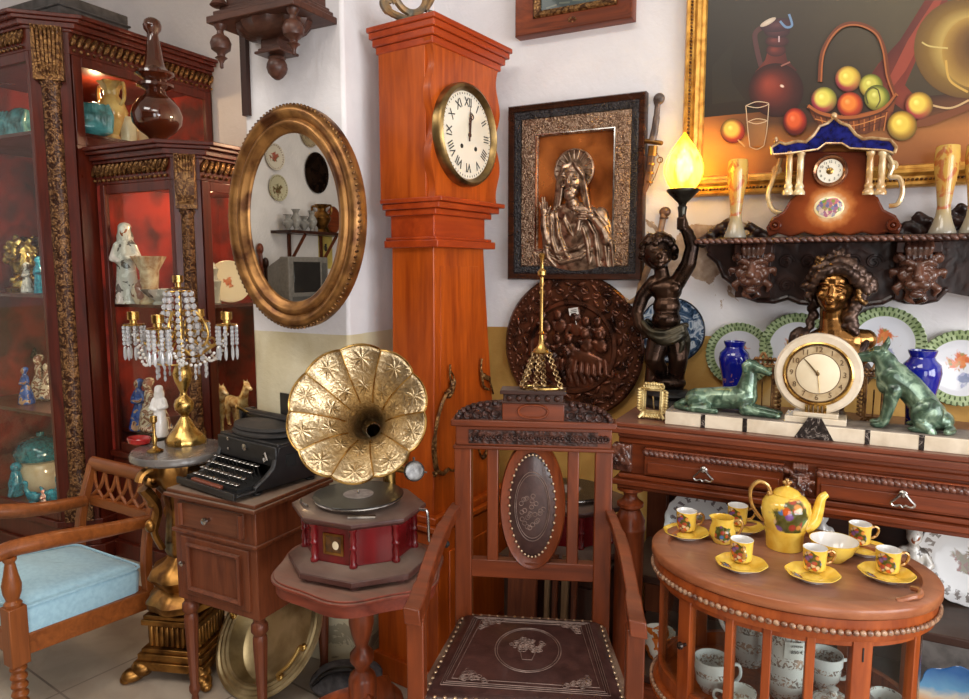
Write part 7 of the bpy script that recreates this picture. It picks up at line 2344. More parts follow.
creamer()
p = onZ(833, 560, TZ)
mb = MB()
mb.lathe([(.024, 0), (.026, .003), (.044, .022), (.054, .046), (.055, .05), (.0535, .05)], seg=44, caps=False); mb.m = 1
mb.lathe([(.0545, .0498), (.0525, .0495), (.042, .024), (.026, .007), (.001, .006)], seg=44, caps=False)
S('sugar_bowl', mb, [fruit_china('fruit_bowl_china', YEL, (-.022, -.042, .028), .028), WHITE], 'wide yellow fruit-painted bowl right of the teapot', 'bowl', (p.x, p.y, TZ + .001))

# ------------------------------------------------------------------ brown-print china inside the oval cabinet
FZ = .4185
s = NT('transfer_print_china')
co = s.coord((1, 1, 1)); sx = s.n('ShaderNodeSeparateXYZ'); s.l(co, sx.inputs[0])
k = s.math('MULTIPLY', s.math('GREATER_THAN', s.noise(co, 85, 4, 1.5), .52), s.math('GREATER_THAN', s.math('SINE', s.math('MULTIPLY', sx.outputs[2], 130)), -.2))
s.set(color=s.mix(s.math('MULTIPLY', k, .8), rgb(228, 226, 222), s.ramp(s.noise(co, 30), [(.4, rgb(92, 72, 62)), (.6, rgb(176, 130, 96))])), rough=.15, coat=.5)
TP = s.m
def print_cup(label, x, y, depth, r, h, hand, nm='china_cup', cat='cup'):
    p = at(x, y, depth)
    t = T(nm, label, cat, (p.x, p.y, FZ), 0, 'brown-print china in the oval cabinet')
    mb = MB(); mb.lathe([(r * .55, 0), (r * .6, .003), (r * .9, h * .3), (r, h * .75), (r * 1.02, h), (r * .97, h), (r * .9, h * .4), (.001, h * .15)], seg=32); mb.m = 1; mb.lathe([(r * 1.005, h * .72), (r * 1.025, h * .72), (r * 1.03, h)], seg=32, caps=False)
    P('bowl', mb, [TP, WHITE], t)
    mb = MB(); mb.M = Mx.Rotation(R(hand), 4, 'Z'); mb.tube(cr([(r * .95, 0, h * .8), (r * 1.5, 0, h * .82), (r * 1.6, 0, h * .5), (r * 1.2, 0, h * .25), (r * .85, 0, h * .25)], 5), r * .10, 7, flat=1.3); P('handle', mb, WHITE, t)


print_cup('brown-print china cup with white rim behind the leftmost glass pane', 712, 668, 1.72, .042, .085, 20)
print_cup('brown-print low tea cup just right of the second glazing bar', 740, 690, 1.64, .036, .05, 190)
print_cup('white low tea cup in front of the labelled china jar', 786, 694, 1.57, .034, .05, 20)
print_cup('brown-print china cup behind the right front glass pane', 824, 662, 1.74, .042, .085, 20)
print_cup('small white cup behind the far right curved glass', 886, 693, 1.62, .034, .052, 20)
pj = at(786, 665, 1.70)
t = T('china_jar', 'large brown-print china jar bearing a white price label', 'jar', (pj.x, pj.y, FZ), 0)
mb = MB(); mb.lathe([(.035, 0), (.037, .004), (.050, .04), (.055, .09), (.054, .135), (.046, .165), (.048, .178), (.044, .178), (.001, .17)], seg=40); P('body', mb, TP, t)
mb = MB(); mb.lathe([(.048, .178), (.044, .188), (.02, .198), (.008, .20), (.008, .21), (.001, .213)], seg=32); P('lid', mb, TP, t)
lb = MB(); lb.M = Mx.Rotation(R(24), 4, 'Z')
lb.loft([[V((.0565 * math.sin(q), -.0565 * math.cos(q), z)) for z in (.122, .164)] for q in (-.46, -.3, -.15, 0, .15, .3, .46)], False, False, False)
pl_ = P('price_label', lb, PAPER, t, label='white price label reading 850 €')
mb = MB(); mb.M = Mx.Rotation(R(24), 4, 'Z') @ Mx.Translation((0, -.0580, 0)) @ Euler(WALLR).to_matrix().to_4x4()
mb.text('VITRINA', .0075, (0, .155, 0)); mb.text('850 €', .0115, (.002, .141, 0))
P('label_writing', mb, INK, pl_)
pj = at(750, 640, 1.84)
t = T('china_jug', 'tall white china jug with a big curved handle inside the oval cabinet', 'jug', (pj.x, pj.y, FZ), R(20))
mb = MB(); mb.lathe([(.03, 0), (.032, .004), (.046, .05), (.045, .09), (.03, .14), (.034, .185), (.032, .185), (.001, .17)], seg=32, wob=lambda a, i: 1 + (.3 * max(0, math.cos(a)) ** 6 if 4 < i < 7 else 0)); P('body', mb, TP, t)
mb = MB(); mb.tube(cr([(-.03, 0, .175), (-.055, 0, .195), (-.08, 0, .17), (-.075, 0, .11), (-.042, 0, .06)], 5), .0065, 8, flat=1.5); P('handle', mb, WHITE, t)
pj = at(833, 690, 1.60)
t = T('tureen', 'brown-print covered tureen low behind the right front glass pane', 'tureen', (pj.x, pj.y, FZ), 0)
mb = MB(); mb.lathe([(.03, 0), (.032, .004), (.048, .02), (.052, .036), (.05, .038), (.001, .038)], seg=36); P('bowl', mb, TP, t)
mb = MB(); mb.lathe([(.054, .038), (.053, .042), (.034, .058), (.01, .066), (.008, .074), (.012, .08), (.001, .084)], seg=36); P('lid', mb, TP, t)
p = onZ(644, 663, .2205)
t = T('orange_cup', 'orange and white painted cup on the bottom shelf, beside the chair arm', 'cup', (-.475, 2.13, .2205))
mb = MB(); mb.lathe([(.03, 0), (.034, .004), (.05, .05), (.052, .085), (.049, .085), (.001, .03)], seg=32); P('bowl', mb, porcelain('orange_white_glaze', [(0, rgb(226, 220, 206)), (.47, rgb(206, 110, 40)), (.58, rgb(226, 222, 214))], 14), t)
mb = MB(); mb.tube(cr([(-.048, 0, .07), (-.078, 0, .07), (-.075, 0, .035), (-.044, 0, .028)], 5), .005, 7); P('handle', mb, WHITE, t)

# ================================================================== brass chain fitting on the chair crest
def chain_lamp():
    b = bpy.data.objects['throne_chair'].location
    p = at(541, 385, 1.92)
    t = T('brass_chain_lamp', 'slender brass hanging-lamp fitting with chains, stood on the chair crest', 'lamp', (p.x, p.y, CREST), R(15))
    mb = MB()
    mb.lathe([(.006, .37), (.010, .366), (.008, .36), (.0045, .35), (.0045, .33), (.012, .322), (.012, .312), (.005, .306), (.006, .285), (.0045, .28), (.0045, .16), (.010, .155), (.006, .150), (.008, .125), (.018, .11), (.024, .104), (.02, .100), (.001, .100)], seg=18)
    for k in range(4): mb.torus((.0, .0, .265 + k * .012), .005, .002, 'X' if k % 2 else 'Y', 10, 5)
    P('rod', mb, BRASS, t)
    for (ex, ey) in ((-.045, -.012), (-.012, -.026), (.055, -.004), (.004, .026), (-.055, .010)):
        mb = MB()
        a, c = V((ex * .35, ey * .35, .104)), V((ex, ey, .006))
        n = 13
        for k in range(n):
            q = a.lerp(c, k / (n - 1))
            mb.torus(q, .0062, .0021, ('X', 'Y')[k % 2], 10, 5, fl=1)
        mb.ell(c, (.008, .008, .006), None, 8, 6)
        P('chain', mb, plain('pale_brass', rgb(196, 168, 124), .3, .85, rgb(120, 92, 60), 30) if not bpy.data.materials.get('pale_brass') else bpy.data.materials['pale_brass'], t)
    mb = MB(); mb.torus((0, 0, .005), .055, .003, seg=36, rs=6, sy=.5); P('ring', mb, BRASS, t)


CREST = 1.02 + .102
chain_lamp()

# ------------------------------------------------------------------ what stands behind the throne
GX, GY = -.80, 2.17
gz = onY(535, 490, GY).z - .18
t = T('side_cabinet', 'low dark wooden cabinet behind the throne chair', 'cabinet', (GX, GY, 0))
mb = MB(); mb.box2((-.17, -.15, 0), (.17, .16, gz - .02)); P('body', mb, W_DARK, t, .003)
mb = MB(); mb.box2((-.185, -.165, gz - .02), (.185, .17, gz)); P('top', mb, W_DARKX, t, .003)
mb = MB(); mb.box2((-.15, -.158, .06), (-.01, -.148, gz - .06)); P('door', mb, W_DARK, t, .002)
mb = MB(); mb.box2((.01, -.158, .06), (.15, -.148, gz - .06)); P('door', mb, W_DARK, t, .002)
gramophone('gramophone', 'second octagonal gramophone without horn, seen through the back of the chair', (GX, GY, gz), R(12), False, 'octagonal gramophones')
for i, (dx, w_, c) in enumerate(((-.10, .10, 0), (-.015, .016, 1), (.012, .016, 0), (.045, .022, 1), (.075, .016, 0))):
    mb = MB(); mb.box2((-w_ / 2, -.006, 0), (w_ / 2, .006, .56)); mb.box2((-w_ / 2 + .003, -.009, .01), (w_ / 2 - .003, -.006, .55))
    o = S('picture_moulding', mb, wood('moulding_pale', rgb(112, 88, 66), rgb(150, 122, 96), 'Z', 1, .5, .1) if c and not bpy.data.materials.get('moulding_pale') else (bpy.data.materials['moulding_pale'] if c else W_WAL), ('wide brown board' if i == 0 else 'narrow ' + ('pale' if c else 'brown') + ' moulding strip') + ' leaning behind the chair seat' + (', leftmost' if i == 0 else (', second', ', third', ', fourth', ', rightmost')[i - 1]), 'strip', (GX + .02 + dx, GY - .215, 0), group='moulding strips behind the chair')
    o.rotation_euler = (-.045, 0, 0)

# ------------------------------------------------------------------ brass basin and bundle on the floor
def basin():
    n = V((-.06, -.70, .60)).normalized()
    u = (V((0, 0, 1)) - n * n.z).normalized()
    c = V((-1.765, 1.585, .012)) + u * .222
    q = n.to_track_quat('Z', 'Y')
    t = T('brass_basin', 'big round brass basin with two handles leaning under the bedside cabinet', 'basin', c, rot=q.to_euler())
    mb = MB()
    r = .222
    mb.lathe([(.001, -.075), (.135, -.075), (.156, -.066), (.167, -.04), (.173, -.008), (.181, -.002), (.189, -.004), (.196, .001), (.205, -.002), (.212, .002), (r, .0), (r + .002, -.006), (.178, -.012), (.172, -.05), (.16, -.076), (.136, -.082), (.001, -.082)], seg=72)
    P('bowl', mb, plain('dull_brass', rgb(206, 188, 146), .38, .85, rgb(150, 130, 92), 9, .05), t)
    for s_ in (-1, 1):
        mb = MB()
        a0 = R(160 if s_ < 0 else -20)
        pts = [V((math.cos(a0 + d) * (.183 + k), math.sin(a0 + d) * (.183 + k), z)) for d, k, z in ((-.32, 0, .004), (-.30, .0, .022), (-.15, .004, .026), (0, .006, .027), (.15, .004, .026), (.30, 0, .022), (.32, 0, .004))]
        mb.tube(cr(pts, 4), .006, 8); mb.ell(pts[0], (.014, .014, .008)); mb.ell(pts[-1], (.014, .014, .008))
        P('handle', mb, BRASS, t)


basin()
mb = MB()
mb.ell((0, 0, .05), (.11, .08, .052)); mb.ell((.05, .02, .055), (.08, .07, .045)); mb.ell((-.05, -.01, .04), (.07, .07, .04))
p = onZ(338, 700, 0)
t = T('cloth_bag', 'dark grey rounded cloth bag on the floor left of the gramophone table column', 'bag', (p.x - .01, p.y + .05, 0), R(20))
P('bag', organic(mb, .008, 3), plain('grey_cloth', rgb(92, 90, 92), .85, 0, rgb(60, 58, 62), 40, .2), t)
mb = MB(); mb.tube(cr([(-.09, -.05, .05), (-.04, -.055, .10), (.03, -.045, .112), (.09, -.03, .08)], 5), .008, 7, flat=2); P('strap', mb, BLACK, t)

# ------------------------------------------------------------------ on the marble pedestal
MZ = .815
CRYS = plain('cut_crystal', rgb(236, 238, 242), .05, 0, rgb(214, 216, 222), 30, coat=.6, trans=.55, ior=1.5)
def candelabra():
    c = onZ(186, 443, MZ)
    t = T('crystal_candelabra', 'brass candelabra hung with crystal drops and pearls on the marble pedestal', 'candelabra', (c.x, c.y, MZ), R(27))
    mb = MB()
    mb.lathe([(.068, 0), (.07, .01), (.066, .022), (.060, .034), (.04, .055), (.028, .075), (.02, .09), (.013, .10), (.020, .112), (.032, .125), (.035, .145), (.030, .162), (.014, .176), (.011, .19), (.018, .205), (.030, .235), (.034, .26), (.026, .285), (.012, .31), (.009, .33), (.009, .56)], seg=32, wob=lambda a, i: 1 + (.035 * math.cos(14 * a) if i < 6 else 0))
    P('stem', mb, GOLD, t)
    mb = MB(); mb.lathe([(.022, .565), (.024, .57), (.010, .572), (.010, .585), (.019, .588), (.019, .612), (.016, .612), (.015, .592), (.001, .59)], seg=20)
    P('candle_cup', mb, GOLD, t)
    mb = MB(); mb.torus((0, 0, .555), .045, .003, seg=28, rs=6); mb.torus((0, 0, .30), .085, .003, seg=36, rs=6)
    for k in range(4): mb.tube([(0, 0, .555), (.045 * math.cos(k * PI / 2), .045 * math.sin(k * PI / 2), .555)], .002, 5)
    P('crystal_hoops', mb, GOLD, t)
    mb = MB()
    for k in range(10):                               # tent of faceted beads
        a = 2 * PI * k / 10
        for i in range(11):
            f = i / 10
            r = .044 + .010 * math.sin(f * PI) + .030 * f * f
            mb.ell((r * math.cos(a), r * math.sin(a), .548 - .235 * f), (.0092, .0092, .0112), (0, 0, a), 6, 4)
        for i in range(3): mb.ell((.085 * math.cos(a), .085 * math.sin(a), .292 - i * .02), (.0055, .0055, .011), None, 6, 4)
    P('crystal_strand', mb, CRYS, t, angle=10)
    for k in range(4):
        a = k * PI / 2
        am = T('arm', None, None); am.parent = t; am.rotation_euler = (0, 0, a)
        mb = MB()
        mb.tube(cr([(.012, 0, .345), (.05, 0, .32), (.10, 0, .35), (.155, 0, .385), (.168, 0, .43)], 6), .0055, 8)
        mb.tube(cr([(.015, 0, .47), (.05, 0, .485), (.085, 0, .45), (.10, 0, .40), (.08, 0, .36), (.05, 0, .375)], 6), .005, 8)
        for (x, z, r) in ((.06, .43, .022), (.085, .40, .016), (.05, .40, .014), (.11, .375, .014)): mb.torus((x, 0, z), r, .004, 'Y', 16, 6)
        am2 = P('arm', mb, GOLD, t, rot=(0, 0, a))
        bpy.data.objects.remove(am)
        mb = MB(); mb.lathe([(.016, .43), (.036, .434), (.037, .438), (.012, .442), (.012, .452), (.020, .455), (.020, .482), (.017, .482), (.015, .46), (.001, .458)], (.168, 0, 0), 20)
        P('candle_cup', mb, GOLD, am2)
        mb = MB()
        for j in range(9):
            b = 2 * PI * j / 9
            x, y = .168 + .034 * math.cos(b), .034 * math.sin(b)
            for i in range(5): mb.ell((x, y, .426 - i * .014), (.0072, .0072, .0082), None, 6, 4)
            mb.ell((x, y, .426 - 5 * .014 - .022), (.006, .006, .026), None, 6, 5)
        P('crystal_drops', mb, CRYS, am2, angle=10)
        mb = MB()
        for i in range(17):                           # pearl swag back to the stem
            f = i / 16
            mb.ell((.15 - .115 * f, .02 + .02 * math.sin(PI * f), .40 - .02 * f - .09 * math.sin(PI * f)), .0058, None, 7, 5)
        for i in range(15):
            f = i / 14
            b = -.1 + f * 1.75
            mb.ell(((.165 - .04 * math.sin(PI * f)) * math.cos(b), (.165 - .04 * math.sin(PI * f)) * math.sin(b), .40 - .10 * math.sin(PI * f)), .0058, None, 7, 5)
        P('pearl_swag', mb, WHITE, am2)


candelabra()
p = onZ(150, 441, MZ)
figurine('porcelain_group', 'glossy white porcelain couple standing behind the red dish on the marble pedestal', (p.x - .03, p.y + .07, MZ), .20, WHITE, 1, rz=R(30))
p = onZ(146, 443, MZ)
mb = MB(); mb.lathe([(.035, 0), (.046, .006), (.05, .022), (.048, .024), (.03, .012), (.001, .01)], seg=32, sy=.7)
S('trinket_dish', mb, plain('red_enamel', rgb(170, 30, 30), .2, 0, rgb(130, 18, 20), 20, coat=.5), 'small oval red dish on the marble pedestal', 'dish', (p.x - .01, p.y - .02, MZ))
p = onZ(166, 449, MZ)
mb = MB(); mb.lathe([(.026, 0), (.028, .004), (.012, .012), (.006, .02), (.009, .05), (.005, .06), (.006, .10), (.012, .106), (.012, .125), (.009, .125), (.001, .11)], seg=20)
S('brass_candlestick', mb, BRASS, 'little brass candlestick in front of the candelabra foot', 'candlestick', (p.x - .005, p.y - .04, MZ))

# ================================================================== inside the vitrines and on top of them
def shelf_pt(x, z, Y):
    k = x - 484.5
    return ((k * (Y * _fw.y + (z - EYE) * _fw.z) - F * Y * _rt.y) / (F * _rt.x - k * _fw.x), Y, z)


# amber decanter on the lower vitrine
p = onY(158, 137, 2.36)
hh = (onY(155, 17, 2.36).z - zSec)
mb = MB()
prof = [(.20, 0), (.19, .02), (.13, .05), (.11, .075), (.13, .10), (.24, .145), (.315, .20), (.335, .26), (.30, .33), (.22, .39), (.15, .42), (.13, .45), (.18, .465), (.24, .48), (.235, .50), (.16, .515), (.14, .53), (.19, .545), (.255, .57), (.25, .59), (.17, .615), (.135, .64), (.115, .70), (.09, .80), (.07, .87), (.075, .885), (.11, .91), (.12, .94), (.105, .975), (.06, .995), (.001, 1.0)]
k = hh * .66
mb.lathe([(r * k * .86, z * hh) for r, z in prof], seg=44)
S('amber_decanter', mb, plain('amber_brown_glass', rgb(96, 44, 22), .06, 0, rgb(70, 28, 14), 6, coat=1.0, trans=.45), 'tall amber brown glass decanter with spire stopper on the lower vitrine', 'decanter', (p.x, 2.36, zSec))
c0 = onX(20, 8, XB - .3)
mb = MB(); mb.box2((-.28, -.15, 0), (.16, .22, .16)); mb.box2((-.29, -.16, .10), (.17, .23, .112)); mb.box2((-.20, -.165, .03), (-.05, -.15, .08))
S('storage_trunk', mb, plain('grey_canvas', rgb(88, 84, 82), .8, 0, rgb(64, 60, 58), 20, .1), 'dusty grey trunk on top of the tall vitrine', 'trunk', (XB - .34, YB + .35, zBig), bevel=.006)


def vase_obj(name, label, loc, h, r, mat, prof=None, cat='vase', group=None, handles=False, lip=0):
    prof = prof or [(.5, 0), (.55, .03), (.35, .12), (.8, .35), (1, .5), (.8, .65), (.45, .78), (.5, .9), (.8, 1.0), (.72, 1.0), (.4, .8), (.001, .7)]
    mb = MB(); mb.lathe([(a * r, z * h) for a, z in prof], seg=28, wob=lambda a, i: 1 + (lip * math.cos(6 * a) if prof[i][1] > .88 else 0))
    if not handles: return S(name, mb, mat, label, cat, loc, group=group)
    t = T(name, label, cat, loc, group=group)
    P('body', mb, mat, t)
    for s_ in (-1, 1):
        mb = MB(); mb.tube(cr([(s_ * r * .5, 0, h * .9), (s_ * r * 1.25, 0, h * .95), (s_ * r * 1.3, 0, h * .7), (s_ * r * .9, 0, h * .6)], 4), r * .12, 7); P('handle', mb, mat, t)
    return t


SEA = plain('sea_green_ceramic', rgb(96, 170, 176), .25, 0, rgb(40, 84, 82), 16, .2, coat=.4)
YBI = YB + .26
z = SB[3]
mb = MB()
random.seed(12)
mb.ell((0, 0, .05), (.12, .07, .05)); mb.ell((.0, .02, .10), (.11, .05, .07), (0, .3, 0)); mb.ell((.05, .0, .12), (.07, .05, .05), (0, .5, 0)); mb.ell((-.06, .0, .11), (.06, .05, .05))
for k in range(9): mb.chain([(-.10 + k * .025, -.04, .03), (-.11 + k * .027, -.05, .10), (-.08 + k * .022, -.03, .16)], [.012, .014, .008], 8)
xs = onX(88, 140, XB - .13)
S('shell_vase', organic(mb, .006, 2), SEA, 'sea-green shell-shaped ceramic on the top shelf behind the side glass', 'ornament', (xs.x, xs.y, z), R(60))
xs = onX(114, 139, XB - .14)
vase_obj('ewer_vase', 'cream and yellow ruffled vase with scroll handles on the vitrine top shelf', (xs.x, xs.y, z), .30, .075, plain('yellow_cream', rgb(232, 196, 120), .2, 0, rgb(200, 140, 60), 14, coat=.4), handles=True, lip=.16)
xs = onX(129, 139, XB - .10)
vase_obj('white_candle', 'plain cream cylinder vase beside the yellow ruffled vase', (xs.x, xs.y, z), .13, .04, CREAM, [(1, 0), (1, .95), (.9, 1), (.8, 1), (.75, .8), (.001, .7)])
xs = onX(142, 139, XB - .16)
vase_obj('china_dish', 'pale openwork china dish behind the amber decanter', (xs.x, xs.y, z), .15, .06, CREAM, lip=.2)
q = onY(20, 140, YBI)
mb = MB(); mb.ell((0, 0, .05), (.13, .07, .055)); mb.ell((.04, -.01, .12), (.09, .06, .07), (0, .4, 0)); mb.ell((-.06, 0, .10), (.07, .06, .06))
for k in range(8): mb.chain([(-.11 + k * .03, -.05, .03), (-.10 + k * .028, -.06, .10), (-.08 + k * .025, -.04, .17)], [.013, .014, .008], 8)
S('shell_vase', organic(mb, .006, 2), SEA, 'sea-green shell-shaped ceramic on the top shelf at the left photo edge', 'ornament', (q.x, YBI, z), R(10))
z = SB[2]
def gold_dome():
    q = shelf_pt(27, z, YBI)
    t = T('dome_clock', 'gilded clock under a round dome on the vitrine middle shelf', 'clock', q)
    mb = MB(); mb.lathe([(.10, 0), (.105, .02), (.08, .03), (.07, .06), (.001, .06)], seg=28); P('base', mb, GOLD, t)
    mb = MB()
    random.seed(1)
    for k in range(40):
        a, h_ = random.uniform(0, 6.28), random.uniform(.06, .30)
        r = .085 * math.sqrt(max(.05, 1 - ((h_ - .16) / .17) ** 2))
        mb.ell((r * math.cos(a), r * math.sin(a), h_), (.02, .02, .024), (random.random(), random.random(), 0), 8, 6)
    mb.ell((0, 0, .17), (.075, .075, .13))
    P('gilt_movement', organic(mb, .006, 1), GOLD, t)
    mb = MB(); mb.lathe([(.104, .03), (.108, .2), (.09, .30), (.05, .35), (.001, .365)], seg=32, caps=False); P('glass_dome', mb, GLASS, t)


gold_dome()
figurine('porcelain_figurine', 'small white figurine left of the turquoise figure, vitrine middle shelf', shelf_pt(28, SB[2], YBI - .12), .16, PW, 0)
figurine('porcelain_figurine', 'turquoise and dark figurine on the vitrine middle shelf', shelf_pt(40, SB[2], YBI - .12), .19, TURQ, 1)
figurine('porcelain_figurine', 'painted brown figurine pair on the second vitrine shelf from the bottom', shelf_pt(45, SB[1], YBI), .30, PM, 2)
figurine('porcelain_figurine', 'dark bronze-coloured figurine behind the painted pair', shelf_pt(33, SB[1], YBI + .14), .36, BRONZE, 1)
figurine('porcelain_figurine', 'blue and white figurine at the front of the second vitrine shelf', shelf_pt(27, SB[1], YBI - .12), .2, PB, 0)
def bird(label, loc, h, rz, up):
    mb = MB()
    if up: mb.chain([(0, .02, .12), (0, 0, .35), (0, -.02, .60)], [.16, .20, .14], 12); mb.ell((0, -.04, .80), (.14, .15, .15)); mb.cap((0, -.16, .80), (0, -.26, .76), .04, .015); mb.chain([(0, .12, .25), (0, .28, .02)], [.10, .05], 10); mb.ell((0, 0, .05), (.18, .18, .06))
    else: mb.ell((0, .05, .28), (.17, .30, .22), (-.25, 0, 0)); mb.chain([(0, -.15, .38), (0, -.25, .62), (0, -.22, .80)], [.12, .08, .08], 10); mb.ell((0, -.26, .86), (.10, .12, .10)); mb.cap((0, -.36, .86), (0, -.46, .82), .035, .012); mb.chain([(0, .30, .34), (0, .48, .52)], [.09, .03], 10); mb.ell((0, 0, .05), (.2, .22, .06))
    o = P('ceramic_bird', organic(mb, .022, 2), TURQ); o.scale = (h, h, h); o.location = loc; o.rotation_euler = (0, 0, rz)
    tag(o, label, 'ornament', 'turquoise ceramic birds in the vitrine')


yb_ = YB + .13
bird('turquoise ceramic parrot sitting upright, leftmost of the three birds', shelf_pt(17, SB[0], yb_), .20, R(200), True)
bird('small turquoise ceramic bird between the parrot and the swan', shelf_pt(33, SB[0], yb_ - .03), .13, R(-60), False)
bird('turquoise ceramic swan-necked bird, rightmost of the three birds', shelf_pt(54, SB[0], yb_), .18, R(100), False)
figurine('porcelain_figurine', 'small pink and white figurine between the turquoise birds', shelf_pt(44, SB[0], yb_ - .05), .10, porcelain('pink_white_glaze', [(0, rgb(206, 130, 120)), (.48, rgb(226, 206, 196)), (.6, rgb(190, 90, 80))], 8), 0)
t = T('turquoise_pot', 'speckled turquoise covered pot with a pale foot behind the birds', 'pot', shelf_pt(44, SB[0], YB + .30))
mb = MB(); mb.lathe([(.10, 0), (.12, .03), (.13, .08), (.12, .14), (.10, .16), (.001, .16)], seg=32); P('pale_foot', mb, CREAM, t)
mb = MB(); mb.lathe([(.10, .155), (.135, .175), (.14, .22), (.11, .27), (.05, .295), (.02, .30), (.02, .32), (.001, .325)], seg=32); P('bowl', mb, plain('speckled_turquoise', rgb(24, 122, 136), .15, 0, rgb(10, 70, 84), 60, coat=.6), t)
# lower vitrine
def shelf2(x, z, dx):
    k, X = x - 484.5, XB + .02 + dx
    return (X, max((k * (X * _fw.x + (z - EYE) * _fw.z) - F * X * _rt.x) / (F * _rt.y - k * _fw.y), V2Y + .06), z)


figurine('porcelain_figurine', 'tall cream robed figurine at the left of the lower vitrine', shelf2(124, SS[1], .10), .40, PW, 1, rz=R(40))
vase_obj('china_vase', 'cream and gold vase with spiky flared lip in the lower vitrine', shelf2(151, SS[1], .24), .23, .07, plain('cream_gold_china', rgb(222, 200, 164), .2, .1, rgb(160, 110, 66), 22, coat=.4), [(.7, 0), (.75, .04), (.45, .15), (.5, .25), (.6, .5), (.62, .7), (.9, .9), (1.05, 1), (.98, 1), (.5, .7), (.001, .6)], lip=.14)
vase_obj('sugar_pot', 'little flowered white pot with lid in the lower vitrine', shelf2(137, SS[1], .19), .12, .042, PM, [(.5, 0), (.55, .04), (.95, .3), (1, .5), (.8, .68), (.85, .72), (.4, .85), (.2, .9), (.2, .96), (.001, 1)], cat='pot')
vase_obj('sauce_boat', 'white boat-shaped china dish in front of the spiky vase', shelf2(153, SS[1], .33), .075, .075, PW, [(.4, 0), (.45, .1), (.3, .25), (.8, .6), (1, 1), (.94, 1), (.6, .6), (.001, .4)], cat='dish', lip=.2)
pl2 = onX(226, 288, V2X - .10)
mb = MB(); mb.lathe([(.03, -.004), (.07, 0), (.104, .012), (.106, .014), (.104, .0165), (.072, .005), (.001, .003)], seg=56)
S('china_plate', mb, china('rose_plate', rgb(232, 214, 186), None, .08, [(0, 0, .034, [(196, 90, 60), (214, 130, 90), (150, 100, 60)])]), 'cream plate with a rose centre behind the right glass of the lower vitrine', 'plate', (pl2.x, pl2.y + .02, SS[1] + .105), rot=(PI / 2 - .2, 0, R(60)))
q = onX(213, 300, V2X - .09)
vase_obj('glass_goblet', 'frosted white goblet in front of the rose plate', (q.x, q.y, SS[1]), .20, .045, PW, [(.8, 0), (.85, .04), (.7, .1), (.8, .4), (.95, .55), (.6, .6), (.5, .7), (.7, .85), (.4, .92), (.3, 1), (.001, 1)], cat='goblet')
figurine('porcelain_figurine', 'figurine in a blue dress on the lowest shelf behind the candelabra', shelf2(131, SS[0], .14), .26, PB, 0)
figurine('porcelain_figurine', 'painted seated figurine pair on the lowest shelf behind the candelabra', shelf2(156, SS[0], .24), .32, PM, 2)
q = onX(192, 405, V2X - .08)
figurine('porcelain_figurine', 'slender white praying figurine right of the candelabra stem', (q.x, q.y, SS[0]), .26, WHITE, 1)
def horse(label, loc, h, rz):
    mb = MB()
    for sx in (-1, 1):
        for y in (-.18, .18): mb.chain([(sx * .07, y, .42), (sx * .07, y + .01, .22), (sx * .07, y - .01, .04)], [.075, .05, .035], 9); mb.ell((sx * .07, y - .03, .02), (.04, .06, .025))
    mb.chain([(0, .20, .48), (0, 0, .47), (0, -.20, .50)], [.12, .12, .12], 12); mb.chain([(0, -.22, .54), (0, -.32, .72), (0, -.36, .84)], [.10, .075, .06], 10); mb.chain([(0, -.36, .86), (0, -.50, .78)], [.065, .04], 10)
    for sx in (-1, 1): mb.cap((sx * .03, -.34, .90), (sx * .04, -.33, .98), .02, .008)
    mb.chain([(0, .30, .52), (0, .38, .35), (0, .36, .18)], [.04, .05, .02], 9)
    o = P('porcelain_horse', organic(mb, .02, 2), plain('cream_gilt_porcelain', rgb(226, 200, 150), .2, .25, rgb(170, 120, 60), 12, coat=.4) if not bpy.data.materials.get('cream_gilt_porcelain') else bpy.data.materials['cream_gilt_porcelain'])
    o.scale = (h, h, h); o.location = loc; o.rotation_euler = (0, 0, rz); tag(o, label, 'figurine', 'cream and gold porcelain horses')


q = onX(212, 400, V2X - .10); horse('cream and gold porcelain horse nearer the candelabra', (q.x, q.y, SS[0]), .26, R(80))
q = onX(236, 398, V2X - .10); horse('cream and gold porcelain horse nearer the pillar', (q.x, q.y, SS[0]), .26, R(80))
q = onY(262, 350, 2.12)
t = T('round_tray', 'round cream tray with a brown rim, half hidden by the pillar', 'tray', (PX0 - .015, 2.16, q.z), rot=(PI / 2, 0, -PI / 2 + R(25)))
mb = MB(); mb.lathe([(.001, 0), (.135, 0), (.135, .006), (.001, .006)], seg=48); P('face', mb, CREAM, t)
mb = MB(); mb.lathe([(.135, -.004), (.155, -.004), (.155, .014), (.145, .018), (.135, .010)], seg=48, caps=False); P('rim', mb, W_RED, t)
for k, zz in enumerate(SS): lamp('added_lower_vitrine_fill', (V2X - .14, V2Y + .14, zz + .34), 1.6, (1, .72, .42), .02)  # fill lights added per compartment, since the shelves block the cabinet lamp
for k, zz in enumerate(SB[:3]): lamp('added_tall_vitrine_fill', (XB - .22, YB + .12, zz + .28), 2.8, (1, .78, .5), .02)  # added fill above each lower shelf to lift the dark interior

# ================================================================== the far side of the shop, seen in the oval mirror
MY = bpy.data.objects['oval_mirror'].location.y - .004
def mir(x, y, X):
    r = ray(x, y); r = V((r.x, -r.y, r.z)); o = V((0, 2 * MY, EYE))
    return o + r * (X / r.x)


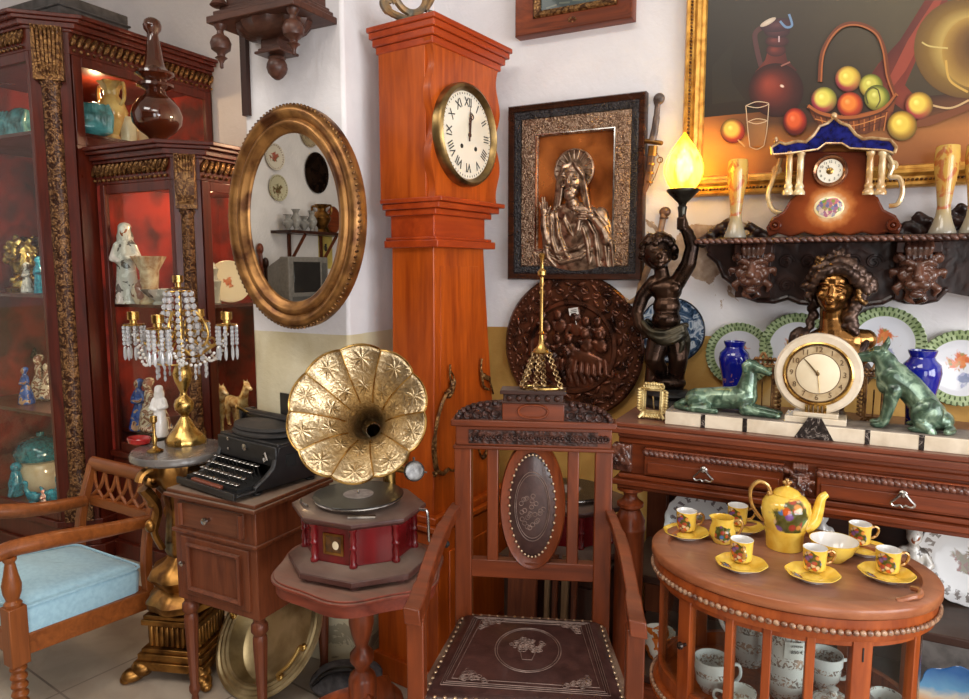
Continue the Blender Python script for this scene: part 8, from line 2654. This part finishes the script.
XW = X0 + .002
LW = (PI / 2, 0, PI / 2)                              # local x -> +Y, y -> up, z -> +X
for (x, y, r, lab, m) in ((273.5, 157, .115, 'round cream plate with red sprigs, upper of two seen in the mirror', china('red_sprig_plate', rgb(214, 206, 190), None, .08, [(0, 0, .06, [(150, 60, 50), (176, 96, 80), (90, 100, 70)])], False, (.092, .006, 30, (120, 90, 80)))),
                          (277, 188, .115, 'round plate with green landscape, lower of two seen in the mirror', china('green_scene_plate', rgb(196, 190, 160), None, .08, [(0, -.02, .07, [(70, 80, 50), (110, 100, 60), (120, 70, 60)])], False, (.094, .005, 30, (96, 84, 60)))),
                          (308, 134, .12, 'brown-rimmed plate at the top of the mirror reflection', china('brown_plate', rgb(176, 160, 130), None, .08, [(0, 0, .07, [(90, 60, 40), (120, 84, 60), (70, 60, 44)])], False, (.094, .010, 30, (84, 60, 44))))):
    q = mir(x, y, XW)
    mb = MB(); mb.lathe([(.04, -.004), (.078, 0), (.104, .010), (.106, .012), (.104, .0145), (.08, .005), (.001, .003)], seg=48)
    o = S('wall_plate', mb, m, lab, 'plate', (XW + .008, q.y, q.z), rot=LW, group='plates on the far wall'); o.scale = (r / .106,) * 3
q = mir(316, 173, XW)
mb = MB(); mb.lathe([(.10, -.004), (.16, .004), (.165, .012), (.12, .010), (.10, .016), (.08, .008), (.001, .012)], seg=48, sy=1.15)
S('bronze_dish', mb, BRONZE, 'dark bronze oval dish on the far wall, seen in the mirror', 'dish', (XW + .003, q.y, q.z), rot=LW)
a, b = mir(281, 230, XW + .12), mir(344, 229, XW + .12)
t = T('bracket_shelf', 'plain dark bracket shelf on the far wall, seen in the mirror', 'shelf', (0, 0, 0))
y0_, y1_ = min(a.y, b.y), max(a.y, b.y)
sz = a.z
mb = MB(); mb.box2((XW, y0_, sz - .025), (XW + .24, y1_, sz)); P('board', mb, W_DARKX, t)
for f_ in (.25, .75):
    yy = lerp(y0_, y1_, f_); mb = MB(); mb.tube([(XW + .015, yy, sz - .28), (XW + .20, yy, sz - .03)], .018, 4); mb.box2((XW, yy - .015, sz - .32), (XW + .02, yy + .015, sz - .02)); P('bracket', mb, W_WAL, t)
def onshelf(px, dx=.12): q = mir(px, 225, XW + dx); return (XW + dx, q.y, sz)
GLW = plain('pale_glassware', rgb(206, 206, 204), .12, 0, rgb(150, 148, 146), 14, coat=.5, trans=.4)
for i, px in enumerate((288, 296, 304, 312)):
    vase_obj('glass_vase', 'cut-glass vase on the far shelf, ' + ('nearest its left end', 'second from the left', 'third from the left', 'just left of the urn')[i] + ' in the mirror', onshelf(px, .10 + .03 * (i % 2)), .14 + .05 * (i % 2), .05, GLW, group='glass on the far shelf')
vase_obj('brass_urn', 'dull brass urn on the far shelf, seen in the mirror', onshelf(322), .26, .085, OLDGOLD, handles=True)
mb = MB(); mb.lathe([(.001, -.02), (.09, -.02), (.10, 0), (.09, .012), (.06, .012), (.001, .016)], seg=36, sy=1.3)
S('oval_plaque', mb, W_RED, 'small brown oval plaque standing on the far shelf, right of the urn', 'plaque', (XW + .08, onshelf(337)[1], sz + .132), rot=LW)
mb = MB()
tv = mir(299, 275, XW + .45)
t = T('television', 'old grey tube television on a black table, seen in the oval mirror', 'television', (XW + .48, tv.y, tv.z - .22))
t.scale = (.8, .8, .8)
mb = MB(); mb.box2((-.02, -.30, 0), (.10, .30, .46)); mb.loft([[V((-.02, y, z)) for y, z in ((-.29, .01), (.29, .01), (.29, .45), (-.29, .45))], [V((-.30, y, z)) for y, z in ((-.18, .03), (.18, .03), (.18, .36), (-.18, .36))]])
P('casing', mb, plain('grey_plastic', rgb(122, 118, 114), .5, 0, rgb(104, 100, 96), 30), t, .012)
mb = MB(); mb.box2((.095, -.17, .10), (.106, .23, .41)); P('screen', mb, plain('dark_screen', rgb(40, 40, 40), .12, 0, rgb(32, 32, 34), 5, coat=.5), t, .01)
mb = MB(); mb.box2((.10, -.27, .05), (.106, -.20, .40)); mb.box2((.10, -.2, .02), (.104, .25, .06)); P('control_panel', mb, plain('panel_grey', rgb(84, 82, 80), .5), t)
mb = MB(); hz = tv.z - .22; mb.box2((-.30, -.38, hz - .04), (.20, .38, hz)); mb.box2((-.28, -.36, 0), (.18, .36, hz - .04))
S('television_table', mb, BLACK, 'black table under the television, seen in the oval mirror', 'table', (XW + .48, tv.y, 0), bevel=.004)
q = mir(327, 248, XW + .02)
mb = MB(); mb.box((0, 0, 0), (.20, .40, .003)); t = T('yellow_sheet', 'yellow paper sheet with a small drawing below the far shelf', 'paper', (XW + .0005, q.y, q.z), rot=LW)
P('sheet', mb, plain('yellow_paper', rgb(206, 184, 96), .8), t)
mb = MB(); mb.tube([(0, -.03, .003), (.0, .04, .003)], .012, 6); mb.torus((0, 0, .002), .022, .004, seg=14, rs=4); P('drawing', mb, INK, t)
for i, (px, h_) in enumerate(((264, 1.62), (269, 1.5), (274, 1.4))):
    q = mir(px, 240, XW + .08); mb = MB(); mb.tube([(XW + .10, q.y, 0), (XW + .03, q.y, h_)], .018, 8); mb.ell((XW + .03, q.y, h_), (.03, .03, .05))
    S('walking_stick', mb, W_DARK if i else W_RED, 'dark carved stick leaning on the far wall, ' + ('leftmost', 'middle', 'rightmost')[i] + ' of three in the mirror', 'stick', group='sticks on the far wall')
